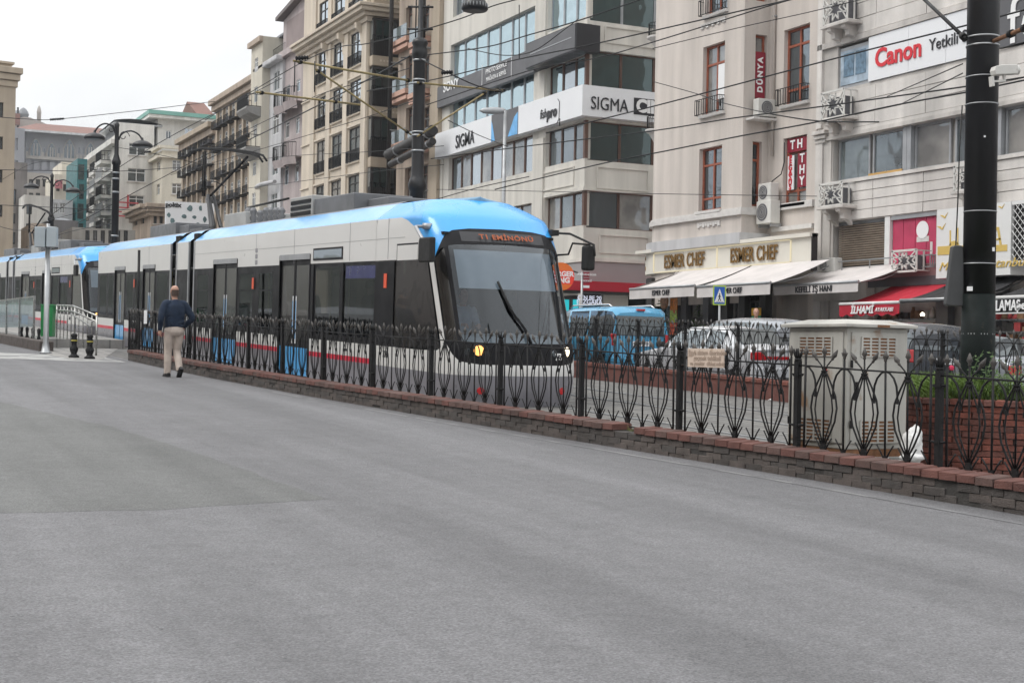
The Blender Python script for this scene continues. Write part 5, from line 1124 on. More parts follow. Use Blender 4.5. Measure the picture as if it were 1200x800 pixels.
# brown low ornate building and billboard in front of it
t, QR, QL, urq, wlq, ztq = two_face('ornate_brown_building', 'low ornate brown building with a heavy cornice beside the billboard', 176, 137., 154.5, 197, 247, M['brown'], [(158, 161, 252, 264), (165.5, 169, 250, 262)], [(180, 184, 251, 262), (187, 191, 250, 262)], pane='gdark', style='dframe')
for o, dz in ((.4, -.5), (.8, -.1), (1.1, .3)): bx(t, QR, 'cornice', -o*.6, urq, -o, 0, ztq+dz, ztq+dz+.38, M['brown'], .04); bx(t, QL, 'cornice', 0, wlq, -o, -.001, ztq+dz, ztq+dz+.38, M['brown'], .04)
p = onD(193, 300, 98.); p.z = gz(p.y); F_ = Fr(p, R(-4)); r_ = F_.rect(193, 250, 237, 275); t = thing('billboard', 'white rooftop billboard with small grey green product pictures', 'billboard', F_.at(0, 0, r_[2]))
part('board', MB().box(0, 0, r_[2]-3, r_[1]-r_[0], .3, r_[3]), M['signw'], t, F_.M)
pr = mat('print_grey_green', (.10,.16,.17), .5, 0, .5, 1.2); mb = MB()
rnd = random.Random(5)
for cx, cy, a_, b_ in ((222.5, 244.5, 3.4, 4), (235, 244, 2.2, 3.8), (216, 254, 3.3, 2.8), (228, 254.5, 3, 2.2), (198, 252, 2.5, 3), (202, 259, 3, 4), (240, 257, 2.5, 4), (210, 262, 2, 1.5), (232, 262, 2, 1.5)):
    u, z = F_.pix(cx, cy); u2 = F_.pix(cx+a_, cy)[0]-u; z2 = F_.pix(cx, cy-b_)[1]-z
    mb.prism([(u+u2*math.cos(k*.785)*rnd.uniform(.7, 1.1), z+z2*math.sin(k*.785)*rnd.uniform(.7, 1.1)) for k in range(8)], -.02, -.005, 'y')
part('printed_picture', mb, pr, t, F_.M); u, z = F_.pix(203, 240.3); text(t, F_, u, -.03, z, 'poltix', .42, M['ltr_k'], bold=.02, sx=1.1)
# ================================================================== far left cluster
def slab(name, label, x0, x1, y0, y1, D_, m, wins=(), ang=0., style='dframe', pane='gdark', back=8, z0=None, kind='building', cols=2):
    p = onD(x0, 300, D_); p.z = gz(p.y) if z0 is None else z0; F_ = Fr(p, ang); w_ = F_.pix(x1, 300)[0]; zt_ = F_.pix((x0+x1)/2, y0)[1]
    t = thing(name, label, kind, F_.M); o = [F_.rect(*q_) for q_ in wins]; wall(t, F_, 0, w_, -3, zt_, o, m, .25, back=back)
    for i, r_ in enumerate(o): window(t, F_, r_, style, pane if i % 4 else 'gmid', cols, None, .25, .09)
    return t, F_, w_, zt_
t, F_, w_, zt_ = slab('teal_tower', 'narrow teal clad stair tower between the white building and the old school on the hill', 88.5, 100, 186, 300, 150, M['teal'])
for k in range(9): bx(t, F_, 'glass_strip', .25 if k % 2 else .1, w_-.3, -.05, .02, zt_-2.2-k*2.1, zt_-.6-k*2.1, M['gteal'])
slab('grey_building', 'plain grey rendered building below the teal tower', 59, 91, 258, 310, 141, mat('dark_grey_render', (.17,.165,.17), .85, 0, .12, .5, streak=.2), [(63, 67, 268, 276)], 0)
p = onD(60, 258, 143); F_ = Fr(p, 0); r_ = F_.rect(60, 86, 247, 260); mb = MB(); w_ = r_[1]-r_[0]; mb.v += [(-.5, 0, r_[2]), (w_+.5, 0, r_[2]), (w_+.5, 9, r_[2]), (-.5, 9, r_[2]), (w_*.2, 3, r_[3]-.5), (w_*.8, 3, r_[3]-.5), (w_*.8, 6, r_[3]-.5), (w_*.2, 6, r_[3]-.5)]
for q_ in ((0,1,5,4), (1,2,6,5), (2,3,7,6), (3,0,4,7), (4,5,6,7)): mb.face(q_)
single('hip_roof', mb, M['slate'], 'pale grey hipped roof with skylights over the plain grey building', 'roof', F_.M)
t, F_, w_, zt_ = slab('attic_building', 'light grey attic with two white windows behind the hipped roof', 60, 84, 234, 300, 150, M['lgrey'], [(63, 68, 238, 250), (70, 76, 238, 250)], style='wframe', pane='gsky')
slab('white_house', 'white plain house with two dark windows at the lower left', 27, 60, 229, 320, 146, M['white'], [(31, 37.5, 239, 251), (30.5, 36.5, 262, 273), (30.5, 36, 281, 291)])
t, F_, w_, zt_ = slab('pink_signed_house', 'pale house with a faded red rooftop sign left of the teal tower', 62, 88, 205, 300, 165, M['whitec'], [(66, 70, 216, 224), (74, 79, 216, 224)])
mb = MB(); r_ = F_.rect(64, 88, 212, 222); [mb.box(r_[0]+i*1.2, -.6, r_[2]+.1*(i % 3), r_[0]+i*1.2+.8, -.45, r_[3]-.2*(i % 2)) for i in range(int((r_[1]-r_[0])/1.2))]; part('faded_sign', mb, mat('faded_pink_red', (.45,.16,.18), .6, 0, .4, 1), t, F_.M)
slab('buff_house', 'small buff house above the faded red sign', 70, 88, 190, 300, 175, M['whitec'], [(78, 82, 196, 202)])
slab('mixed_house', 'grey buff old house with small windows left of the lamp posts', 28, 66, 203, 300, 172, M['inst2'], [(34, 39, 210, 219), (42, 47, 210, 219), (50, 54, 210, 219), (34, 39, 226, 233), (42, 47, 226, 233)])
slab('dark_house', 'dark grey old house with shuttered windows behind the second tram', 8, 30, 190, 330, 150, mat('dark_stone_render', (.20,.185,.18), .85, 0, .25, .3, streak=.3), [(13, 18, 197, 210), (13, 19, 222, 240), (11, 18, 250, 262), (12, 18, 272, 286), (21, 26, 250, 262)])
# left edge tall building: flank turned to the street
p = onD(14.5, 300, 128); p.z = gz(p.y); FR_ = Fr(p, R(8)); t = thing('left_edge_building', 'tall beige building with a stepped cornice at the left edge', 'building', FR_.M)
z1_ = FR_.pix(8, 86)[1]; 
ol = [FR_.rect(-3, 4, 120, 137), FR_.rect(-3, 3.5, 160, 175), FR_.rect(-3, 3, 199, 214), FR_.rect(-3, 3, 240, 254)]
W0 = -FR_.pix(-60, 300)[0]; FRb = Fr(FR_.P(-W0, 0, 0), R(8)); ol = [(a+W0, b+W0, c, d) for a, b, c, d in ol]
wall(t, FRb, 0, W0, -3, z1_, ol, M['beige'], .3, back=16); [window(t, FRb, r_, 'dframe', 'gdark', 2, None, .3, .1) for r_ in ol]
for o, dz in ((.15, -1.2), (.32, -.6), (.5, .0)): bx(t, FRb, 'cornice', -.5, W0+o, -o, 16, z1_+dz, z1_+dz+.55, M['beige'], .05)
bx(t, FRb, 'attic', 0, W0-.3, .4, 15, z1_+.56, FR_.pix(8, 74)[1], M['beige']); bx(t, FRb, 'attic_coping', -.2, W0-.1, .2, 15.2, FR_.pix(8, 74)[1], FR_.pix(8, 71.5)[1], M['beige'])
# the long arched institution on the hill
p = onD(28, 300, 330); p.z = gz(260); F_ = Fr(p, R(-2)); w_ = F_.pix(135, 300)[0]; t = thing('hilltop_school', 'large grey hilltop building with pointed arch windows under a wide red tiled roof', 'building', F_.M)
ztp = F_.pix(75, 157)[1]
def arch_panel(x0, x1, y0, y1):
    r_ = F_.rect(x0, x1, y0, y1); a, b, c, d = r_; zs_ = c+(d-c)*.5; pl = [(a, c), (b, c), (b, zs_)]+[(b-(b-a)/2*(k/6), zs_+(d-zs_)*math.sin(k/6*math.pi/2)) for k in range(1, 7)]+[(a+(b-a)/2*(1-k/6), zs_+(d-zs_)*math.cos(k/6*math.pi/2)) for k in range(1, 7)]
    return r_, pl
wall(t, F_, 0, w_, -4, ztp, [F_.rect(36+i*9.3, 39.5+i*9.3, 187+.2, 200) for i in range(9)], M['inst'], .5, back=30)
for x0, x1, y0, y1 in ((35.5, 47.5, 163.5, 185), (56, 64.5, 168.5, 184), (75, 87, 164.5, 186), (101, 110, 168, 184)):
    r_, pl = arch_panel(x0-1.2, x1+1.2, y0-1.2, y1+.5); part('arch_surround', MB().prism(pl, -.35, 0, 'y'), M['inst2'], t, F_.M)
    r_, pl = arch_panel(x0, x1, y0, y1); f = part('window', MB().prism(pl, -.5, -.36, 'y'), M['gdark'], t, F_.M)
    for k in (.33, .66): u = r_[0]+(r_[1]-r_[0])*k; part('mullion', MB().box(u-.12, -.6, r_[2], u+.12, -.51, r_[3]-1.0), M['inst2'], f, F_.M)
for i, x in enumerate((31, 51, 68.5, 92, 97)): r_ = F_.rect(x, x+1.5, 173, 180); bx(t, F_, 'small_window', r_[0], r_[1], -.12, .0, r_[2], r_[3], M['gdark'])
bx(t, F_, 'string_course', 0, w_, -.6, 0, F_.pix(70,187)[1]-.3, F_.pix(70,187)[1]+.4, M['inst2'])
for i in range(24): u = w_*i/24; bx(t, F_, 'rib', u, u+.5, -.3, 0, F_.pix(70,187)[1]+.41, F_.pix(70,180)[1], M['inst2'])
mb = MB(); e = 3.; mb.v += [(-e, -e, ztp), (w_+e, -e, ztp), (w_+e, 30, ztp), (-e, 30, ztp), (3, 9, F_.pix(60, 146, 9)[1]), (w_-3, 9, F_.pix(60, 146, 9)[1])]
for q_ in ((0,1,5,4), (1,2,5), (2,3,4,5), (3,0,4), (0,3,2,1)): mb.face(q_)
part('roof', mb, M['rtile'], t, F_.M); bx(t, F_, 'eave', -e-.2, w_+e+.2, -e-.3, -e+.3, ztp-.5, ztp-.02, M['lgrey'])
F2 = Fr(F_.P(-1, -8, 0), R(14)); wz = F2.pix(16, 160)
w2 = -F2.pix(12, 300)[0]; FL2 = Fr(F2.P(-w2, 0, 0), R(14)); z2_ = F2.pix(22, 150)[1]
o2 = [FL2.rect(16, 21, 162, 176), FL2.rect(16, 21, 188, 198)]; wall(t, FL2, 0, w2, -4, z2_, o2, M['inst'], .4, back=20, name='wing_wall')
# domes and chimneys peeping over the roof
p = onD(16, 152, 360); F_ = Fr(p, 0); t = thing('old_mosque_roofs', 'cluster of grey stone domes, chimneys and turrets on the skyline at the left', 'rooftops', F_.M)
def zr(x, y): return F_.pix(x, y)
pts = [(18, 165), (18, 141), (22, 139), (28, 137), (36, 138), (42, 141), (50, 143.5), (57, 147), (58, 165)]
part('gable', MB().prism([zr(*q_) for q_ in pts], 0, 20, 'y'), M['inst2'], t, F_.M)
for x, y, r0 in ((29.5, 133.5, 6), (48, 131, 2.6), (21, 136.5, 5)):
    u, z = zr(x, y+5); rr = abs(zr(x+r0, y)[0]-u); mb = MB(); mb.lathe([(rr, -4), (rr, 1.2), (rr*1.12, 1.3), (rr*1.1, 1.7), (rr*.85, 2.4), (rr*.45, 3.0), (.05, 3.3)], 14, (u, 4, z)); part('dome', mb, M['slate'] if r0 > 3 else M['inst2'], t, F_.M)
mb = MB(); mb.tube([(zr(21, 160)[0], 0, zr(21, 160)[1]), (zr(21, 126)[0], 0, zr(21, 126)[1])], .25, 5); part('mast', mb, M['iron'], t, F_.M); bx(t, F_, 'red_shed', zr(16, 140)[0], zr(22, 140)[0], -3, -1, zr(19, 148)[1], zr(19, 135)[1], M['rtile'])
# wooded slope ground below the school
mb = MB(); 
def hl(i, j): x = -260+520*i; y = 255+150*j; return (x, y, gz(260)-.2+26*max(0, math.sin(j*1.5))*(1-abs(i-.5)*.7)+1.5*math.sin(x*.06+y*.05))
mb.grid(hl, 26, 10); struct('hill', mb, mat('hill_ground', (.14,.145,.12), .95, 0, .3, .05))
# slabs closing the street behind the second tram
slab('street_end_block', 'brownish row of old facades behind the second tram at the far end', 36, 62, 262, 330, 128, M['brown'], [(40, 44, 270, 280), (50, 54, 270, 280)])
slab('shop_row', 'dark low shop row below the brown ornate building', 84, 158, 268, 330, 132, mat('dim_render', (.30,.285,.26), .85, 0, .2, .4, streak=.25), [(x, x+5, 270, 285) for x in range(100, 150, 9)])
# street's other side, out of frame to the left: plain blocks that the tram and glass reflect
for i, (y0, y1, h_, m) in enumerate(((-28, -4, 17, 'brown'), (-4, 16, 20, 'cream'), (16, 40, 18, 'brown'), (40, 62, 22, 'white'), (62, 90, 19, 'mauve'))):
    F_ = Fr((-19, y0, gz(y0)), R(90)); L_ = y1-y0-.1
    t = thing('opposite_building', ['brown', 'cream', 'buff', 'white', 'mauve'][i]+' plain facade across the street, outside the left of the picture', 'building', F_.M)
    oo = [(1.2+k*3.2, 2.9+k*3.2, 1.6+3.4*j, 3.6+3.4*j) for k in range(int((L_-2)/3.2)) for j in range(int((h_-3)/3.4))]
    wall(t, F_, 0, L_, -3, h_, oo, M[m], .3, back=10)
    for r_ in oo: window(t, F_, r_, 'dframe', 'gdark', 2, None, .3, .07)
# ================================================================== TRAM
def lerp_tab(tab, x):
    if x <= tab[0][0]: return tab[0][1]
    for (a, b), (c, d) in zip(tab, tab[1:]):
        if x <= c: return b+(d-b)*(x-a)/(c-a)
    return tab[-1][1]
ang = R(-1.2); ex = -V((math.sin(ang), math.cos(ang), G+.0005)); ex.normalize(); ey = V((math.cos(ang), -math.sin(ang), 0))
pc = onG(512, 463.7, .14)
TF = Fr((0,0,0), ex=ex, ey=ey); TF = Fr(pc-TF.ez*.14, ex=ex, ey=ey)
TW = 2.42; TLEN = 30.3
UF = [(-.05, .62), (.3, .76), (.6, .80), (1.0, .74), (2.6, .06), (2.9, -.14), (3.21, -.45), (3.4, -.8), (3.52, -1.15)]
INS = [(3.16, 0), (3.2, .012), (3.25, .06), (3.52, .42)]
BB = .72
def uf(z): return lerp_tab(UF, z)
def sm_tab(f, z, d=.06): return (f(z-d)+2*f(z)+f(z+d))/4
def surf(t, z, o=0.):
    ins = lerp_tab(INS, z); hw = TW/2-ins; u0 = sm_tab(uf, z) if z > .2 else uf(z); b = BB
    if abs(t) <= 1:
        th = abs(t)*math.pi/2; n = hw*math.sin(th)**.88; u = u0-b+b*max(0, math.cos(th))**.62
        k = math.copysign(1, t)
        if o: # crude outward normal
            nx, nn = math.cos(th), math.sin(th); u += o*nx; n += o*nn
        return V((u, TW/2+k*n, z))
    back = -3.0; u = (u0-b)+(back-(u0-b))*(abs(t)-1)
    return V((u, TW/2+math.copysign(hw+o, t), z))
def patch(name, par, m, t0, t1, lo, hi, nt=24, nz=8, o=0.):
    lo_ = lo if callable(lo) else (lambda t: lo); hi_ = hi if callable(hi) else (lambda t: hi); mb = MB()
    def f(i, j): t = t0+(t1-t0)*i; a, b = lo_(t), hi_(t); return surf(t, a+(b-a)*j, o)
    mb.grid(f, nt, nz); return part(name, mb, m, par, TF.M)
def tabf(*pts): return lambda t: lerp_tab(pts, t)
tram = thing('tram', 'front white and blue tram with red stripe and lit cab lamps behind the black fence', 'tram', TF.M, 'two coupled trams')
T = tram
# --- cab shell patches (t: -2 = left side 3 m back, -1..1 = nose, 2 = right side)
patch('skirt', T, M['tramg'], -2, 2, -.05, .52, 80, 6)
zw = tabf((-2, .88), (-1.25, .88), (-1.02, .90), (-.93, 1.02), (-.86, 1.0), (-.78, .86), (-.66, .745), (-.4, .70), (.4, .70), (.66, .745), (.78, .86), (.86, 1.0), (.93, 1.02), (1.02, .90), (1.25, .88), (2, .88))
patch('lower_panel', T, M['tramw'], -2, 2, .52, zw, 120, 4)
zbT = 1.06
patch('nose_panel', T, M['tramk'], -.86, .86, tabf((-.86, 1.0), (-.78, .86), (-.66, .745), (-.4, .70), (.4, .70), (.66, .745), (.78, .86), (.86, 1.0)), zbT, 60, 6)
hdr0 = tabf((-.9, 2.40), (-.75, 2.60), (-.55, 2.68), (0, 2.71), (.55, 2.68), (.75, 2.60), (.9, 2.40))
hdr1 = tabf((-.9, 2.42), (-.78, 2.60), (-.62, 2.84), (-.5, 2.93), (-.3, 2.97), (0, 2.985), (.3, 2.97), (.5, 2.93), (.62, 2.84), (.78, 2.60), (.9, 2.42))
for s in (-1, 1):
    patch('pillar', T, M['tramw'], s*.985, s*.895, tabf((-.99, .93) if s < 0 else (.89, 1.02), (-.89, 1.02) if s < 0 else (.99, .93)), 2.44, 4, 14)
    patch('quarter_window', T, M['gtram'], s*.885, s*.66, zbT-.02, tabf((-.9, 2.41), (-.66, 2.64), (.66, 2.64), (.9, 2.41)), 12, 14, -.01)
    patch('window_frame', T, M['tramk'], s*.67, s*.61, zbT, lambda t: hdr0(t), 4, 14, .004)
    patch('side_window', T, M['gtram'], s*2, s*1.0, tabf((-2, .88), (-1.0, .93), (1.0, .93), (2, .88)), 2.44, 20, 10)
patch('quarter_frame', T, M['tramk'], -.895, -.882, 1.0, 2.42, 2, 10, .003); patch('quarter_frame', T, M['tramk'], .882, .895, 1.0, 2.42, 2, 10, .003)
blo = tabf((-2, 3.2), (-1.35, 3.19), (-1.22, 3.13), (-1.12, 3.02), (-1.04, 2.86), (-1.0, 2.70), (-.96, 2.50), (-.9, 2.405), (-.78, 2.60), (-.62, 2.84), (-.5, 2.93), (-.3, 2.97), (0, 2.985), (.3, 2.97), (.5, 2.93), (.62, 2.84), (.78, 2.60), (.9, 2.405), (.96, 2.50), (1.0, 2.70), (1.04, 2.86), (1.12, 3.02), (1.22, 3.13), (1.35, 3.19), (2, 3.2))
patch('blue_hood', T, M['tramb2'], -2, 2, blo, 3.52, 160, 14)
for s in (-1, 1): patch('upper_panel', T, M['tramw'], s*2, s*.96, 2.44, lambda t: max(2.441, blo(t)), 50, 6)
patch('destination_glass', T, M['tramk'], -.86, .86, hdr0, hdr1, 60, 5, -.004)
cg = clear_glass('windscreen_glass', .72, (.74,.82,.90), .035, .45)
patch('windscreen', T, cg, -.66, .66, zbT-.01, lambda t: hdr0(t)+.01, 40, 16, -.006)
mb = MB(); mb.grid(lambda i, j: surf(-2+4*i, 3.52)*(1-j)+V((surf(-2+4*i, 3.52).x, TW/2, 3.60))*j, 80, 6); part('cab_roof', mb, mat('greyblue_roof', (.16,.30,.43), .45, .1, .1, 1, obj=True), T, TF.M)
# nose details
def on_surf(px, py, lo=-1.2, hi=1.0):
    best = None
    for n_ in range(0, 241, 4):
        for it in range(24):
            pass
    return None
def nose_at(nfrac, z, o=.0): 
    th = math.asin(min(1, abs(nfrac))**(1/.88)); t = math.copysign(th/(math.pi/2), nfrac); return surf(t, z, o), t
for k, (nf, m_, lab) in enumerate(((-.64, 'lamp_o', 'headlight'), (.70, 'lamp_w', 'headlight'))):
    p, t_ = nose_at(nf, .93, .012); q_ = (surf(t_+.02, .93)-surf(t_-.02, .93)).normalized(); nrm = V((q_.y, -q_.x, 0)) 
    if nrm.x < 0: nrm = -nrm
    f_ = MB(); rot = nrm.to_track_quat('Z', 'Y').to_matrix().to_4x4()
    f_.lathe([(.10, -.02), (.115, .0), (.10, .018), (.09, .02)], 24); f_.xf(Matrix.Translation(p) @ rot); h = part('headlight', f_, M['tramk'], T, TF.M)
    l_ = MB(); l_.lathe([(.085, .02), (.07, .032), (.03, .04)], 20); l_.xf(Matrix.Translation(p) @ rot); part('lens', l_, M[m_], h, TF.M)
    l_ = MB(); p2, _ = nose_at(nf*(.70 if nf > 0 else 1.22), .9, .014); l_.lathe([(.06, -.01), (.055, .012)], 18); l_.xf(Matrix.Translation(p2) @ rot); part('dark_lamp', l_, M['gdark'], T, TF.M)
for nf in (-.6, .66):
    p, t_ = nose_at(nf, .27, .006); q_ = (surf(t_+.02, .27)-surf(t_-.02, .27)).normalized(); nrm = V((q_.y, -q_.x, 0)); nrm = -nrm if nrm.x < 0 else nrm
    l_ = MB(); l_.lathe([(.065, -.01), (.06, .014)], 20); l_.xf(Matrix.Translation(p) @ nrm.to_track_quat('Z', 'Y').to_matrix().to_4x4()); part('reflector', l_, M['redl'], T, TF.M)
# text on the nose, destination led
def nose_text(txt, size, m, nf, z, o, name, **k):
    p, t_ = nose_at(nf, z, o); me = text_mesh(txt, size, ext=.003, **k); me.materials.clear(); me.materials.append(m)
    sl_ = (surf(t_, z+.1)-surf(t_, z-.1)); tilt = math.atan2(-sl_.x, sl_.z)
    q_ = (surf(t_+.03, z)-surf(t_-.03, z)); yaw = math.atan2(q_.y, q_.x)
    Mx = Matrix.Translation(p) @ Matrix.Rotation(yaw, 4, 'Z') @ Matrix.Rotation(-tilt, 4, 'X')
    return part(name, me, None, T, TF.M @ Mx)
nose_text('73', .16, M['ltr_w'], .56, .84, .02, 'fleet_number', bold=.004)
p, t_ = nose_at(0, 2.83, .03)
mb = MB(); mb.grid(lambda i, j: surf(-.42+.84*i, 2.745+.17*j, .002), 20, 2); part('display', mb, M['signk'], T, TF.M)
nose_text('T1 EMİNÖNÜ', .14, M['led'], .02, 2.83, .03, 'destination_lettering', sx=1.1, sp=1.12, bold=.003)
# wiper
mb = MB(); pts = [surf(.05, 1.06, .05), surf(.02, 1.3, .05), surf(-.06, 1.62, .05), surf(-.1, 1.9, .045)]; mb.tube(pts, [.028, .024, .02, .014], 6); part('wiper_arm', mb, M['tramk'], T, TF.M)
mb = MB(); mb.tube([surf(-.02-.012*k, 1.45+.07*k, .04) for k in range(10)], .022, 5); part('wiper_blade', mb, M['rubber'], T, TF.M)
# cab interior: floor, dashboard, back wall, sun blind, seat and driver
mb = MB(); mb.grid(lambda i, j: V((surf(-.62+1.24*i, 1.02).x-.08-.75*j, surf(-.62+1.24*i, 1.02).y, 1.0+.22*math.sin(j*2.2)*(1-.5*abs(i-.5)))), 20, 8); part('dashboard', mb, mat('grey_dashboard', (.20,.22,.22), .6, 0, .08, 3), T, TF.M)
part('cab_back_wall', MB().box(-2.2, .15, .3, -2.15, TW-.15, 3.0), mat('dark_cab_wall', (.014,.015,.02), .8, 0, .2, 2), T, TF.M)
part('cab_ceiling', MB().box(-2.2, .15, 2.85, -.3, TW-.15, 2.9), M['dark'], T, TF.M); part('cab_floor', MB().box(-2.2, .15, .3, .3, TW-.15, .35), M['dark'], T, TF.M)
mb = MB(); mb.grid(lambda i, j: surf(-.57+1.14*i, 1.95+.65*j, -.07), 16, 4); part('sun_blind', mb, mat('pale_sun_blind', (.36,.39,.40), .7, 0, .05, 4), T, TF.M)
# side mirror left: arm + housing; right: long double arm
def tpx(px, py, n): return TF.pix(px, py, n)
mb = MB(); a = tpx(498, 265, -.02); c = tpx(500, 287, -.28); mb.tube([(a[0], -.0, a[1]), (a[0]+.02, -.2, a[1]-.02), (c[0], -.28, c[1]-.02)], .03, 6); l = len(mb.v); mb.lathe([(.09, -.05), (.09, .05)], 12, (a[0], .03, a[1])); part('mirror_arm', mb, M['gframe'], T, TF.M)
def mirror(x0, x1, y0, y1, n):
    r_ = TF.rect(x0, x1, y0, y1, n); m_ = part('mirror', MB().box(.03, -.03, .03, r_[1]-r_[0]-.05, .08, r_[3]-r_[2]), M['rubber'], T, TF.at(r_[0], n, r_[2]), .03); part('mirror_glass', MB().box(.024, -.02, .06, .028, .07, r_[3]-r_[2]-.05), M['chrome'], m_, TF.at(r_[0], n, r_[2])); return r_
mirror(491, 507, 278, 309.5, -.28)
nR = TW+.35
mb = MB(); a = tpx(649, 273, TW-.05); b = tpx(668, 274, TW+.15); c = tpx(696, 287, nR); d = tpx(697, 300, nR)
mb.tube([(a[0], TW-.12, a[1]), (b[0], TW+.15, b[1]), (c[0], nR, c[1]), (d[0], nR, d[1])], .022, 6); l = len(mb.v); mb.box(a[0]-.18, TW-.14, a[1]-.05, a[0]+.1, TW, a[1]+.05)
a2 = tpx(655, 299, TW-.02); b2 = tpx(666, 298, TW+.1); b3 = tpx(671, 285, TW+.12); c2 = tpx(692, 287, nR)
mb.tube([(a2[0], TW-.05, a2[1]), (b2[0], TW+.1, b2[1]), (b3[0], TW+.12, b3[1]), (c2[0], nR, c2[1])], .02, 6); part('mirror_arm', mb, M['rubber'], T, TF.M)
r_ = TF.rect(684.5, 697, 288, 317, nR); m_ = part('mirror', MB().box(.05, -.10, 0, r_[1]-r_[0]-.1, .08, r_[3]-r_[2]), M['rubber'], T, TF.at(r_[0], nR, r_[2]), .04)
# --- passenger body
ZL, ZR, ZWB, ZWT, ZBL = .52, .62, .88, 2.44, 3.2
def tu(px, py=380): return TF.pix(px, py)[0]
a0, a1, a2_, a3 = tu(226, 350), tu(220.5, 350), tu(205.5, 350), tu(199.5, 350)   # module | gap | short module | gap
BOT = 0.02
TWIN = [(231.5,244,330,2.3),(281,296,330,2.3),(303.5,319.5,330,2.3)]+[(a,b,340,2.36) for a,b in ((370,398),(403,438.5),(148.5,156),(159,165),(117,125),(127,132.5),(184,196))]
def body(u0, u1, openings, name='body_shell'):
    doors_ = openings; openings = openings+[(tu(a, y_), tu(b, y_), 1.0, z_) for a, b, y_, z_ in TWIN if u0 < tu(a, y_) < u1]
    for side, n0, s in ((0, 0, 1), (1, TW, -1)):
        F2 = TF if side == 0 else None
        zs_ = sorted({BOT, ZL, ZR, ZWB, ZWT, ZBL, *[o[2] for o in openings], *[o[3] for o in openings]}); us = sorted({u0, u1, -2.64 if u0 < -2.64 < u1 else u0, *[o[0] for o in openings], *[o[1] for o in openings]})
        groups = {}
        for a, b in zip(us, us[1:]):
            for c, d in zip(zs_, zs_[1:]):
                mid = ((a+b)/2, (c+d)/2)
                if any(o[0] < mid[0] < o[1] and o[2] < mid[1] < o[3] for o in openings): continue
                z = mid[1]; key = 'skirt' if z < ZL else ('red_stripe' if z < ZR and mid[0] < -2.64 else ('lower_panel' if z < ZWB else ('window_band' if z < ZWT else 'upper_panel')))
                run = sum(1 for o in openings if o[1] <= mid[0]+1e-6) if key != 'upper_panel' else (sum(1 for o in openings if o[1] <= mid[0]) if mid[1] < 2.64 and 0 else 0); key = (key, run); mb = groups.setdefault(key, MB()); P4 = [(a, n0, c), (b, n0, c), (b, n0, d), (a, n0, d)]; mb.poly(P4 if s > 0 else P4[::-1])
        for (k, run), mb in groups.items():
            if s > 0 and run == min(q_[1] for q_ in groups if q_[0] == k):
                for a, b, c, d in []:
                    for z0_, z1_, kk in ((BOT, ZL, 'skirt'), (ZL, ZR, 'red_stripe'), (ZR, ZWB, 'lower_panel'), (ZWB, ZWT, 'window_band'), (ZWT, ZBL, 'upper_panel')):
                        if kk != k: continue
                        z0c, z1c = max(c, z0_), min(d, z1_)
                        if z1c > z0c: mb.poly([(a, 0, z0c), (a, .06, z0c), (a, .06, z1c), (a, 0, z1c)][::-1]); mb.poly([(b, 0, z0c), (b, .06, z0c), (b, .06, z1c), (b, 0, z1c)])
            part(k, mb, M[{'skirt': 'tramg', 'red_stripe': 'tramr', 'lower_panel': 'tramw', 'window_band': 'tramk', 'upper_panel': 'tramw'}[k]], T, TF.M)
    for a, b, c, d in doors_: mb = MB(); mb.poly([(a, 0, c), (a, 0, d), (a, .07, d), (a, .07, c)]); mb.poly([(b, 0, c), (b, .07, c), (b, .07, d), (b, 0, d)]); mb.poly([(a, 0, d), (b, 0, d), (b, .07, d), (a, .07, d)]); mb.poly([(a, .07, c), (b, .07, c), (b, .07, d), (a, .07, d)]); part('door_recess', mb, M['tramk'], T, TF.M)
    mb = MB()
    prof = [(.012, ZBL), (.06, 3.25), (.42, 3.52), (.62, 3.585), (TW/2, 3.6), (TW-.62, 3.585), (TW-.42, 3.52), (TW-.06, 3.25), (TW-.012, ZBL)]
    k = max(1, int((u1-u0)/1.5)); q_ = len(prof)
    for i in range(k+1):
        u = u0+(u1-u0)*i/k; mb.v += [(u, n, z) for n, z in prof]
    mr_ = mat('roof_grey', (.2,.22,.25), .6, 0, .1, 2) if 'roofm' not in WC else WC['roofm']; WC['roofm'] = mr_
    for i in range(k):
        for j in range(q_-1): mb.face([i*q_+j, (i+1)*q_+j, (i+1)*q_+j+1, i*q_+j+1], M['tramb'] if j in (0, 1, q_-3, q_-2) else mr_)
    part('roof', mb, None, T, TF.M)
    part('underframe', MB().box(u0+.1, .12, -.08, u1-.1, TW-.12, .1), M['rubber'], T, TF.M)
    part('floor', MB().box(u0+.02, .08, .3, u1-.02, TW-.08, .34), M['roofbox'], T, TF.M); part('ceiling', MB().box(u0+.02, .08, 2.46, u1-.02, TW-.08, 2.5), M['roofbox2'], T, TF.M)
    k = int((u1-u0)/1.15)
    for i in range(k):
        u = u0+.5+i*1.15
        if any(o[0]-.4 < u < o[1]+.4 for o in doors_): 
            part('grab_pole', MB().tube([(u, TW/2-.3, .34), (u, TW/2-.3, 2.46)], .022, 6), M['yellow'], T, TF.M); continue
        for n_ in (.2, 1.45): part('seat', MB().box(u, n_, .72, u+.42, n_+.8, .8).box(u, n_, .8, u+.08, n_+.8, 1.38), M['seat'], T, TF.M, .03)
doors = [(tu(326.5, 380), tu(361, 380), BOT+.02, 2.64), (tu(249.5, 360), tu(276.5, 360), BOT+.02, 2.64)]
doorsR = [(tu(167.5, 340), tu(181, 340), BOT+.05, 2.62), (tu(134.5, 340), tu(146, 340), BOT+.05, 2.62)]
body(a0, -2.99, doors); body(-TLEN, a3, doorsR); body(a2_, a1, [])
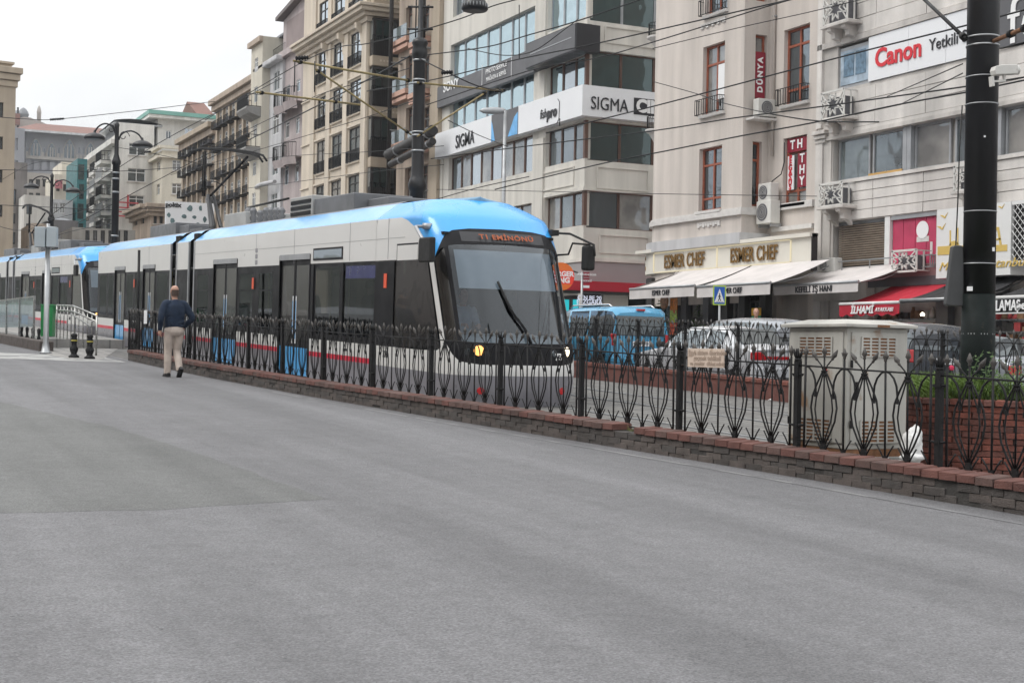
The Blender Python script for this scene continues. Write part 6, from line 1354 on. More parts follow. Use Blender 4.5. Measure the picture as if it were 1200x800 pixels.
mb = MB(); mb.poly([(-TLEN, 0, BOT), (-TLEN, TW, BOT), (-TLEN, TW, ZBL), (-TLEN+.5, TW-.45, 3.5), (-TLEN+.5, .45, 3.5), (-TLEN, 0, ZBL)][::-1]); part('rear_end', mb, M['tramk'], T, TF.M)
for g0, g1 in ((a1, a0), (a3, a2_)):
    mb = MB(); k = 9
    for i in range(k): u = g0+(g1-g0)*i/k; e = .0 if i % 2 else .05; mb.box(u, .10+e, .15, u+(g1-g0)/k-.004, TW-.10-e, 3.42-e)
    part('bellows', mb, M['rubber'], T, TF.M)
    part('end_strip', MB().box(g1-.0, -.012, .4, g1+.10, .03, 3.2), M['gframe'], T, TF.M); part('end_strip', MB().box(g0-.10, -.012, .4, g0, .03, 3.2), M['gframe'], T, TF.M)
def door(r_, blue=True):
    a, b, c, d = r_; w_ = (b-a)/2
    for i in range(2):
        o = TF.at(a+w_*i, .035, c); lw = w_-.02
        dm = part('door', MB().box(.01, 0, 0, lw, .03, d-c-.10), M['tramk'], T, o)
        part('door_glass', MB().box(.09, -.006, .74, lw-.08, -.001, d-c-.22), M['gtram'], dm, o)
        if blue: part('blue_panel', MB().box(.03, -.006, .03, lw-.02, -.001, .62), M['tramb'], dm, o)
        x = lw-.12 if i == 0 else .07
        part('grab_bar', MB().box(x, -.012, .70, x+.055, -.0065, 1.72), M['signw'], dm, o); part('grab_bar_mark', MB().box(x+.012, -.0155, .8, x+.043, -.0125, 1.62), M['tramb'], dm, o)
    part('door_frame', MB().box(a-.02, -.015, d-.10, b+.02, .05, d+.02), M['gframe'], T, TF.M); part('door_frame', MB().box(a-.05, -.012, .1, a, .05, d), M['tramk'], T, TF.M); part('door_frame', MB().box(b, -.012, .1, b+.05, .05, d), M['tramk'], T, TF.M)
for r_ in doors+doorsR: door(r_)
def twin(x0, x1, y=340, z0=1.0, z1=2.30, inner=True):
    a, b = tu(x0, y), tu(x1, y); w_ = part('window', MB().box(a, .002, z0, b, .012, z1), M['tint'], T, TF.M); part('window', MB().box(a, TW-.012, z0, b, TW-.002, z1), M['tint'], T, TF.M)
    if inner:
        part('upper_vent', MB().box(a, -.006, z1-.44, b, -.002, z1-.41).box(a, -.006, z1-.03, b, -.002, z1), M['tramk'], w_, TF.M)
for x0, x1 in ((231.5, 244), (281, 296), (303.5, 319.5)): twin(x0, x1, 330)
for x0, x1 in ((370, 398), (403, 438.5), (148.5, 156), (159, 165), (117, 125), (127, 132.5), (184, 196)): twin(x0, x1, 340, 1.0, 2.36, False)
for x0, x1, y in ((365, 368, 340), (398.5, 402.5, 350), (440, 462, 350)): a, b = tu(x0, y), tu(x1, y); part('window_pillar', MB().box(a, -.02, .92, b, -.0105, 2.42), M['tramk'], T, TF.M)
for px_ in (297.5, 453, 158): a, z_ = TF.pix(px_, 332 if px_ < 400 else 329); part('orange_marker', MB().box(a-.07, -.03, z_-.13, a+.07, -.021, z_+.13), M['orange'], T, TF.M)
r_ = TF.rect(367.5, 402, 290, 304.5); f = part('side_display', MB().box(r_[0], -.01, r_[2], r_[1], -.001, r_[3]), M['tramk'], T, TF.M); part('display_glass', MB().box(r_[0]+.05, -.014, r_[2]+.04, r_[1]-.05, -.011, r_[3]-.04), M['gmid'], f, TF.M)
r_ = TF.rect(466, 490, 287, 304); part('hatch', MB().box(r_[0]-.03, -.004, r_[2], r_[1], -.001, r_[3]+.03), M['tramk'], T, TF.M); part('hatch_cover', MB().box(r_[0], -.007, r_[2]-.01, r_[1], -.0045, r_[3]), M['tramw'], T, TF.M)
for px_ in (345, 455, 300.5, 175.0, 410): u = tu(px_, 290); part('panel_joint', MB().box(u-.008, -.003, ZWT+.02, u+.008, -.0005, ZBL), M['tramg'], T, TF.M)
part('panel_joint', MB().box(a0+.1, -.003, 2.83, -1.6, -.0005, 2.842), mat('joint_grey', (.42,.42,.42), .5), T, TF.M)
u, z = TF.pix(300.5, 302); [part('side_print', MB().box(u-.09, -.004, z+.12-.14*i, u+.09, -.001, z+.22-.14*i), M['tramg'], T, TF.M) for i in range(3)]
text(T, TF, tu(405, 405), -.006, .74, 'www', .1, M['ltr_k']); text(T, TF, tu(452, 408), -.006, .73, '773', .17, M['ltr_k'])
part('blue_notice', MB().box(tu(406,320), -.014, 2.12, tu(444,320), -.0105, 2.36), mat('dark_blue_band', (.01,.015,.10), .3, 0, .1, 2), T, TF.M)
# --- roof equipment
def rbox(name, x0, x1, y0, y1, n, dn, m, par=None):
    r_ = TF.rect(x0, x1, y0, y1, n); return part(name, MB().box(r_[0], n, min(r_[2], 3.5), r_[1], n+dn, r_[3]), M[m], par or T, TF.M, .02), r_
o, r_ = rbox('roof_unit', 340, 366, 230.5, 250, .55, 1.4, 'roofbox2'); 
mb = MB(); [mb.box(r_[0]+.1, .53, r_[3]-.16-.13*i, r_[1]-.1, .549, r_[3]-.08-.13*i) for i in range(4)]; part('louvre', mb, M['dark'], o, TF.M)
rbox('roof_unit', 366.2, 415, 229.5, 248, .6, 1.3, 'roofbox'); rbox('roof_unit', 416, 456, 233, 244, .9, 1., 'roofbox'); rbox('roof_unit', 263, 288, 249.5, 262, .6, 1.2, 'roofbox2'); rbox('roof_unit', 176, 206, 263, 276, .7, 1.1, 'roofbox'); rbox('roof_unit', 209, 221, 264, 270, .8, .8, 'roofbox')
for x in (291, 297, 305, 312, 318, 324, 330): r_ = TF.rect(x, x+4, 243+(x % 3)*1.5, 254, .8); mb = MB(); h_ = r_[3]-3.5; mb.lathe([(.06, 0), (.11, h_*.2), (.06, h_*.3), (.11, h_*.5), (.06, h_*.6), (.1, h_*.8), (.05, h_)], 10); part('insulator', mb, M['roofbox'], T, TF.at(r_[0], .8, 3.5))
mb = MB(); zz = TF.pix(300, 244, 1.)[1]; mb.tube([(TF.pix(289, 247, 1.)[0], 1., zz+.05), (TF.pix(338, 240, 1.)[0], 1., zz+.1)], .03, 6); part('roof_cable', mb, M['rubber'], T, TF.M)
# --- pantograph
nc = TW/2
def pp(x, y, n=nc): u, z = TF.pix(x, y, n); return (u, n, z)
pan = []
mb = MB(); b0 = pp(254, 262); kn = pp(247, 229); mb.tube([(b0[0]+.2, nc-.2, 3.6), (b0[0], nc-.12, 3.75), (kn[0], nc-.08, kn[2])], [.09, .1, .06], 8); mb.tube([(b0[0]+.2, nc+.2, 3.6), (b0[0], nc+.12, 3.75), (kn[0], nc+.08, kn[2])], [.06, .06, .05], 8); part('pantograph_lower_arm', mb, M['pole'], T, TF.M)
hd = pp(290, 184); mb = MB(); mb.tube([kn, (hd[0], nc, hd[2])], .035, 8); mb.tube([pp(239.5, 230), pp(240.5, 177)], .035, 6); mb.tube([pp(237, 230), pp(238, 178)], .02, 6); mb.tube([pp(241, 212), pp(253, 213), pp(262, 218)], .015, 5)
part('pantograph_upper_arm', mb, M['dark'], T, TF.M)
mb = MB(); 
for du in (-.18, .18): mb.tube([(V(pp(219, 184))+V((du, 0, 0))), (V(pp(225, 177))+V((du, 0, 0))), (V(pp(238, 174))+V((du, 0, 0))), (V(pp(270, 175.5))+V((du, 0, 0))), (V(pp(296, 179.5))+V((du, 0, 0))), (V(pp(306, 183))+V((du, 0, 0))), (V(pp(310, 189))+V((du, 0, 0)))], .03, 6)
part('pantograph_head', mb, M['dark'], T, TF.M); part('pantograph_base', MB().box(b0[0]-.7, nc-.6, 3.56, b0[0]+.7, nc+.6, 3.66), M['roofbox'], T, TF.M)
# wheels hidden in the shadow under the body
for u in (-1.8, -3.6, -12.5, -14.3, -21, -23, -28): 
    for n in (.35, TW-.35): mb = MB(); mb.lathe([(.28, -.06), (.3, 0), (.28, .06)], 20); mb.xf(Matrix.Translation((u, n, .22)) @ Matrix.Rotation(R(90), 4, 'X')); part('wheel', mb, M['steel'], T, TF.M)
# --- second tram: a copy, coupled behind
o2 = TF.P(-TLEN-2.35, -.12, 0); a2r = R(-2.2); ex2 = -V((math.sin(a2r), math.cos(a2r), G)); ex2.normalize(); ey2 = V((math.cos(a2r), -math.sin(a2r), 0)); TF2 = Fr(o2, ex=ex2, ey=ey2)
tram2 = copy_tree(tram, TF2.M); tram2['label'] = 'rear white and blue tram coupled behind the front one at the left edge'
# rails
for k, c in enumerate((TW/2, TW/2+3.35)):
    for s in (-.7175, .7175):
        mb = MB(); us = [-62+4*i for i in range(25)]
        for u0_, u1_ in zip(us, us[1:]): 
            mb.box(u0_, c+s-.035, -.05, u1_-.001, c+s+.035, .012)
        mb.xf(TF.M)
        for i, v in enumerate(mb.v): mb.v[i] = (v[0], v[1], gz(v[1])+.004+(.014 if i % 8 >= 4 else -.05))
        struct('rail', mb, M['steel'])

# ================================================================== KERB with individual bricks
kerb = struct('kerb', MB(), M['mortar']); 
def kpt(y, o=0., z=0.):
    d = (kx(y+.05)-kx(y-.05))/.1; n = V((1, -d, 0)).normalized(); return V((kx(y), y, 0))+n*o+V((0, 0, gz(y)+z))
def kang(y): return math.atan2(1, (kx(y+.05)-kx(y-.05))/.1)
KH = .27
mb = MB(); yk = [1.0+i*.6 for i in range(61)]; yk[-1] = 37.1
for a, b in zip(yk, yk[1:]):
    q_ = lambda y, o, z: kpt(y, o, z)
    for (o0, z0), (o1, z1) in (((.012, -.05), (.012, KH-.07)), ((.012, KH-.07), (.44, KH-.07)), ((.44, KH-.07), (.44, -.05))): mb.poly([q_(a, o0, z0), q_(b, o0, z0), q_(b, o1, z1), q_(a, o1, z1)])
y_ = 37.1; mb.poly([kpt(y_, .012, -.05), kpt(y_, .44, -.05), kpt(y_, .44, KH-.07), kpt(y_, .012, KH-.07)])
part('mortar_core', mb, M['mortar'], kerb, Matrix())
# brick meshes (12-ish triangles + bevelled look through small chamfers)
def brick_mesh(w_, d_, h_, m, seed, ch=.008, slope=0.):
    rnd = random.Random(seed); j = lambda: rnd.uniform(-.003, .003); mb = MB(); b = len(mb.v)
    top = [(ch, ch), (w_-ch, ch), (w_-ch, d_-ch), (ch, d_-ch)]
    mb.v += [(0, 0, 0), (w_, 0, 0), (w_, d_, 0), (0, d_, 0)]+[(0+j(), 0+j(), h_-ch+j()+0), (w_+j(), 0+j(), h_-ch+j()), (w_+j(), d_, h_-ch), (0+j(), d_, h_-ch)]+[(x+j(), y+j(), h_+j()-(slope if y < d_/2 else 0)) for x, y in top]
    for q_ in ((0,1,5,4), (1,2,6,5), (2,3,7,6), (3,0,4,7), (4,5,9,8), (5,6,10,9), (6,7,11,10), (7,4,8,11), (8,9,10,11)): mb.face(q_)
    return mb.mesh('brick', m)
KL = .205
capm = [brick_mesh(KL-.012, .30, .085, M['cap' if i % 3 else 'cap2'], i, .018, .012) for i in range(6)]; capm2 = [brick_mesh(KL-.012, .30, .085, M['cap2' if i % 4 else 'cap'], i+9, .018, .012) for i in range(6)]
BL = .255; brm = [brick_mesh(BL-.010, .05, .073, M['kerb' if i % 2 else 'kerb2'], i+20, .006) for i in range(8)]
rnd = random.Random(3); n_cap = n_br = 0; rest = MB(); y = 1.2
def add_rest(me, Mx, m):
    b = len(rest.v); rest.v += [tuple(Mx @ v.co) for v in me.vertices]
    for p in me.polygons: rest.face([b+i for i in p.vertices], me.materials[0])
i = 0
while y < 37.0:
    an = kang(y)
    dm = 31.0 < y < 31.8 or 16.9 < y < 17.25
    for kind in ('cap',):
        if kind == 'cap':
            if 14.28 < y < 14.65: continue
            me = (capm if y < 16 else capm2)[rnd.randrange(6)]; p = kpt(y, -.025+rnd.uniform(-.006, .006), KH-.07+rnd.uniform(-.004, .004)); rz = an
        else:
            me = brm[rnd.randrange(8)]; p = kpt(y+(KL/2 if kind % 2 else 0), rnd.uniform(-.004, .004), KH-.07-.068*(kind+1)-.002*0); rz = an
            if rnd.random() < .02: continue
        Mx = Matrix.Translation(p) @ Matrix.Rotation(rz, 4, 'Z') @ Matrix.Rotation(math.pi, 4, 'Z') @ Matrix.Translation((-KL, 0, 0)) if 0 else Matrix.Translation(kpt(y+KL if kind == 'cap' else y+KL+(KL/2 if kind % 2 else 0), (-.025 if kind == 'cap' else 0)+rnd.uniform(-.004, .004), (KH-.07 if kind == 'cap' else KH-.07-.068*(kind+1))+rnd.uniform(-.002, .002))) @ Matrix.Rotation(an-math.pi, 4, 'Z')
        if kind != 'cap' and rnd.random() < .06: Mx = Mx @ Matrix.Rotation(rnd.uniform(-.03, .03), 4, 'Y')
        if kind == 'cap' and y < 22: part('cap_brick', me, None, kerb, Mx); n_cap += 1
        elif kind in (0, 1) and y < 22 and n_br < 296: part('brick', me, None, kerb, Mx); n_br += 1
        else: add_rest(me, Mx, None)
    y += KL; i += 1
for row in range(3):
    y = 1.2+(BL/2 if row % 2 else 0)
    while y < 36.9:
        me = brm[rnd.randrange(8)]; zz = KH-.07-.079*(row+1)+(.0 if row < 2 else .03)
        Mx = Matrix.Translation(kpt(y+BL, rnd.uniform(-.006, .006), zz+rnd.uniform(-.003, .003))) @ Matrix.Rotation(kang(y)-math.pi, 4, 'Z') @ Matrix.Rotation(rnd.uniform(-.012, .012), 4, 'Y')
        if rnd.random() > .025:
            if row < 2 and y < 30: part('brick', me, None, kerb, Mx)
            else: add_rest(me, Mx, None)
        y += BL
o = part('far_bricks', rest, None, kerb, Matrix()); o['kind'] = 'stuff'
# soil and kerb-side strip behind the fence
mb = MB()
def soilf(i, j): y = 1+35.9*j; o = .26+.28*i; return kpt(y, o, KH-.075+.02*math.sin(y*3.1+i*4)+.015*math.sin(y*11)-(.0 if i < .8 else .2*(i-.8)*5))
mb.grid(soilf, 6, 180); struct('soil_strip', mb, M['soil'])

# ================================================================== FENCE
FO = .245; FZ = KH-.075
def fence_y(px):      # y where the fence line crosses an image column
    lo, hi = 4., 60.
    for _ in range(50):
        mid = (lo+hi)/2; p = kpt(mid, FO, .5)-EYE; x = 600+FPX*p.dot(cr)/p.dot(fwd)
        if x > px: lo = mid
        else: hi = mid
    return (lo+hi)/2
pxs = [1290, 1100, 934, 796, 681, 586, 505, 436, 379, 331, 291, 257, 228, 203.5, 182, 163, 151.5]
fence = thing('fence', 'black wrought iron railing of tulip shapes and spears on the brick kerb', 'fence', kpt(fence_y(600), FO, FZ))
def frot(y): return Matrix.Rotation(kang(y)-math.pi, 4, 'Z')
PH = 1.10
# tulip: local x along the fence, z up
def tulip_mesh():
    mb = MB(); H = PH
    def mir(pts, r, n=5): 
        mb.tube([(x, 0, z) for x, z in pts], r, n); mb.tube([(-x, 0, z) for x, z in pts], r, n)
    mb.box(-.022, -.014, .02, .022, .014, .16)
    mir([(.012, .14), (.06, .24), (.115, .38), (.135, .52), (.12, .64), (.075, .76), (.03, .86), (.012, .90)], .0088)
    mir([(.006, .16), (.035, .26), (.075, .38), (.092, .50), (.08, .62), (.045, .74), (.018, .84), (.006, .9)], .0072)
    mb.tube([(0, 0, .14), (0, 0, 1.03)], .008, 5)
    mir([(.014, .07), (.05, .15), (.085, .215)], .008, 4)
    for z in (.845, .885): mb.box(-.023, -.016, z, .023, .016, z+.014)
    mir([(.012, .9), (.03, .95), (.07, 1.0)], .008, 4)
    for x, z, a in ((0, 1.03, 0), (.075, 1.0, .5), (-.075, 1.0, -.5)):
        s = len(mb.v); mb.lathe([(.006, 0), (.014, .015), (.010, .03), (.024, .055), (.018, .08), (.004, .125)], 7, (0,0,0), M['iron_tip']); mb.xf(Matrix.Translation((x, 0, z)) @ Matrix.Rotation(a, 4, 'Y'), s)
    return mb
def picket_mesh(arch=True, end=False):
    mb = MB(); mb.tube([(0, 0, .02), (0, 0, 1.02)], .0095 if not end else .011, 5)
    for s in (1, -1):
        if not end or s == (1 if end == 1 else -1): mb.tube([(0, 0, .06), (s*.045, 0, .16), (s*.08, 0, .22)], .008, 4)
    if not end: mb.box(-.018, -.012, .0, .018, .012, .12)
    if arch:
        for s in (1, -1):
            if end and s != (1 if end == 1 else -1): continue
            mb.tube([(s*.004, 0, .93), (s*.04, 0, .915), (s*.08, 0, .865), (s*.105, 0, .79), (s*.113, 0, .70), (s*.112, 0, .64)], .0095, 5)
            mb.box(s*.113-.011, -.011, .62, s*.113+.011, .011, .67)
    s0 = len(mb.v); mb.lathe([(.006, 0), (.014, .015), (.010, .03), (.023, .055), (.017, .075), (.004, .115)], 7, (0,0,0), M['iron_tip']); mb.xf(Matrix.Translation((0, 0, 1.02)), s0)
    for s in (1, -1): mb.tube([(0, 0, 1.03), (s*.018, 0, 1.06), (s*.03, 0, 1.09)], .005, 4, M['iron_tip'])
    return mb
def fill(mb): 
    mb.mats = [M['iron'], M['iron_tip']]; mb.m = [0 if m == 0 else m for m in mb.m]; return mb
def two_mat(fn, *a):
    mb = fn(*a)
    # faces added with no material must be slot 0 = iron
    names = mb.mats[:]; idx = []
    mb2 = MB(); mb2.v = mb.v; mb2.f = mb.f; mb2.sm = mb.sm; mb2.mats = [M['iron'], M['iron_tip']]; mb2.m = mb.m; return mb2
class MBI(MB):
    def mi(s, m):
        if not s.mats: s.mats = [M['iron'], M['iron_tip']]
        return 0 if m is None else 1
_MB = MB; MB = MBI
me_t = tulip_mesh().mesh('tulip_picket'); me_p = picket_mesh().mesh('picket'); me_e1 = picket_mesh(True, 1).mesh('picket'); me_e2 = picket_mesh(True, -1).mesh('picket')
MB = _MB
mb = MB(); PT = PH-.10; mb.box(-.029, -.029, -.03, .029, .029, PT-.02, None); mb.box(-.037, -.037, .30, .037, .037, .325); mb.box(-.037, -.037, .82, .037, .037, .84)
for s in (-1, 1): mb.lathe([(.03, -.01), (.035, 0), (.03, .01)], 8, (s*.055, 0, .315)); mb.lathe([(.02, -.01), (.025, 0), (.02, .01)], 8, (s*.055, 0, .84))
mb.lathe([(.036, PT-.02), (.04, PT), (.03, PT+.005)], 10)
for k in range(5):
    a = k*1.2566; r = .035 if k else 0
    mb.tube([(r*.5*math.cos(a), r*.5*math.sin(a), PT), (r*math.cos(a), r*math.sin(a), PT+.05), (r*math.cos(a)*1.3, r*math.sin(a)*1.3, PT+.11)], [.011, .015, .004], 6)
me_post = mb.mesh('post', M['iron'])
yp = [fence_y(p) for p in pxs]
for k, y in enumerate(yp):
    part('post', me_post, None, fence, Matrix.Translation(kpt(y, FO, FZ)) @ frot(y))
for k, (ya, yb) in enumerate(zip(yp, yp[1:])):     # ya nearer (right), yb farther (left)
    L_ = yb-ya; slots = 6
    lay = [(1, 't'), (2, 'p'), (3, 't'), (4, 'p'), (5, 't')]
    if L_ < 1.45: lay = [(1, 't'), (2, 'p'), (3, 't'), (4, 'p'), (5, 't')]
    def plc(fr_, me, sx): y = ya+L_*fr_; o_ = part('tulip_picket' if me is me_t else 'picket', me, None, fence, Matrix.Translation(kpt(y, FO, FZ)) @ frot(y) @ Matrix.Rotation(rnd.uniform(-.012, .012), 4, 'Y') @ Matrix.Diagonal((sx, 1, 1, 1)))
    sx = L_*1.01/ (6*.143) / 1.0; sx = min(1.45, L_/6/.135)
    for s_, c in lay: plc(.055+.89*s_/6, me_t if c == 't' else me_p, sx*.93)
    plc(.055, me_e2, sx*.93); plc(.945, me_e1, sx*.93)
    for z, r in ((.05, .009), (.935, .010)):
        mb = MB(); mb.tube([kpt(ya+.03, FO, FZ+z), kpt((ya+yb)/2, FO, FZ+z-.004), kpt(yb-.03, FO, FZ+z)], r, 6); part('rail', mb, M['iron'], fence, Matrix())
# weeds along the fence foot
mb = MB(); rnd = random.Random(11)
for i in range(4200):
    y = rnd.choice([rnd.uniform(9, 36), rnd.gauss(14.5, 1.2), rnd.gauss(17.2, .5), rnd.gauss(29.5, 2.2), rnd.gauss(25.5, 1.5), rnd.gauss(36, .4)]); 
    if y < 8 or y > 36.9: continue
    p = kpt(y, rnd.gauss(FO-.04, .05), FZ+.0); h_ = rnd.uniform(.03, .13)*rnd.random()**.4; d = V((rnd.gauss(0, .5), rnd.gauss(0, .5), 1)).normalized(); x = d.orthogonal().normalized()*rnd.uniform(.004, .011)
    mb.poly([p-x, p+x, p+d*h_])
o = single('weeds', mb, M['grass'], 'thin weeds and moss growing along the foot of the iron railing', 'weeds'); o['kind'] = 'stuff'
# thin tall post in the fence and small white plate
y = fence_y(160); p = kpt(y, FO+.02, FZ); hh = (p-EYE).dot(fwd)
def zat(px, py, P): # height on the vertical through P that appears at image row py
    d = P-EYE; D_ = V((d.x, d.y, 0)).dot(V((fwd.x, fwd.y, 0)))/1.0; r_ = ray(px, py); t_ = V((d.x, d.y)).length/V((r_.x, r_.y)).length; return EYE.z+r_.z*t_
zt_ = zat(161, 293, p); t = single('tall_post', MB().tube([(0,0,0), (0,0,zt_-p.z)], .035, 8), M['iron'], 'tall thin black post standing at the far end of the iron railing', 'post', p)
y = fence_y(172.5); p = kpt(y, FO-.06, FZ); single('small_plate', MB().box(-.17, 0, .78, .17, .01, 1.12), M['signw'], 'small blank white plate hung on the far end of the railing behind the walking man', 'sign', Matrix.Translation(p) @ frot(y))
# notice board
y = (fence_y(808)+fence_y(851))/2; w_ = abs(fence_y(808)-fence_y(851)); p = kpt(y, FO-.045, 0); FN = Fr(p, kang(y)-math.pi)
z1_, z0_ = zat(830, 408.5, p)-p.z, zat(830, 430.5, p)-p.z
t = thing('notice_board', 'faded beige notice board with three lines of brown print wired to the iron railing', 'notice board', FN.M); part('board', MB().box(-w_/2, 0, z0_, w_/2, .012, z1_), M['notice'], t, None, .003)
h_ = z1_-z0_
for i, (s_, tt) in enumerate(((.072, 'Raylı sistem üzerinden'), (.072, 'geçmek tehlikeli'), (.06, 've yasaktır  dikkat ediniz'))): text(t, FN, .03, -.003, z1_-h_*(.22+.29*i), tt, s_, M['faded'], ext=.001, bold=.0015)
mb = MB(); mb.prism([(-w_/2+.015, z1_-h_*.42), (-w_/2+.085, z1_-h_*.42), (-w_/2+.05, z1_-h_*.16)], -.004, -.001, 'y'); part('warning_triangle', mb, M['faded'], t)
# broken bits of dark backing seen beside the board
part('backing', MB().box(w_/2, .015, z0_+.04, w_/2+.035, .03, z1_-.02), M['iron'], t)

# ================================================================== median wall beyond the tracks
mw = thing('median_wall', 'low red painted brick wall with a rounded brick coping beyond the tram tracks', 'wall', (wx(22), 22, gz(22)))
mb = MB(); yw = [4+i*2. for i in range(24)]
for a, b in zip(yw, yw[1:]):
    A0, B0 = V((wx(a), a, gz(a))), V((wx(b), b, gz(b))); z = V((0,0,1)); x = V((1,0,0))
    mb.poly([A0, B0, B0+z*.33, A0+z*.33]); mb.poly([A0+x*.3, A0+x*.3+z*.33, B0+x*.3+z*.33, B0+x*.3]); mb.poly([A0+z*.33, B0+z*.33, B0+z*.33+x*.3, A0+z*.33+x*.3])
part('wall_body', mb, M['redwall'], mw, Matrix())
wbm = [brick_mesh(.2-.012, .36, .075, M['plbrick' if i % 2 else 'cap'], i+70, .016) for i in range(4)]
rest = MB(); y = 8.; k = 0
while y < 46:
    Mx = Matrix.Translation((wx(y)-.03, y+.2, gz(y)+.33)) @ Matrix.Rotation(R(-90), 4, 'Z')
    if 18 < y < 36: part('coping_brick', wbm[k % 4], None, mw, Mx)
    else: add_rest(wbm[k % 4], Mx, None)
    y += .2; k += 1
o = part('far_coping', rest, None, mw, Matrix()); o['kind'] = 'stuff'
f2 = thing('fence', 'second black wrought iron railing on the low red wall beyond the tracks', 'fence', (wx(24)+.15, 24, gz(24)+.405))
fr2 = Matrix.Rotation(math.atan2(1, WALLA)-math.pi, 4, 'Z')
y = 12.4
while y < 46:
    L_ = 1.95; q2 = lambda yy, z=0: V((wx(yy)+.15, yy, gz(yy)+.405+z))
    part('post', me_post, None, f2, Matrix.Translation(q2(y)) @ fr2)
    for fx_, me in ((.055, me_e2), (.2, me_t), (.35, me_p), (.5, me_t), (.65, me_p), (.8, me_t), (.945, me_e1)): part('tulip_picket' if me is me_t else 'picket', me, None, f2, Matrix.Translation(q2(y+L_*fx_)) @ fr2 @ Matrix.Diagonal((1.2, 1, 1, 1)))
    for z in (.05, .935): part('rail', MB().tube([q2(y, z), q2(y+L_, z)], .010, 6), M['iron'], f2, Matrix())
    y += L_
p = onG(906, 469, 0); mb = MB(); rnd = random.Random(2)
mb.grid(lambda i, j: (.22*(i-.5)*(1+.3*math.sin(j*6)), .1*(j-.5), .05*math.sin(i*3.1)*math.sin(j*3.1)+.015*rnd.random()), 12, 8); single('litter', mb, M['bag'], 'scrap of white litter on the track bed by the low red wall', 'litter', p)
# ================================================================== cabinet, planter, thick pole
p = onD(991, 500, 14.5); p.z = gz(p.y)+.08; FCb = Fr(p, 0); w_, d_ = .80, .98
t = thing('electrical_cabinet', 'tall pale metal electrical cabinet with rust streaks and louvred vents behind the railing', 'cabinet', FCb.M)
zt_ = FCb.pix(991, 383)[1]
part('plinth', MB().box(-.03, -.03, -.12, w_+.03, d_+.03, .12), M['concrete'], t, None, .01); part('rusty_base', MB().box(.01, .01, .12, w_-.01, d_-.01, .20), M['rust'], t)
part('cabinet_body', MB().box(0, 0, .20, w_, d_, zt_), M['cabinet'], t, None, .012)
for nm, F_, W_ in (('f', FCb, w_), ('l', Fr(FCb.P(0, d_, 0), R(-90)), d_)):
    k = 1 if nm == 'f' else 1
    dd = part('door', MB().box(.05, -.018, .26, W_-.05, -.001, zt_-.05), M['cabinet'], t, F_.M, .006)
    for z0_, z1_ in ((.27, .50), (zt_-.30, zt_-.10)):
        part('vent', MB().box(W_*.22, -.022, z0_, W_*.78, -.0185, z1_), M['rust'], dd, F_.M)
        mb = MB(); rows = 6; 
        for i in range(rows+1): z = z0_+(z1_-z0_)*i/rows; mb.box(W_*.22, -.03, z-.007, W_*.78, -.0225, z+.007)
        for i in range(5): x = W_*(.22+.56*i/4); mb.box(x-.012, -.031, z0_, x+.012, -.0225, z1_)
        part('louvre', mb, M['cabinet'], dd, F_.M)
    part('hinge', MB().box(.035, -.03, .42, .06, -.0185, .50).box(.035, -.03, zt_-.42, .06, -.0185, zt_-.34), M['iron'], dd, F_.M)
    if nm == 'f': part('handle', MB().box(.10, -.04, .75, .13, -.0185, .9), M['iron'], dd, F_.M)
mb = MB(); mb.box(-.07, -.07, zt_, w_+.08, d_+.06, zt_+.035); s0 = len(mb.v)
mb.v += [(-.06, -.06, zt_+.035), (w_+.07, -.06, zt_+.035), (w_+.07, d_+.05, zt_+.035), (-.06, d_+.05, zt_+.035), (.1, .15, zt_+.085), (w_-.1, .15, zt_+.085), (w_-.1, d_-.2, zt_+.085), (.1, d_-.2, zt_+.085)]
for q_ in ((0,1,5,4), (1,2,6,5), (2,3,7,6), (3,0,4,7), (4,5,6,7)): mb.face([s0+i for i in q_])
part('lid', mb, M['cabinet'], t, None, .006)
part('rust_patch', MB().box(w_*.42, -.074, zt_+.004, w_*.62, -.0705, zt_+.03), M['rust'], t)
part('sticker', MB().box(-.021, d_*.30, .98, -.0185, d_*.35, 1.05), M['ltr_r'], t) 
# rubbish
p2 = FCb.P(w_-.22, -.34, .12); mb = MB(); rnd = random.Random(8)
def blob(cx, cy, cz, r1, r2, r3, sd):
    rr = random.Random(sd); ph = [rr.uniform(0, 6) for _ in range(6)]
    def f(i, j):
        a, b = i*2*math.pi, (j-.5)*math.pi; k = 1+.22*math.sin(3*a+ph[0])*math.cos(2*b+ph[1])+.2*abs(math.sin(4*a+ph[2]+3*b))+.13*abs(math.sin(9*b+ph[3]+6*a))
        return (cx+r1*k*math.cos(a)*math.cos(b), cy+r2*k*math.sin(a)*math.cos(b), cz+r3*k*math.sin(b))
    mb.grid(f, 28, 16)
blob(0, 0, .15, .14, .09, .17, 1); blob(.07, .01, .30, .09, .07, .11, 2); blob(-.06, 0, .24, .07, .06, .10, 7); blob(-.03, -.05, .03, .16, .09, .05, 3); blob(.02, -.06, .22, .06, .05, .08, 4)
mb.xf(Matrix.Diagonal((.72,.72,.78,1))); single('plastic_bag', mb, M['bag'], 'crumpled white plastic bag standing against the right side of the cabinet', 'bag', p2)
for i, (px_, py_, s_) in enumerate(((1008, 534, .05), (1050, 541, .07), (1062, 543, .045), (1036, 539, .04))):
    p = onG(px_, py_, FZ+.02); mb = MB(); mb.grid(lambda a, b: ((a-.5)*s_*3, (b-.5)*s_*1.4, .012+.012*math.sin(a*8+i)*math.cos(b*5)), 8, 5)
    single('litter', mb, M['bag'], ['flat pale scrap of litter left of the plastic bag', 'white scrap of litter in front of the plastic bag', 'small white scrap right of the plastic bag', 'tiny pale scrap below the cabinet corner'][i], 'litter', p)

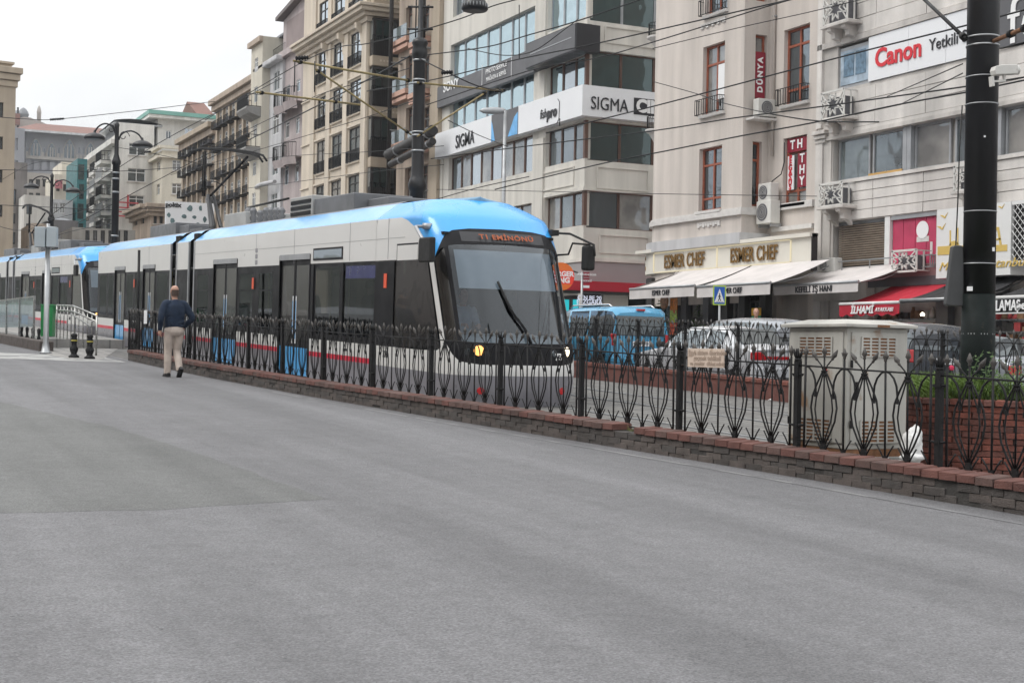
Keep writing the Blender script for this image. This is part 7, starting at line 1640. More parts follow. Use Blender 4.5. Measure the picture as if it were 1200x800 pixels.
pcn = onD(1176, 500, 15.9); zg = gz(pcn.y); PR = 1.22; PHt = .80
pl = thing('planter', 'round red brick planter full of ferny green plants around the foot of the thick pole', 'planter', (pcn.x, pcn.y, zg))
part('planter_core', MB().lathe([(PR-.03, -.2), (PR-.03, PHt-.06), (PR-.25, PHt-.06)], 64), M['mortar'], pl)
bw = .21; nb = int(2*math.pi*PR/bw); rows = 11; rh = (PHt-.07)/rows
def curved_brick(seed, m, w_=bw-.014, h_=.058, d_=.09):
    return brick_mesh(w_, d_, h_, m, seed, .006)
pbm = [curved_brick(100+i, M['plbrick' if i % 3 else 'plbrick2']) for i in range(7)]; pcap = [brick_mesh(.105, .26, .065, M['plbrick' if i % 2 else 'cap'], 120+i, .014) for i in range(4)]
rest = MB(); cnt = 0; rnd = random.Random(21); camd = math.atan2(EYE.y-pcn.y, EYE.x-pcn.x)
for r0 in range(rows):
    for k in range(nb):
        a = (k+(.5 if r0 % 2 else 0))/nb*2*math.pi; da = (a-camd+math.pi) % (2*math.pi)-math.pi
        rad = PR+rnd.uniform(-.006, .008)
        Mx = Matrix.Translation((pcn.x, pcn.y, zg+.002+r0*rh)) @ Matrix.Rotation(a+R(90), 4, 'Z') @ Matrix.Translation((-bw/2+.007, -rad, 0)) @ Matrix.Rotation(rnd.uniform(-.012, .012), 4, 'Y')
        if abs(da) < R(80) and cnt < 295: part('brick', pbm[rnd.randrange(7)], None, pl, Mx); cnt += 1
        else: add_rest(pbm[rnd.randrange(7)], Mx, None)
nc_ = int(2*math.pi*(PR+.02)/.117)
for k in range(nc_):
    a = k/nc_*2*math.pi; Mx = Matrix.Translation((pcn.x, pcn.y, zg+PHt-.065)) @ Matrix.Rotation(a+R(90), 4, 'Z') @ Matrix.Translation((-.052, -(PR+.03), rnd.uniform(-.003, .003)))
    part('cap_brick', pcap[k % 4], None, pl, Mx)
o = part('back_bricks', rest, None, pl, Matrix()); o['kind'] = 'stuff'
part('soil', MB().lathe([(PR-.05, PHt-.12), (.01, PHt-.05)], 40), M['soil'], pl)
# plants: ferny fronds, taller stems, a pink flower
rnd = random.Random(31)
def fronds(n, rmin, rmax, hmin, hmax, w_, zoff=0, drop=.3, asp=(0, 6.283)):
    mb = MB()
    for i in range(n):
        a = rnd.uniform(*asp); r = math.sqrt(rnd.uniform(rmin**2, rmax**2)); c = V((r*math.cos(a), r*math.sin(a), PHt-.1+zoff)); h_ = rnd.uniform(hmin, hmax); l_ = V((rnd.gauss(0, .35)+math.cos(a)*drop, rnd.gauss(0, .35)+math.sin(a)*drop, 1)); k = 4; side = l_.cross(V((rnd.random()-.5, rnd.random()-.5, .1))).normalized(); prev = None
        for q_ in range(k+1):
            s_ = q_/k; ctr = c+V((l_.x*h_*s_**1.5, l_.y*h_*s_**1.5, h_*(s_-.35*s_*s_))); ww = side*w_*(1-s_*.9)
            if prev: mb.poly([prev[0]-prev[1], prev[0]+prev[1], ctr+ww, ctr-ww])
            prev = (ctr, ww)
    return mb
for nm, lab, n, a0, a1_, h0, h1, m_, w_, r0 in (('fern', 'bright ferny clump hanging over the left side of the planter', 1500, camd-R(115), camd-R(10), .22, .58, 'leaf', .008, .6), ('shrub', 'darker green bushy plants at the right of the planter', 1100, camd-R(30), camd+R(90), .16, .46, 'leaf2', .014, .5), ('grass_clump', 'mid green leafy clump in the middle of the planter behind the pole', 1100, 0, 6.283, .2, .6, 'leaf', .010, .0)):
    mb = fronds(n, r0, PR-.06, h0, h1, w_, 0, .28, (a0, a1_)); single(nm, mb, M[m_], lab, 'plant', (pcn.x, pcn.y, zg), 'plants in the planter')
mb = MB()
for i in range(14):
    a, r = camd+rnd.uniform(-.7, .5), rnd.uniform(.5, 1.05); x, y, h_ = r*math.cos(a), r*math.sin(a), rnd.uniform(.35, .66); mb.tube([(x, y, PHt-.1), (x+rnd.gauss(0,.03), y+rnd.gauss(0,.03), PHt-.1+h_*.6), (x+rnd.gauss(0,.06), y+rnd.gauss(0,.06), PHt-.1+h_)], [.007, .005, .003], 4)
    for k in range(22): 
        s_ = rnd.uniform(.3, 1); c = V((x+rnd.gauss(0,.04), y+rnd.gauss(0,.04), PHt-.1+h_*s_)); d = V((rnd.gauss(0,1), rnd.gauss(0,1), rnd.gauss(.3,.5))).normalized()*.03; e_ = d.orthogonal().normalized()*.012; mb.poly([c-d, c+e_, c+d, c-e_])
single('leafy_stems', mb, M['leaf2'], 'tall leafy stems rising between pole and railing in the planter', 'plant', (pcn.x, pcn.y, zg), 'plants in the planter')
pf = onD(1115, 431, 15.1); mb = MB()
for i in range(26): d = V((rnd.gauss(0,1), rnd.gauss(0,1), rnd.gauss(0,.6))).normalized(); c = d*.024; e_ = d.orthogonal().normalized()*.02; f_ = d.cross(e_).normalized()*.02; mb.poly([c-e_, c-f_, c+e_, c+f_])
fl = thing('flower', 'pink red flower blooming at the left of the planter', 'flower', pf); part('bloom', mb, M['petal'], fl); part('stem', MB().tube([(0,0,-.02), (.03, 0, -.3)], .005, 4), M['leaf2'], fl)

def pole_at(px, D, yb=None): p = onD(px, 400, D); p.z = gz(p.y); return p
pp_ = pole_at(1146, 15.9); pr_ = 37/2*15.9/FPX
def zrow(P, py): return zat(600+FPX*((P-EYE).dot(cr))/((P-EYE).dot(fwd)), py, P)-P.z
T1 = thing('tram_wire_pole', 'thick black pole with steel bands and white stickers rising from the planter', 'pole', pp_)
zg_ = zrow(pp_, 345)
mb = MB(); mb.lathe([(pr_, zg_), (pr_*.98, 9.6)], 32); part('shaft', mb, M['pole'], T1)
mb = MB(); k = 20; 
prof = [(pr_*1.25, 0), (pr_*1.25, .5), (pr_*1.08, .6), (pr_*1.06, 1.25), (pr_*1.02, zg_)]
mb.lathe(prof, 40)
part('green_foot', mb, M['pole_green'], T1)
for yy, h_, ex_ in ((46, .018, .007), (56, .018, .007), (92, .012, .006), (124, .012, .006), (189+60, .01, .005), (392, .014, .008), (310, .012, .006)):
    z = zrow(pp_, yy); mb = MB(); mb.lathe([(pr_*1.0+ex_, z), (pr_*1.0+ex_, z+h_)], 32); part('steel_band', mb, M['steel'], T1)
ca = math.atan2(EYE.y-pp_.y, EYE.x-pp_.x)
def sticker(px_off, py, w_, h_, par=T1, m='signw'):
    a = ca+px_off; z = zrow(pp_, py); mb = MB(); mb.box(-w_/2, -pr_-.008, -h_/2, w_/2, -pr_-.001, h_/2); part('sticker', mb, M[m], par, Matrix.Translation(pp_+V((0,0,z))) @ Matrix.Rotation(a+R(90), 4, 'Z'))
sticker(-.55, 339, .07, .05); sticker(.95, 293, .04, .045); sticker(.2, 163, .02, .02)
# long grey sleeve strapped on the left side
mb = MB(); a = ca-R(82); c = V((math.cos(a)*(pr_+.08), math.sin(a)*(pr_+.08), 0)); z0_, z1_ = zrow(pp_, 357), zrow(pp_, 288)
mb.prism([(-.115, z0_), (-.10, z0_-.02), (.08, z0_-.02), (.10, z0_), (.07, z1_-.02), (.05, z1_), (-.03, z1_), (-.05, z1_-.02)], -.06, .06, 'y')
t = thing('loudspeaker_box', 'dark grey tapered box strapped to the left side of the thick pole', 'box', pp_+c); part('box', mb, mat('dark_grey_plastic', (.05,.052,.055), .55, 0, .1, 5), t, Matrix.Translation(pp_+c) @ Matrix.Rotation(-YAW, 4, 'Z'), .015)
part('cable', MB().tube([V((0,0,z1_-.02)), V((.02,.0,z1_+.5)), V((.05,.02,z1_+1.1)), V((.09,.03,z1_+1.6))], .008, 5), M['wire'], t)
# brackets
def strut(label, a, b, r, m, group=None, name='bracket_arm', clamps=()):
    t = thing(name, label, 'bracket', a, group); a = V(a); b = V(b); part('tube', MB().tube([a, b], r, 10), M[m], t, Matrix())
    for s_ in clamps: c = a+(b-a)*s_; d = (b-a).normalized()*.04; part('clamp', MB().tube([c-d, c+d], r*1.9, 8), M['iron'], t, Matrix())
    return t
strut('dark bracket arm rising to the upper left from the thick pole', onD(1132, 46, 15.8), onD(1073, -10, 17.5), .022, 'iron', clamps=(.05,))
strut('rusty bracket arm rising to the right from the thick pole', onD(1163, 49, 15.8), onD(1230, 21, 14.2), .024, 'rust', clamps=(.35, .6))
# cctv camera
cc_ = onD(1172, 83, 15.55); t = thing('security_camera', 'white security camera on a small bracket clamped to the right of the thick pole', 'camera', cc_)
Mcc = Matrix.Translation(cc_) @ Matrix.Rotation(-YAW+R(14), 4, 'Z') @ Matrix.Rotation(R(-6), 4, 'Y')
mb = MB(); mb.prism([(-.09, -.05), (-.10, .0), (-.08, .045), (.0, .06), (.19, .055), (.2, .04), (.19, -.05)], -.05, .05, 'y'); part('housing', mb, M['acw'], t, Mcc, .012)
mb = MB(); mb.lathe([(.052, 0), (.055, .05), (.048, .052), (.045, .02)], 16); mb.xf(Matrix.Translation((.17, 0, 0)) @ Matrix.Rotation(R(90), 4, 'Y')); part('lens_hood', mb, M['acw'], t, Mcc); part('lens', MB().lathe([(.042, 0), (.03, .015)], 14).xf(Matrix.Translation((.2, 0, 0)) @ Matrix.Rotation(R(90), 4, 'Y')), mat('reddish_lens', (.12,.05,.045), .15, 0, .1, 9), t, Mcc)
mb = MB(); mb.box(.03, -.012, -.11, .055, .012, -.05); mb.box(-.1, -.012, -.125, .055, .012, -.105); mb.box(-.13, -.03, -.17, -.10, .03, -.06); part('bracket', mb, M['acw'], t, Mcc)

# ================================================================== overhead poles and lamps
def lamp_pole(label, px, D, ytop, ymid, r, arms, group='black ornate lamp and wire poles'):
    P = pole_at(px, D); t = thing('lamp_pole', label, 'lamp post', P, group); zt_, zm = zrow(P, ytop), zrow(P, ymid)
    mb = MB(); mb.lathe([(r*1.6, 0), (r*1.6, .8), (r*1.2, 1.0), (r*1.1, 1.2), (r, 1.3), (r*.97, zm-.05), (r*1.2, zm), (r*1.25, zm+.1), (r*1.0, zm+.2), (r*.6, zm+.4), (r*.55, zt_-.1), (r*.7, zt_), (r*.2, zt_+.15)], 20); part('shaft', mb, M['pole'], t)
    for z in (zm-.4, zm-.65, zm-1.2, zm-3, zm-5): mb = MB(); mb.lathe([(r*1.06, z), (r*1.06, z+.07)], 20); part('band', mb, M['steel'], t)
    right = V((math.cos(YAW), -math.sin(YAW), 0))
    for dx, py, s_ in arms:
        L_ = dx; za = zrow(P, py); pts = []
        for k in range(13): a = k/12*math.pi; pts.append(P+right*(L_*(.08+.42*(1-math.cos(a)))) + V((0, 0, za+.15+.38*math.sin(a)+ (0 if k < 7 else -.1*(k-6)/6))))
        part('curved_arm', MB().tube(pts, .035, 6), M['pole'], t, Matrix())
        sp = [P+right*(L_*.25)+V((0,0,za+.30))+(right*math.cos(k*.55)*math.copysign(1, L_)+V((0,0,1))*math.sin(k*.55))*(.24-.016*k) for k in range(13)]; part('scroll', MB().tube(sp, .018, 5), M['pole'], t, Matrix())
        c = P+right*(L_*.92)+V((0, 0, za)); mb = MB(); mb.lathe([(.03, .26), (.06, .15), (.24*s_, .10), (.40*s_, .0), (.43*s_, -.09), (.41*s_, -.12), (.10, -.11)][::-1], 20); h = part('lamp_head', mb, M['pole'], t, Matrix.Translation(c))
        part('lamp_glass', MB().lathe([(.33*s_, -.125), (.28*s_, -.15), (.05, -.165)][::-1], 16), mat('frosted_lamp_glass', (.3,.3,.29), .4), h, Matrix.Translation(c))
    return t, P
lamp_pole('black double armed lamp post standing before the white corner building', 132, 58, 146, 192, .15, ((-1.0, 160, 1.0), (1.15, 168, 1.0)))
lamp_pole('smaller black double armed lamp post farther left behind the pale box', 57, 76, 206, 258, .15, ((-1.2, 218, .95), (1.25, 222, .95)))
P2 = pole_at(485.5, 37); r2 = .155
T2 = thing('tram_wire_pole', 'black fluted catenary pole with yellow bracket arms behind the front tram cab', 'pole', P2); z = lambda y: zrow(P2, y)
mb = MB(); mb.lathe([(.26, 0), (.26, 1), (.2, 1.2), (.19, z(225)), (.23, z(222)), (.25, z(216)), (.2, z(210)), (r2*1.05, z(205)), (r2*1.02, z(72)), (r2*1.3, z(66)), (r2*1.35, z(60)), (r2*1.15, z(55)), (r2*1.4, z(51)), (r2*1.2, z(47)), (.07, z(44)), (.06, z(-20))], 24); part('shaft', mb, M['pole'], T2)
for yy in (72, 68, 62, 95, 99, 156, 160, 178, 214): mb = MB(); mb.lathe([(r2*1.12, z(yy)), (r2*1.12, z(yy)+.045)], 24); part('steel_band', mb, M['steel'], T2)
mb = MB(); 
for s in (-1, 1): mb.tube([P2+V((s*.12*math.cos(YAW), -s*.12*math.sin(YAW), z(44))), P2+V((s*.12*math.cos(YAW), -s*.12*math.sin(YAW), z(-20)))], .02, 5)
for yy in (34, 8): mb.tube([P2+V((-.3, .15, z(yy))), P2+V((.3, -.15, z(yy)))], .03, 5)
part('top_frame', mb, M['pole'], T2, Matrix())
for lab, a, b, r_, c in (('long yellowed bracket arm going left from the catenary pole, upper of the pair', (482, 95, 36.8), (344, 71.5, 33), .035, (.03, .95)), ('diagonal yellowed strut from the catenary pole up to the upper arm', (482, 158, 36.8), (369, 81, 33.8), .03, (.05, .97)),
                         ('separate yellowed bracket arm hanging farther left above the pantograph', (422, 123, 44), (300, 108, 41), .04, (.25, .95)), ('yellowed bracket arm going right from the catenary pole', (489, 97, 36.8), (589, 106.5, 39), .035, (.03, .96)), ('yellowed strut rising right from the catenary pole to its right arm', (489, 160, 36.8), (570, 108, 38.6), .03, (.05, .97))):
    strut(lab, onD(*a), onD(*b), r_*.8, 'brass', 'bracket arms of the catenary poles', clamps=c)
def insul(label, px, py, D): t = thing('insulator', label, 'insulator', onD(px, py, D), 'insulators on the overhead wires'); part('ribbed_body', MB().lathe([(.03,-.16),(.06,-.14),(.03,-.1),(.06,-.07),(.03,-.03),(.06,0),(.03,.04),(.06,.07),(.03,.1),(.05,.14)], 10).xf(Matrix.Rotation(R(80), 4, 'Y')), M['iron'], t); return t
insul('small insulator at the left end of the upper yellowed arm', 354, 68, 33); insul('insulator at the right end of the right yellowed arm', 586, 106, 39)
insul('left one of two dark insulators on the wire before the hilltop roof', 63, 140, 60); insul('right one of two dark insulators on the wire before the hilltop roof', 71, 139.5, 60)
insul('dark insulator on the slanting wire right of the catenary pole', 524, 85, 36); insul('dark insulator on the wire beside the right hand lamp head', 173, 178, 62)
mb = MB(); 
for px_ in (345.5, 369): mb.tube([onD(px_, 72, 33), onD(px_-.5, 108, 33)], .015, 5)
single('drop_wires', mb, M['wire'], 'two short vertical drop wires hanging from the left end of the upper yellowed arm', 'wire')
# hanging lamp cut by the top edge
c = onD(556.5, 6, 33); t = thing('hanging_lamp', 'dark ribbed lamp head hanging at the top edge of the picture', 'lamp', c); part('shade', MB().lathe([(.04, .3), (.2, .18), (.3, .0), (.315, -.1), (.28, -.14), (.05, -.13)][::-1], 28), M['pole'], t); mb = MB()
for k in range(24): a = k/24*6.283; mb.box(.3*math.cos(a)-.008, .3*math.sin(a)-.008, -.1, .3*math.cos(a)+.008, .3*math.sin(a)+.008, .02)
part('rib', mb, M['steel'], t); part('stem', MB().tube([(0,0,.25), (0,0,1.4), (-.6, .3, 2.2)], .03, 6), M['pole'], t)
# slim street light in front of the ivory building
P3 = pole_at(587, 50); t = thing('street_light', 'slim grey street light before the ivory corner building', 'street light', P3); zt_ = zrow(P3, 130)
part('shaft', MB().tube([(0,0,0), (0,0,zt_)], [.1, .06], 10), M['steel'], t); right = V((math.cos(YAW), -math.sin(YAW), 0)); mb = MB(); mb.lathe([(.02, -.5), (.10, -.35), (.13, 0), (.1, .35), (.02, .45)], 12, (0,0,0), None, True, 1, .5); mb.xf(Matrix.Rotation(R(90)-.02, 4, 'Y')); part('lamp_head', mb, M['steel'], t, Matrix.Translation(P3+V((0,0,zt_))-right*.42) @ Matrix.Rotation(-YAW, 4, 'Z'))
# wires
WR = [ # label, [(px,py,D)...], radius
 ('upper wire crossing the ivory building from left to top', [(480, 40, 37), (540, 22, 36), (583, 5.5, 35), (640, -8, 34)], .016), ('wire from the catenary pole rising right across the mirror glass', [(240, 141, 60), (365, 67.5, 45), (432, 51, 40), (480, 40, 37)], .016),
 ('wire passing the dark sign box up to the top edge', [(470, 68, 40), (500, 64.5, 39), (571, 55, 37), (620, 41, 35), (676, 25, 33), (753, -1, 31)], .016), ('sagging branch wire below the dark sign box', [(548, 57, 38), (590, 65, 37), (625, 60, 36), (660, 36, 35), (677, 23, 34)], .012),
 ('long wire from the grey sign band to the top edge over the restaurant building', [(430, 107, 44), (510, 93, 39), (606, 70, 36), (690, 53, 33), (780, 33, 31), (929, -1, 28)], .016), ('parallel long wire just below, ending above the lattice cage', [(500, 123, 40), (620, 83, 36), (700, 68, 34), (780, 45, 31), (905, 6, 28), (960, -8, 27)], .014),
 ('thin wire crossing the two upper red framed windows', [(765, 57, 33), (860, 34, 31), (950, 14, 29), (1040, -8, 27)], .010), ('wire crossing the white flank sign and the camera maker sign', [(640, 156, 34), (700, 141, 32), (780, 121, 30), (920, 84, 27), (1020, 58, 24.5), (1128, 31, 22), (1200, 12, 20.5)], .015),
 ('wire running under the camera maker sign to the right edge', [(505, 186, 38), (620, 171, 35), (761, 154, 31), (856, 139, 28.5), (962, 125, 26), (1056, 112, 24), (1128, 102, 22.5), (1210, 89, 21)], .014), ('lower wire over the long grey window row', [(580, 222, 36), (700, 193, 32.5), (780, 177, 30), (870, 159, 28), (952, 144, 26), (1056, 122, 24), (1128, 109, 22.5), (1210, 92, 21)], .015),
 ('thin level wire across the restaurant building', [(512, 222, 40), (620, 224, 36), (761, 227, 33), (957, 230, 29)], .008), ('slack span wire from the rounded corner to the first window', [(766, 96, 34), (818, 110.5, 32), (848, 121, 31), (905, 134, 28)], .010), ('thick feeder wire descending from the catenary pole to the pantograph side', [(480, 66, 37), (432, 93, 41), (380, 120, 46), (300, 160, 56), (240, 188, 66)], .022),
 ('thick feeder wire descending left of it past the mauve balconies', [(240, 176, 66), (315, 140, 54), (372, 112, 46), (440, 92, 40), (480, 80, 37)], .013), ('wire from mauve balconies to the narrow beige building', [(200, 205, 70), (315, 172, 56), (415, 142, 46), (480, 120, 40), (505, 112, 38)], .012),
 ('contact wire above the front tram roof', [(250, 193, 60), (340, 183, 50), (430, 178, 42), (520, 171, 36)], .010), ('second contact wire above the tram roof', [(250, 226, 60), (340, 214, 50), (440, 201, 42), (520, 193, 36)], .010),
 ('wire in the open sky from the hilltop insulators to the brown building', [(-5, 137, 52), (30, 139.5, 56), (67, 139.8, 60), (160, 130, 66), (252, 119, 72)], .016), ('slanting wire before the cream corner building', [(60, 252, 64), (140, 196, 66), (200, 160, 64), (257, 130, 62), (330, 92, 56)], .018), ('second slanting wire before the cream corner building', [(90, 262, 70), (155, 227, 66), (225, 190, 62), (300, 152, 56)], .018),
 ('level wire from the left edge to the black double armed lamp post', [(-5, 199, 52), (60, 200, 56), (131, 201, 58), (215, 196, 60)], .014), ('lower level wire left of the lamp post', [(-5, 240, 52), (60, 243, 56), (131, 246, 58), (200, 243, 60)], .014), ('wire between the two lamp posts at head height', [(57, 258, 76), (95, 248, 68), (132, 232, 58)], .014),
 ('wire leaving the lamp post to the right at lamp height', [(132, 172, 58), (180, 180, 62), (250, 196, 68)], .013), ('wire from left edge sagging to the small lamp post', [(-5, 264, 60), (25, 270, 66), (57, 262, 76)], .014), ('wire from the pale box height to the lamp post', [(30, 290, 60), (80, 272, 62), (131, 262, 58)], .014),
 ('short stay wire under the camera maker sign, upper', [(1040, 113, 24), (1128, 75, 17)], .008), ('short stay wire under the camera maker sign, lower', [(1056, 122, 24), (1128, 86, 17)], .008), ('span wire joining the catenary pole to the grey sign band', [(488, 67, 37), (524, 85, 36), (560, 101, 37), (590, 107, 39)], .018),
 ('stay wire from the yellowed strut down to the street light', [(525, 141, 37), (560, 158, 42), (595, 172, 48)], .012), ('wire running down the left edge of the ivory building', [(500, 237, 38), (560, 220, 36), (620, 207, 34)], .012), ('faint wire over the stone facade left of the lattice cages', [(905, 134, 28), (960, 142, 27), (1030, 143, 26)], .014),
 ('wire past the small lamp post arms', [(0, 212, 70), (45, 190, 72), (100, 196, 70), (140, 200, 60)], .012)]
for lab, pts, r in WR:
    P_ = [onD(*q_) for q_ in pts]; Q = []
    for i in range(len(P_)-1):
        a, b, c, d = P_[max(0, i-1)], P_[i], P_[i+1], P_[min(len(P_)-1, i+2)]
        for k in range(6): s_ = k/6; Q.append(.5*((2*b)+(c-a)*s_+(2*a-5*b+4*c-d)*s_*s_+(3*b-a-3*c+d)*s_**3))
    Q.append(P_[-1]); single('overhead_wire', MB().tube(Q, r, 5, None, False), M['wire'], lab, 'wire', None, 'overhead wires')
for i, (x, y0, y1, D) in enumerate(((608.5, 6, 70, 36), (844, 116, 124, 30), (656, 139, 148, 34))): 
    single('wire_dropper', MB().tube([onD(x, y0, D), onD(x, y1, D)], .014, 5), M['wire'], ['long vertical dropper between two wires before the mirror glass', 'short dropper on the wire before the red framed window', 'short dropper below the rounded logo on the white sign'][i], 'wire', None, 'overhead wires')

# ================================================================== crossing sign
ps = pole_at(843, 40.5); t = thing('crossing_sign', 'blue pedestrian crossing sign with lime border on a grey post', 'traffic sign', ps); FS = Fr(ps, R(-16)); a = FS.rect(835.5, 850.5, 334.5, 357.5)
part('post', MB().tube([(0,.04,0), (0,.04,a[3]-.1)], .035, 8), M['steel'], t, FS.M); part('border', MB().box(a[0], -.012, a[2], a[1], .0, a[3]), M['lime'], t, FS.M); part('plate', MB().box(a[0]+.035, -.018, a[2]+.035, a[1]-.035, -.0125, a[3]-.035), M['blue_sign'], t, FS.M)
cx = (a[0]+a[1])/2; hh = a[3]-a[2]; z0_ = a[2]+hh*.14; s_ = hh*.7; part('white_triangle', MB().prism([(cx-s_*.38, z0_), (cx+s_*.38, z0_), (cx, z0_+s_)], -.021, -.0185, 'y'), M['ltr_w'], t, FS.M)
mb = MB(); mb.lathe([(s_*.045, 0), (s_*.045, .002)], 10); mb.xf(Matrix.Translation((cx, -.0225, z0_+s_*.62)) @ Matrix.Rotation(R(90), 4, 'X'))
def limb(p, q, w_): 
    p = V((p[0], 0, p[1])); q = V((q[0], 0, q[1])); d = (q-p).normalized(); n_ = V((-d.z, 0, d.x))*w_; mb.prism([((p-n_).x, (p-n_).z), ((q-n_).x, (q-n_).z), ((q+n_).x, (q+n_).z), ((p+n_).x, (p+n_).z)], -.0245, -.0215, 'y')
B_ = lambda x, y: (cx+s_*x, z0_+s_*y)
limb(B_(0, .57), B_(-.01, .32), s_*.04); limb(B_(0, .34), B_(-.1, .1), s_*.028); limb(B_(0, .34), B_(.1, .1), s_*.028); limb(B_(0, .53), B_(.11, .38), s_*.02); limb(B_(0, .53), B_(-.1, .4), s_*.02)
for k in range(5): mb.box(cx-s_*.28+k*s_*.125, -.0245, z0_+.01, cx-s_*.28+k*s_*.125+s_*.06, -.0215, z0_+s_*.07)
part('walking_figure', mb, M['ltr_k'], t, FS.M)

# ================================================================== CARS
def car(name, label, P, head, st, paint, glassm='gcar', L_=4.3, doors=(), rails=False, lamps='tall', plate='34 TR 508', group='vehicles on the far carriageway', rear_win=True):
    # st: stations (x from rear, half width low, z sill, half width belt, z belt, half width roof, z roof)
    Mx = Matrix.Translation(P) @ Matrix.Rotation(head, 4, 'Z')      # local +x forward, y left
    t = thing(name, label, 'van' if 'van' in name else 'car', Mx, group)
    n_ = 11; rings = []
    for x, hl, zs_, hb, zb, hr, zr in st:
        pts = [(hl*.86, zs_-.02), (hl, zs_+.10), (hb*1.0, (zs_+zb)/2), (hb, zb-.06), (hb*.985, zb)]
        g = [(hb*.985+(hr-hb*.985)*k, zb+(zr-.06-zb)*k) for k in (.5, .93)]
        top = [(hr*.86, zr-.015), (hr*.45, zr+.012), (0, zr+.02)]
        rings.append((x, pts+g+top))
    k = len(rings[0][1]); 
    def gl(i, j): return 4 <= j < 6
    bodyb, glassb = MB(), MB(); bodyb.smooth = glassb.smooth = True
    for mbx, isg in ((bodyb, False), (glassb, True)):
        for x, pts in rings:
            for s in (1, -1):
                for y, z in pts: mbx.v.append((x, s*y, z))
        for i in range(len(rings)-1):
            z_b, z_r = st[i][4], st[i][6]; z_b2, z_r2 = st[i+1][4], st[i+1][6]
            greenhouse = (z_r-z_b > .22) and (z_r2-z_b2 > .22)
            for s in (0, 1):
                for j in range(k-1):
                    g_ = greenhouse and gl(i, j) and not (len(st[i]) > 7)
                    if st[i][0] in doors and gl(i, j): g_ = False
                    if g_ != isg: continue
                    a = i*2*k+s*k+j; b = a+1; c = a+2*k+1; d = a+2*k
                    mbx.face([a, b, c, d] if s == 0 else [a, d, c, b])
    # windscreen / rear screen: strips where the roof drops quickly
    x0, p0 = rings[0]; x1, p1 = rings[-1]
    bodyb.smooth = False
    bodyb.poly([(x0, y, z) for y, z in p0[:5]]+[(x0, -y, z) for y, z in reversed(p0[:5])]); bodyb.poly([(x0, y, z) for y, z in p0[4:]]+[(x0, -y, z) for y, z in reversed(p0[4:-1])])
    bodyb.poly(([(x1, y, z) for y, z in p1]+[(x1, -y, z) for y, z in reversed(p1[:-1])])[::-1])
    body_ = part('body', bodyb, M[paint], t); part('side_windows', glassb, M[glassm], t)
    return t, Mx, rings
def car_bits(t, Mx, st, paint, L_, wb, wr=.31, lampz=(.75, 1.15), tail_y=.72, rearglass=None, front=None, hw=.86, plate='34 BH 732', bumper=True, lampw=.16, rails=False):
    for x in wb:
        for s in (1, -1):
            W1 = part('wheel', MB().lathe([(wr*.55, -.10), (wr, -.085), (wr*1.0, .0), (wr, .085), (wr*.55, .1)], 28).xf(Matrix.Translation((x, s*(hw-.10), wr)) @ Matrix.Rotation(R(90), 4, 'X')), M['rubber'], t)
            mb = MB(); mb.lathe([(wr*.6, 0), (wr*.62, .015), (wr*.5, .02), (wr*.15, .0), (wr*.12, .02)], 24); 
            for k in range(6): s0 = len(mb.v); mb.box(-.02, .05, .0, .02, wr*.58, .02); mb.xf(Matrix.Rotation(k*math.pi/3, 4, 'Z'), s0)
            mb.xf(Matrix.Translation((x, s*(hw+.0), wr)) @ Matrix.Rotation(R(-90*s), 4, 'X')); part('rim', mb, M['steel'], W1)
            part('wheel_arch', MB().lathe([(wr*1.18, -.02), (wr*1.18, .02)], 28).xf(Matrix.Translation((x, s*(hw-.028), wr+.02)) @ Matrix.Rotation(R(90), 4, 'X')), M['dark'], t)
    for s in (1, -1):
        part('tail_light', MB().box(-.02, s*tail_y-lampw/2, lampz[0], .12, s*tail_y+lampw/2, lampz[1]), M['redl'], t, None, .025)
        part('door_mirror', MB().box(0, 0, 0, .14, s*.2, .13), M['rubber'], t, Mx @ Matrix.Translation((wb[1]-.55, s*(hw-.0), st[-4][4]+.02)), .03)
        part('headlight', MB().box(L_-.30, s*.5, .62, L_-.02, s*.8, .82), M['chrome'], t, None, .04)
    if bumper: part('rear_bumper', MB().box(-.09, -hw*.95, .28, .12, hw*.95, .56), M[paint], t, None, .05); part('bumper_trim', MB().box(-.10, -hw*.8, .22, .1, hw*.8, .31), M['rubber'], t, None, .02)
    pz = .82 if plate else 0
    if plate: pb = part('number_plate', MB().box(-.055, -.26, pz, -.03, .26, pz+.12), M['signw'], t); me = text_mesh(plate, .095, ext=.002); me.materials.clear(); me.materials.append(M['ltr_k']); part('plate_lettering', me, None, pb, Mx @ Matrix.Translation((-.058, 0, pz+.06)) @ Matrix.Rotation(R(-90), 4, 'Z'))
    if rearglass: part('rear_window', MB().prism(rearglass, -hw*.80, hw*.80, 'y'), M['gcar'], t, None, .02)
    for x in (wb[0]+.45, wb[0]+1.35, wb[0]+2.2):
        for s in (1, -1): part('door_gap', MB().box(x-.006, s*(hw+.004)-.004, .35, x+.006, s*(hw+.004)+.004, st[4][4]-.05), M['dark'], t)
    for s in (1, -1):
        for x in (wb[0]+.6, wb[0]+1.5): part('door_handle', MB().box(x, s*(hw+.008)-.012, st[4][4]-.2, x+.16, s*(hw+.008)+.012, st[4][4]-.16), M[paint], t)
    if rails:
        for s in (1, -1): part('roof_rail', MB().tube([(.35, s*.62, rails-.02), (.5, s*.62, rails+.05), (2.3, s*.62, rails+.05), (2.45, s*.62, rails-.02)], .022, 6), M['chrome'], t)
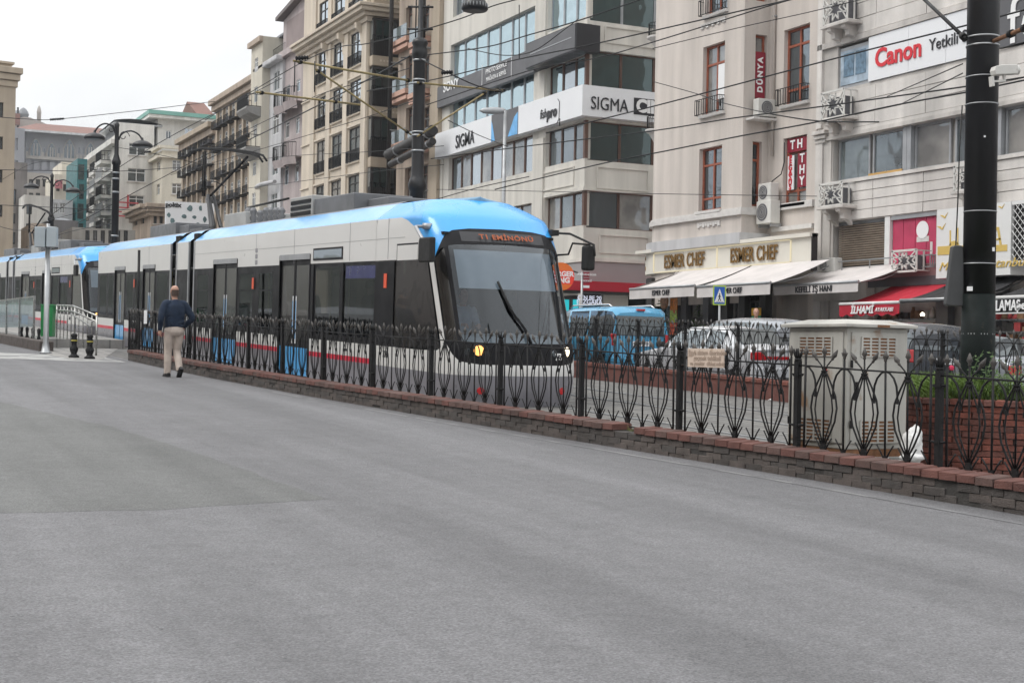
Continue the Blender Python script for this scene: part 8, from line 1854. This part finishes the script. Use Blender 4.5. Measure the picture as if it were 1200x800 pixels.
# blue van, seen from behind with its left side
pv = onD(707, 440, 35.2); pv.z = gz(pv.y); HD = R(90)+R(1.5)
HV = 1.80
stv = [(0.0, .80, .36, .84, 1.02, .70, HV-.16), (.10, .84, .33, .88, 1.04, .76, HV-.03), (.45, .86, .30, .89, 1.05, .78, HV), (1.1, .86, .3, .89, 1.05, .78, HV+.005), (1.18, .86, .3, .89, 1.05, .78, HV+.005), (2.1, .86, .3, .89, 1.04, .77, HV), (2.18, .86, .3, .89, 1.04, .77, HV), (2.75, .86, .3, .89, 1.03, .74, HV-.08), (3.35, .86, .3, .88, 1.02, .66, 1.18), (3.95, .84, .3, .86, .93, .60, 1.0), (4.2, .74, .32, .76, .75, .5, .8)]
# left rear corner sits at image column 707: shift so the van's left rear corner matches
Pv = onD(750, 430, 35.0); Pv.z = gz(Pv.y)
t, Mx, _ = car('blue_van', 'light blue van with roof rails seen from behind, right of the tram cab', Pv, HD, stv, 'carblue', doors=(1.1, 2.1))
car_bits(t, Mx, stv, 'carblue', 4.2, (.62, 3.35), .31, (.82, 1.12), .775, [(-.022, 1.07), (.0, HV-.22), (.05, HV-.2), (.03, 1.07)], hw=.88, plate='34 TR 508', rails=HV, lampw=.13)
part('brake_lamp', MB().box(-.01, -.12, HV-.10, .05, .12, HV-.055), M['redl'], t); part('rear_wiper', MB().tube([(-.04, -.05, 1.1), (-.02, .35, 1.3)], .012, 5), M['rubber'], t)
part('windscreen', MB().prism([(2.80, HV-.13), (3.33, 1.22), (3.37, 1.22), (2.84, HV-.12)], -.62, .62, 'y'), M['gcar'], t)
# white saloon
stw = [(0.0, .74, .36, .80, .92, .70, .93), (.15, .82, .3, .85, .98, .74, 1.0), (.55, .85, .26, .87, .99, .70, 1.05), (1.0, .86, .24, .88, .97, .62, 1.38), (1.6, .86, .24, .88, .96, .60, 1.45), (1.66, .86, .24, .88, .96, .60, 1.45), (2.4, .86, .24, .88, .95, .60, 1.44), (2.46, .86, .24, .88, .95, .6, 1.44), (2.85, .86, .24, .88, .94, .62, 1.34), (3.45, .86, .24, .87, .92, .66, .98), (4.1, .82, .26, .84, .82, .6, .86), (4.4, .7, .3, .72, .6, .5, .66)]
P_ = onD(914, 430, 30.6); P_.z = gz(P_.y)
t, Mx, _ = car('white_saloon', 'white saloon with wide red tail lights behind the railing, left of the cabinet', P_, R(90)+R(5), stw, 'carwhite', doors=(1.6, 2.4))
car_bits(t, Mx, stw, 'carwhite', 4.4, (.85, 3.5), .32, (.70, .88), .60, None, hw=.87, plate=None, lampw=.42); part('rear_window', MB().prism([(.5, 1.06), (.98, 1.40), (1.02, 1.40), (.56, 1.04)], -.60, .60, 'y'), M['gcar'], t); part('tail_light_strip', MB().box(-.012, -.4, .72, .05, .4, .79), M['redl'], t)
# pale suv behind it
sts = [(0.0, .8, .4, .86, 1.02, .72, 1.40), (.12, .84, .36, .9, 1.05, .74, 1.55), (.7, .88, .32, .92, 1.06, .76, 1.62), (.9, .88, .32, .92, 1.06, .76, 1.63), (1.7, .88, .32, .92, 1.05, .75, 1.65), (1.76, .88, .32, .92, 1.05, .75, 1.65), (2.5, .88, .32, .92, 1.04, .72, 1.60), (2.95, .88, .32, .92, 1.03, .68, 1.45), (3.45, .88, .32, .91, 1.02, .7, 1.10), (4.2, .84, .34, .88, .92, .6, .98), (4.45, .74, .36, .78, .7, .5, .76)]
P_ = onD(938, 428, 33.5); P_.z = gz(P_.y)
t, Mx, _ = car('silver_suv', 'taller silver car just visible over the white saloon, left of the cabinet', P_, R(90)+R(3), sts, 'carsilver', doors=(.7, 1.7)); car_bits(t, Mx, sts, 'carsilver', 4.45, (.8, 3.5), .36, (.85, 1.1), .78, [(-.02, 1.08), (.05, 1.45), (.1, 1.45), (.05, 1.08)], hw=.9, plate=None)
P_ = onD(1108, 430, 27.5); P_.z = gz(P_.y)
t, Mx, _ = car('dark_suv', 'dark grey car between the cabinet and the thick pole', P_, R(90)-R(8), sts, 'cardark', doors=(.7, 1.7)); car_bits(t, Mx, sts, 'cardark', 4.45, (.8, 3.5), .36, (.85, 1.1), .78, [(-.02, 1.08), (.05, 1.45), (.1, 1.45), (.05, 1.08)], hw=.9, plate='34 KZ 096')
P_ = onD(1222, 440, 26.5); P_.z = gz(P_.y)
t, Mx, _ = car('silver_car', 'silver car with a number plate behind the planter at the right edge', P_, R(90)-R(3), stw, 'carsilver', doors=(1.6, 2.4)); car_bits(t, Mx, stw, 'carsilver', 4.4, (.85, 3.5), .32, (.70, .88), .66, None, hw=.87, plate='34 FVR 76', lampw=.3); part('rear_window', MB().prism([(.5, 1.06), (.98, 1.40), (1.02, 1.40), (.56, 1.04)], -.60, .60, 'y'), M['gcar'], t)
P_ = onD(681, 410, 45); P_.z = gz(P_.y)
t, Mx, _ = car('white_hatchback', 'small white car partly hidden between tram and blue van', P_, R(90), stw, 'carwhite', doors=(1.6, 2.4)); car_bits(t, Mx, stw, 'carwhite', 4.4, (.85, 3.5), .32, (.70, .88), .66, None, hw=.87, plate=None)

# ================================================================== PEOPLE
def body_chain(mb, pts, rad, n=14, fl=1.0, ax=None):
    # tapered elliptical tube; fl flattens front-back (local y)
    k = len(pts); pts = [V(p) for p in pts]; b = len(mb.v); mb.smooth = True
    # resample smooth
    Q, Rr = [], []
    for i in range(k-1):
        a, p, q, d = pts[max(0, i-1)], pts[i], pts[i+1], pts[min(k-1, i+2)]
        for j in range(4): s = j/4; Q.append(.5*((2*p)+(q-a)*s+(2*a-5*p+4*q-d)*s*s+(3*p-a-3*q+d)*s**3)); Rr.append(rad[i]+(rad[i+1]-rad[i])*s)
    Q.append(pts[-1]); Rr.append(rad[-1])
    prev = None
    for i, p in enumerate(Q):
        t_ = (Q[min(i+1, len(Q)-1)]-Q[max(i-1, 0)]).normalized(); x = V((1,0,0)); x = (x-t_*x.dot(t_)); x = x.normalized() if x.length > .2 else t_.orthogonal().normalized(); y = t_.cross(x); r = Rr[i]; rx, ry = r if isinstance(r, V) else (r, r*fl)
        for j in range(n): an = 2*math.pi*j/n; mb.v.append(tuple(p+x*math.cos(an)*rx+y*math.sin(an)*ry))
    for i in range(len(Q)-1):
        for j in range(n): mb.face([b+i*n+j, b+i*n+(j+1) % n, b+(i+1)*n+(j+1) % n, b+(i+1)*n+j])
    mb.face([b+j for j in reversed(range(n))]); mb.face([b+(len(Q)-1)*n+j for j in range(n)]); mb.smooth = False
def fleshy(o, vox=.012, sm=6):
    r = o.modifiers.new('join', 'REMESH'); r.mode = 'VOXEL'; r.voxel_size = vox; r.use_smooth_shade = True
    s = o.modifiers.new('soft', 'SMOOTH'); s.iterations = sm; s.factor = .5; return o
E2 = lambda a, b: V((a, b))
def head_mb(mb, c, tilt=0., s=1.):
    st = len(mb.v); prof = [(-.13, .045, .05, .03), (-.10, .055, .075, .02), (-.05, .068, .09, .01), (0, .076, .098, 0), (.05, .078, .1, -.005), (.09, .068, .088, -.01), (.118, .045, .06, -.012), (.13, .015, .02, -.012)]
    n = 18; b = len(mb.v); mb.smooth = True
    for z, rx, ry, dy in prof:
        for j in range(n): an = 2*math.pi*j/n; mb.v.append((rx*math.cos(an), ry*math.sin(an)+dy, z))
    for i in range(len(prof)-1):
        for j in range(n): mb.face([b+i*n+j, b+i*n+(j+1) % n, b+(i+1)*n+(j+1) % n, b+(i+1)*n+j])
    mb.face([b+j for j in reversed(range(n))]); mb.face([b+(len(prof)-1)*n+j for j in range(n)]); mb.smooth = False
    # local +y = face direction : nose, chin, ears, brow, lips
    mb.lathe([(.006, .035), (.012, .02), (.018, -.005), (.012, -.02)], 8, (0, .103, .0)); mb.box(-.028, .085, -.052, .028, .1, -.044); mb.box(-.026, .085, -.064, .026, .098, -.056); mb.box(-.055, .082, .032, .055, .098, .042)
    for sx in (1, -1): mb.lathe([(.004, -.032), (.016, -.02), (.02, .008), (.015, .028), (.004, .034)], 8, (sx*.082, -.005, -.005), None, True, .5, 1.1)
    mb.xf(Matrix.Translation(c) @ Matrix.Rotation(tilt, 4, 'X') @ Matrix.Diagonal((s, s, s, 1)), st)
def hand_mb(mb, wrist, d, palm_n, side, curl=.5, s=1.):
    # d: direction of the hand, palm_n: palm normal; five fingers
    d = V(d).normalized(); pn = V(palm_n); pn = (pn-d*pn.dot(d)).normalized(); x = d.cross(pn)*side
    w0 = V(wrist); P = lambda a, b, c: w0+x*a*s+d*b*s+pn*c*s
    mb.tube([P(0, -.01, 0), P(0, .03, 0), P(0, .06, 0), P(0, .088, .002)], [.024*s, .034*s, .038*s, .032*s], 10)
    for i, (off_, ln) in enumerate(((-.030, .062), (-.010, .074), (.010, .07), (.029, .055))):
        c = curl*(1+.12*i); pts = [P(off_, .075, 0)]; a = 0; q_ = pts[0]
        for f_ in (.45, .32, .23): a += c; q_ = q_+(d*math.cos(a)+pn*math.sin(a))*ln*f_*s*1.25; pts.append(q_)
        mb.tube(pts, [.0095*s, .009*s, .008*s, .0065*s], 7)
    mb.tube([P(-.025, .02, .0), P(-.05, .045, .012), P(-.055, .075, .03), P(-.048, .095, .045)], [.013*s, .012*s, .010*s, .007*s], 7)
pm = onG(203, 441.5); PM_ = Matrix.Translation(V((pm.x, pm.y, pm.z))) @ Matrix.Rotation(R(8), 4, 'Z') @ Matrix.Diagonal((1.03, 1.03, 1.035, 1))
man = thing('person', 'balding man in a navy jumper and stone chinos walking away along the kerb', 'person', Matrix.Translation(pm))
man.matrix_basis = Matrix.Translation(pm); W[man] = Matrix.Translation(pm)
# local: +y walking direction (away), x right
hipL, hipR = V((-.10, 0, .93)), V((.10, 0, .93)); kneeL, ankL = V((-.105, .05, .50)), V((-.115, .03, .09)); kneeR, ankR = V((.075, .03, .50)), V((.055, -.20, .15))
shL, shR = V((-.20, -.0, 1.46)), V((.20, 0, 1.46)); elL, wrL = V((-.30, -.06, 1.16)), V((-.275, .06, .93)); elR, wrR = V((.345, -.07, 1.18)), V((.245, .12, 1.0))
mb = MB()
body_chain(mb, [(0, 0, .90), (0, 0, 1.05), (0, .0, 1.22), (0, 0, 1.38), (0, -.005, 1.49)], [E2(.165, .115), E2(.155, .105), E2(.165, .11), E2(.18, .11), E2(.10, .07)])
body_chain(mb, [(0, -.005, 1.46), (0, .0, 1.55), (0, .015, 1.63)], [.065, .056, .055])
for h, k_, a in ((hipL, kneeL, ankL), (hipR, kneeR, ankR)): body_chain(mb, [h, (h+k_)/2, k_, (k_+a)/2+V((0, -.015, .03)), a], [.088, .075, .053, .052, .035])
for s_, e_, w_ in ((shL, elL, wrL), (shR, elR, wrR)): body_chain(mb, [s_+V((-.06*math.copysign(1, s_.x), 0, .02)), s_, (s_+e_)/2, e_, (e_+w_)/2, w_], [.05, .055, .045, .038, .036, .026])
head_mb(mb, V((0, .02, 1.70)), -.05)
hand_mb(mb, wrL, (.02, .12, -1), (1, .1, 0), 1, .35); hand_mb(mb, wrR, (-.25, .3, -.9), (-1, 0, 0), -1, .5)
o = part('body', mb, M['skin'], man, PM_); fleshy(o, .0085, 4)
mb = MB()
body_chain(mb, [(0, 0, .985), (0, -.003, 1.03), (0, -.005, 1.16), (0, -.01, 1.30), (0, -.012, 1.42), (0, -.01, 1.50), (0, .0, 1.535)], [E2(.182, .13), E2(.195, .14), E2(.20, .142), E2(.215, .145), E2(.205, .125), E2(.12, .085), E2(.07, .066)], 20)
for s_, e_, w_ in ((shL, elL, wrL), (shR, elR, wrR)): sg = math.copysign(1, s_.x); body_chain(mb, [s_+V((-.09*sg, -.005, .01)), s_+V((-.01*sg, -.005, -.005)), (s_+e_)/2+V((.012*sg, 0, 0)), e_, (e_+w_)/2, w_+(e_-w_)*.10, w_+(e_-w_)*.02], [.075, .083, .074, .064, .056, .045, .036])
for i in range(5): # folds around the waist and elbows
    mb.tube([(-.19+.38*k/8, -.128-.012*math.sin(k*1.3+i), 1.03+.05*i+.012*math.sin(k*.9+i*2)) for k in range(9)], .010, 5)
o = part('jumper', mb, M['navy'], man, PM_); fleshy(o, .012, 3)
mb = MB(); mb.lathe([(.078, 0), (.082, .012), (.074, .03)], 20, (0, 0, 1.515)); o = part('collar', mb, M['navy'], man, PM_)
mb = MB()
body_chain(mb, [(0, 0, 1.02), (0, -.01, .97), (0, -.02, .90), (0, -.01, .84)], [E2(.172, .12), E2(.182, .135), E2(.185, .145), E2(.15, .11)], 20)
for h, k_, a, dx in ((hipL, kneeL, ankL, -1), (hipR, kneeR, ankR, 1)): body_chain(mb, [h+V((0, -.01, .02)), h+(k_-h)*.3, h+(k_-h)*.65, k_, k_+(a-k_)*.45+V((0, -.01, 0)), k_+(a-k_)*.85, a+V((0, 0, -.03))], [.108, .104, .088, .078, .076, .068, .068], 16)
for (k_, a) in ((kneeL, ankL), (kneeR, ankR)):
    for i, f_ in enumerate((.05, .5, .72, .84, .93)): c = k_+(a-k_)*f_; mb.tube([c+V((-.06+.12*k/6, -.058-.012*math.sin(k*1.1+i), .02*math.sin(k*.8+i*2))) for k in range(7)], .010, 5)
o = part('trousers', mb, M['chino'], man, PM_); fleshy(o, .012, 3)
for f_, pitch_ in ((ankL, 0), (ankR, R(-52))):
    mb = MB(); mb.lathe([(.02, -.085), (.045, -.085), (.052, -.05), (.05, .0), (.042, .03)], 12, (0, 0, 0), None, True, .95, 1.0); 
    pr = [(-.11, .04), (-.10, .048), (-.03, .046), (.06, .052), (.12, .048), (.165, .028), (.175, .01)]
    b = len(mb.v); n = 12; mb.smooth = True
    for y_, r in pr:
        h_ = .045 if y_ > .05 else .06
        for j in range(n): an = 2*math.pi*j/n; mb.v.append((r*math.cos(an), y_+.02, -.052+h_*.75*math.sin(an) if math.sin(an) > 0 else -.052+.03*math.sin(an)))
    for i in range(len(pr)-1):
        for j in range(n): mb.face([b+i*n+j, b+i*n+(j+1) % n, b+(i+1)*n+(j+1) % n, b+(i+1)*n+j])
    mb.face([b+j for j in reversed(range(n))]); mb.face([b+(len(pr)-1)*n+j for j in range(n)]); mb.smooth = False
    mb.box(-.045, -.09, -.09, .045, .19, -.075); mb.xf(Matrix.Translation(f_) @ Matrix.Rotation(pitch_, 4, 'X')); part('shoe', mb, M['shoe'], man, PM_, .008)
mb = MB()
def hairf(i, j): a = R(200)+i*R(140); z = -.08+.125*j; rx, ry = .0805-.004*(j < .1), .1035; return (rx*math.cos(a), .02+ry*math.sin(a)*1.0-.0, 1.70+z)
mb.grid(hairf, 20, 6)
for sx in (1, -1): mb.grid(lambda i, j: (sx*(.081+.001), .02-.035+.05*i, 1.67+.055*j), 3, 3)
part('hair', mb, M['hair'], man, PM_)
def simple_person(label, M0, top, bottom, seated=False, face='y', s=1., hairc='hair', arms=True, group=None, lowz=None):
    t = thing('person', label, 'person', M0, group); mb = MB()
    if seated: shl, shr, el, er, wl, wr_ = V((-.19,0,.55)), V((.19,0,.55)), V((-.26,.08,.3)), V((.26,.08,.3)), V((-.15,.36,.28)), V((.15,.36,.28)); hz = .78; z0_ = 0
    else: shl, shr, el, er, wl, wr_ = V((-.19,0,1.42)), V((.19,0,1.42)), V((-.25,-.03,1.13)), V((.25,-.03,1.13)), V((-.24,.06,.88)), V((.24,.06,.88)); hz = 1.65; z0_ = .88
    body_chain(mb, [(0, 0, z0_), (0, 0, z0_+.3), (0, 0, shl.z-.06), (0, 0, shl.z+.04)], [E2(.16,.11), E2(.155,.105), E2(.18,.11), E2(.08,.06)]); body_chain(mb, [(0, 0, shl.z), (0, .01, hz-.08)], [.06, .054]); head_mb(mb, V((0, .02, hz)))
    for a, b, c, sg in ((shl, el, wl, -1), (shr, er, wr_, 1)): body_chain(mb, [a+V((-.06*sg, 0, 0)), a, b, c], [.05, .052, .038, .028]); hand_mb(mb, c, (c-b), (0, 0, -1) if seated else (-sg, 0, 0), 1 if sg < 0 else -1, .5)
    if seated: 
        for sg in (-1, 1): body_chain(mb, [(sg*.1, 0, .02), (sg*.11, .42, .05), (sg*.11, .45, -.38)], [.085, .06, .045])
    else:
        for sg in (-1, 1): body_chain(mb, [(sg*.1, 0, .9), (sg*.105, .03*sg, .48), (sg*.105, -.03, .06), (sg*.105, .12, .04)], [.085, .055, .04, .04])
    o = part('body', mb, M['skin'], t); fleshy(o, .012, 3); mb = MB()
    body_chain(mb, [(0, 0, z0_+.02), (0, 0, z0_+.3), (0, 0, shl.z-.06), (0, 0, shl.z+.05)], [E2(.185,.135), E2(.18,.13), E2(.2,.13), E2(.09,.075)], 18)
    for a, b, c, sg in ((shl, el, wl, -1), (shr, er, wr_, 1)): body_chain(mb, [a+V((-.08*sg, 0, 0)), a, b, b+(c-b)*.9], [.07, .07, .055, .042])
    o = part('shirt', mb, top, t); fleshy(o, .014, 3); mb = MB()
    if not seated:
        body_chain(mb, [(0, 0, 1.0), (0, 0, .84)], [E2(.175,.125), E2(.16,.12)], 18)
        for sg in (-1, 1): body_chain(mb, [(sg*.1, 0, .92), (sg*.105, .03*sg, .48), (sg*.105, -.03, .08)], [.1, .072, .06])
        o = part('trousers', mb, bottom, t); fleshy(o, .014, 3)
    mb = MB(); st = len(mb.v); mb.lathe([(.083, -.03), (.086, .02), (.08, .07), (.055, .115), (.01, .135)], 16, (0, 0, 0), None, True, .98, 1.2); mb.xf(Matrix.Translation((0, .0, hz)), st); part('hair', mb, M[hairc], t)
    return t
simple_person('driver in a pale blue shirt seated behind the windscreen of the front tram', TF.M @ Matrix.Translation((-1.25, 1.0, 1.05)) @ Matrix.Rotation(R(-90), 4, 'Z'), M['shirt'], M['navy'], True, hairc='shoe')
for i, (px_, nn) in enumerate(((384, .9), (425, 1.5), (238, .7), (288, 1.6), (312, .9), (190, 1.2), (436, .8))):
    simple_person(['standing passenger behind the second wide window of the front tram', 'seated looking passenger farther inside behind the first wide window', 'passenger behind the window left of the farther door', 'passenger behind the left of the twin small windows', 'passenger behind the right of the twin small windows', 'passenger in the rear module of the front tram', 'passenger near the cab end of the first wide window'][i], TF.M @ Matrix.Translation((tu(px_, 340), nn, .34)) @ Matrix.Rotation(i*1.3, 4, 'Z'), [M['navy'], M['seat'], M['signg'], M['brown'], M['ltr_r'], M['shirt'], M['cardark']][i], M['navy'], hairc='shoe' if i % 2 else 'hair', group='passengers in the front tram')
part('driver_seat', MB().box(-1.75, .72, .35, -1.2, 1.28, 1.0).box(-1.8, .74, 1.0, -1.65, 1.26, 1.75), M['navy'], tram, TF.M, .05)
for lab, px_, D_, tp, bt, rz, hc in (('pedestrian with grey hair just visible above the white saloon', 885.5, 43, M['signg'], M['navy'], 2.6, 'skin'),):
    P_ = pole_at(px_, D_); P_.z += .13; simple_person(lab, Matrix.Translation(P_) @ Matrix.Rotation(rz, 4, 'Z'), tp, bt, hairc=hc)

# ================================================================== tram stop at the left
# raised platform, its edge kerb, glass screen, ramp railing, bin, post with box, bollards
def gp(px, py, dz=0): p = onG(px, py, dz); return p
pa, pb_ = gp(46, 411.5), gp(-30, 396); PHH = .30
K0 = thing('stone_kerb', 'raised brown stone edging of the tram stop at the left edge', 'kerb', pa)
dv = (pb_-pa); dvn = V((dv.x, dv.y, 0)).normalized(); nn_ = V((dvn.y, -dvn.x, 0)); 
if nn_.x < 0: nn_ = -nn_
Ln = 14.; k = 0; s_ = 0; rnd = random.Random(6)
while s_ < Ln:
    l_ = rnd.uniform(.75, .95); a = pa+dvn*s_; mb = MB(); c4 = [V((0,0,0)), dvn*(l_-.02), dvn*(l_-.02)+nn_*.4, nn_*.4]; z_ = lambda p: gz((a+p).y)-a.z
    mb.v += [tuple(p+V((0,0,z_(p)-.05))) for p in c4]+[tuple(p+V((0,0,z_(p)+.30+rnd.uniform(-.01,.01)))) for p in c4]
    for q_ in ((0,3,2,1), (0,1,5,4), (1,2,6,5), (2,3,7,6), (3,0,4,7), (4,5,6,7)): mb.face(q_)
    part('stone_block', mb, M['kerb'], K0, Matrix.Translation(a), .03); s_ += l_
plat = MB(); y0 = pa.y+.1
q4 = [pa+nn_*.4, pa+dvn*Ln+nn_*.4]
def side_x(y): return TF.P(-(y-TF.o.y)/abs(TF.ex.y), 0, 0).x-.35
ysp = [pa.y+3.0+i*2 for i in range(14)]
for a, b in zip(ysp, ysp[1:]):
    xa = (pa+dvn*((a-pa.y)/dvn.y)+nn_*.4).x; xb = (pa+dvn*((b-pa.y)/dvn.y)+nn_*.4).x
    plat.poly([(xa, a, gz(a)+.28), (side_x(a), a, gz(a)+.28), (side_x(b), b, gz(b)+.28), (xb, b, gz(b)+.28)])
a = ysp[0]; xa = (pa+dvn*((a-pa.y)/dvn.y)+nn_*.4).x; plat.poly([(xa, a, gz(a)-.02), (side_x(a), a, gz(a)-.02), (side_x(a), a, gz(a)+.28), (xa, a, gz(a)+.28)])
struct('platform', plat, M['paving'])
isl = MB(); pts = [gp(34, 405), gp(58, 416.5), gp(86, 421), gp(120, 421.5), gp(138, 409), gp(100, 392), gp(50, 390)]; isl.poly([(p.x, p.y, gz(p.y)+.008) for p in pts]); struct('island_paving', isl, M['paving'])
# bollards
def bollard(label, px, py):
    P_ = gp(px, py); t = thing('bollard', label, 'bollard', P_, 'iron bollards by the tram stop'); mb = MB(); mb.xf(Matrix()); mb.lathe([(.17,0),(.17,.06),(.12,.09),(.09,.13),(.13,.24),(.14,.30),(.09,.38),(.085,.48),(.10,.50),(.10,.62),(.08,.66),(.10,.70),(.11,.74),(.07,.79),(.02,.81)], 18); sc8 = Matrix.Diagonal((.8,.8,.8,1)); part('body', mb.xf(sc8), M['iron'], t); part('yellow_band', MB().lathe([(.104,.54),(.104,.58)], 18).xf(sc8), M['yellow'], t); return t
bollard('left black bollard with a faint yellow band by the tram stop ramp', 86.5, 419); bollard('right black bollard with a yellow band next to the ramp railing', 105, 420.5)
# post with box
P_ = gp(53.5, 414); t = thing('signal_post', 'grey steel post carrying two pale grey boxes beside the green bin', 'post', P_); z = lambda y: zat(54, y, P_)-P_.z
part('shaft', MB().lathe([(.17, 0), (.17, .03), (.12, .05), (.09, .25), (.075, .3), (.07, z(287))], 14), M['steel'], t); part('upper_shaft', MB().lathe([(.05, z(290)), (.05, z(262))], 10), M['steel'], t)
F_ = Fr(P_, R(-20)); 
for x0, x1 in ((41, 53.5), (55, 67)): r_ = F_.rect(x0, x1, 266, 289.5, -.12); part('box', MB().box(r_[0], -.2, r_[2], r_[1], .02, r_[3]), M['boxgrey'], t, F_.M, .015)
# green bin
P_ = onD(54.5, 391, 45); P_.z = gz(P_.y)+.28; F_ = Fr(P_, R(-20)); r_ = F_.rect(47.5, 61.5, 358, 392); r_ = (r_[0], r_[1], .02, r_[3]); t = thing('litter_bin', 'green plastic bin standing behind the grey post', 'bin', P_); part('bin_body', MB().box(r_[0], 0, r_[2], r_[1], .45, r_[3]), M['green'], t, F_.M, .02); part('lid', MB().box(r_[0]-.02, -.02, r_[3], r_[1]+.02, .47, r_[3]+.04), M['green'], t, F_.M, .015); part('door', MB().box(r_[0]+.05, -.012, r_[2]+.1, r_[1]-.05, -.001, r_[3]-.2), M['green'], t, F_.M, .005)
# stainless ramp railing
RL = thing('ramp_railing', 'stainless steel ramp railing sloping down to the crossing beside the front tram', 'railing', gp(110, 410))
def ra(px, py, D): return onD(px, py, D)
top = [ra(67, 357.5, 44.5), ra(86, 358.5, 43), ra(113.5, 370, 38.5)]; 
for nm, off_ in (('top_rail', 0), ('lower_rail', -.16)): part(nm, MB().tube([p+V((0,0,off_)) for p in top], .028, 8), M['stainless'], RL, Matrix())
part('handrail', MB().tube([ra(83, 368, 42.8), ra(86, 369.5, 42.6), ra(107, 383, 38.8), ra(108, 376, 38.7)], .022, 8), M['stainless'], RL, Matrix())
for i in range(11):
    s_ = i/10; p = top[0]+(top[1]-top[0])*(s_/.45) if s_ < .45 else top[1]+(top[2]-top[1])*((s_-.45)/.55); zb_ = gz(p.y)+(.28*(1-max(0, (s_-.4)/.6)) if s_ > .4 else .28)
    part('baluster', MB().tube([V((p.x, p.y, zb_)), p], .028 if i in (0, 5, 10) else .016, 7), M['stainless'], RL, Matrix())
# glass screen with posters
P0, P1 = onD(39, 395, 42), onD(-20, 395, 50); d_ = V((P0.x-P1.x, P0.y-P1.y, 0)); Lg = d_.length; F_ = Fr((P1.x, P1.y, gz(P1.y)+.28), ex=d_.normalized(), ey=V((0,0,1)).cross(d_.normalized()))
t = thing('glass_screen', 'glass wind screen with green and white posters on the tram stop at the left edge', 'shelter', F_.M); zt_ = F_.pix(20, 349)[1]
gg = clear_glass('screen_glass', .8, (.85,.95,.93), .15)
npn = 4
for i in range(npn):
    a = Lg*i/npn; b = Lg*(i+1)/npn; pg = part('glass_pane', MB().box(a+.03, 0, .1, b-.03, .012, zt_-.05), gg, t, F_.M)
    part('post', MB().box(b-.03, -.02, -.3, b+.03, .04, zt_), M['stainless'], t, F_.M)
    mt = mat('poster_print_%s' % 'abcd'[i], ((.05,.35,.28), (.35,.5,.45), (.1,.4,.33), (.4,.42,.4))[i], .5, 0, .5, 1.6, spots=((.65,.7,.68), 2.2, .52)); part('poster', MB().box(a+.15, .02, .5, b-.15, .03, zt_-.15), mt, t, F_.M)
part('top_rail', MB().box(0, -.02, zt_-.04, Lg, .03, zt_), M['stainless'], t, F_.M)
for i in range(5):
    q_ = pa+dvn*(.5+i*.9)+nn_*.25; q_.z = gz(q_.y)+.30; u_ = thing('small_bollard', ['first', 'second', 'third', 'fourth', 'fifth'][i]+' small dark bollard from the right end of the stone edging', 'bollard', q_, 'small bollards on the stone edging'); part('body', MB().lathe([(.06,0),(.05,.05),(.035,.1),(.05,.22),(.055,.28),(.02,.33)], 10), M['iron'], u_)

# ================================================================== thin haze
hz = MB().box(-420, -80, -6, 420, 420, 62); o = single('haze', hz, None, 'thin pale haze filling the street and softening the far buildings', 'haze'); o['kind'] = 'stuff'
hm = bpy.data.materials.new('haze'); hm.use_nodes = True; hn = hm.node_tree; hn.nodes.remove(hn.nodes['Principled BSDF'])
pv_ = hn.nodes.new('ShaderNodeVolumePrincipled'); pv_.inputs['Color'].default_value = (.86, .90, .96, 1); pv_.inputs['Density'].default_value = .0003; pv_.inputs['Anisotropy'].default_value = .2
hn.links.new(pv_.outputs[0], hn.nodes['Material Output'].inputs['Volume']); o.data.materials.append(hm)
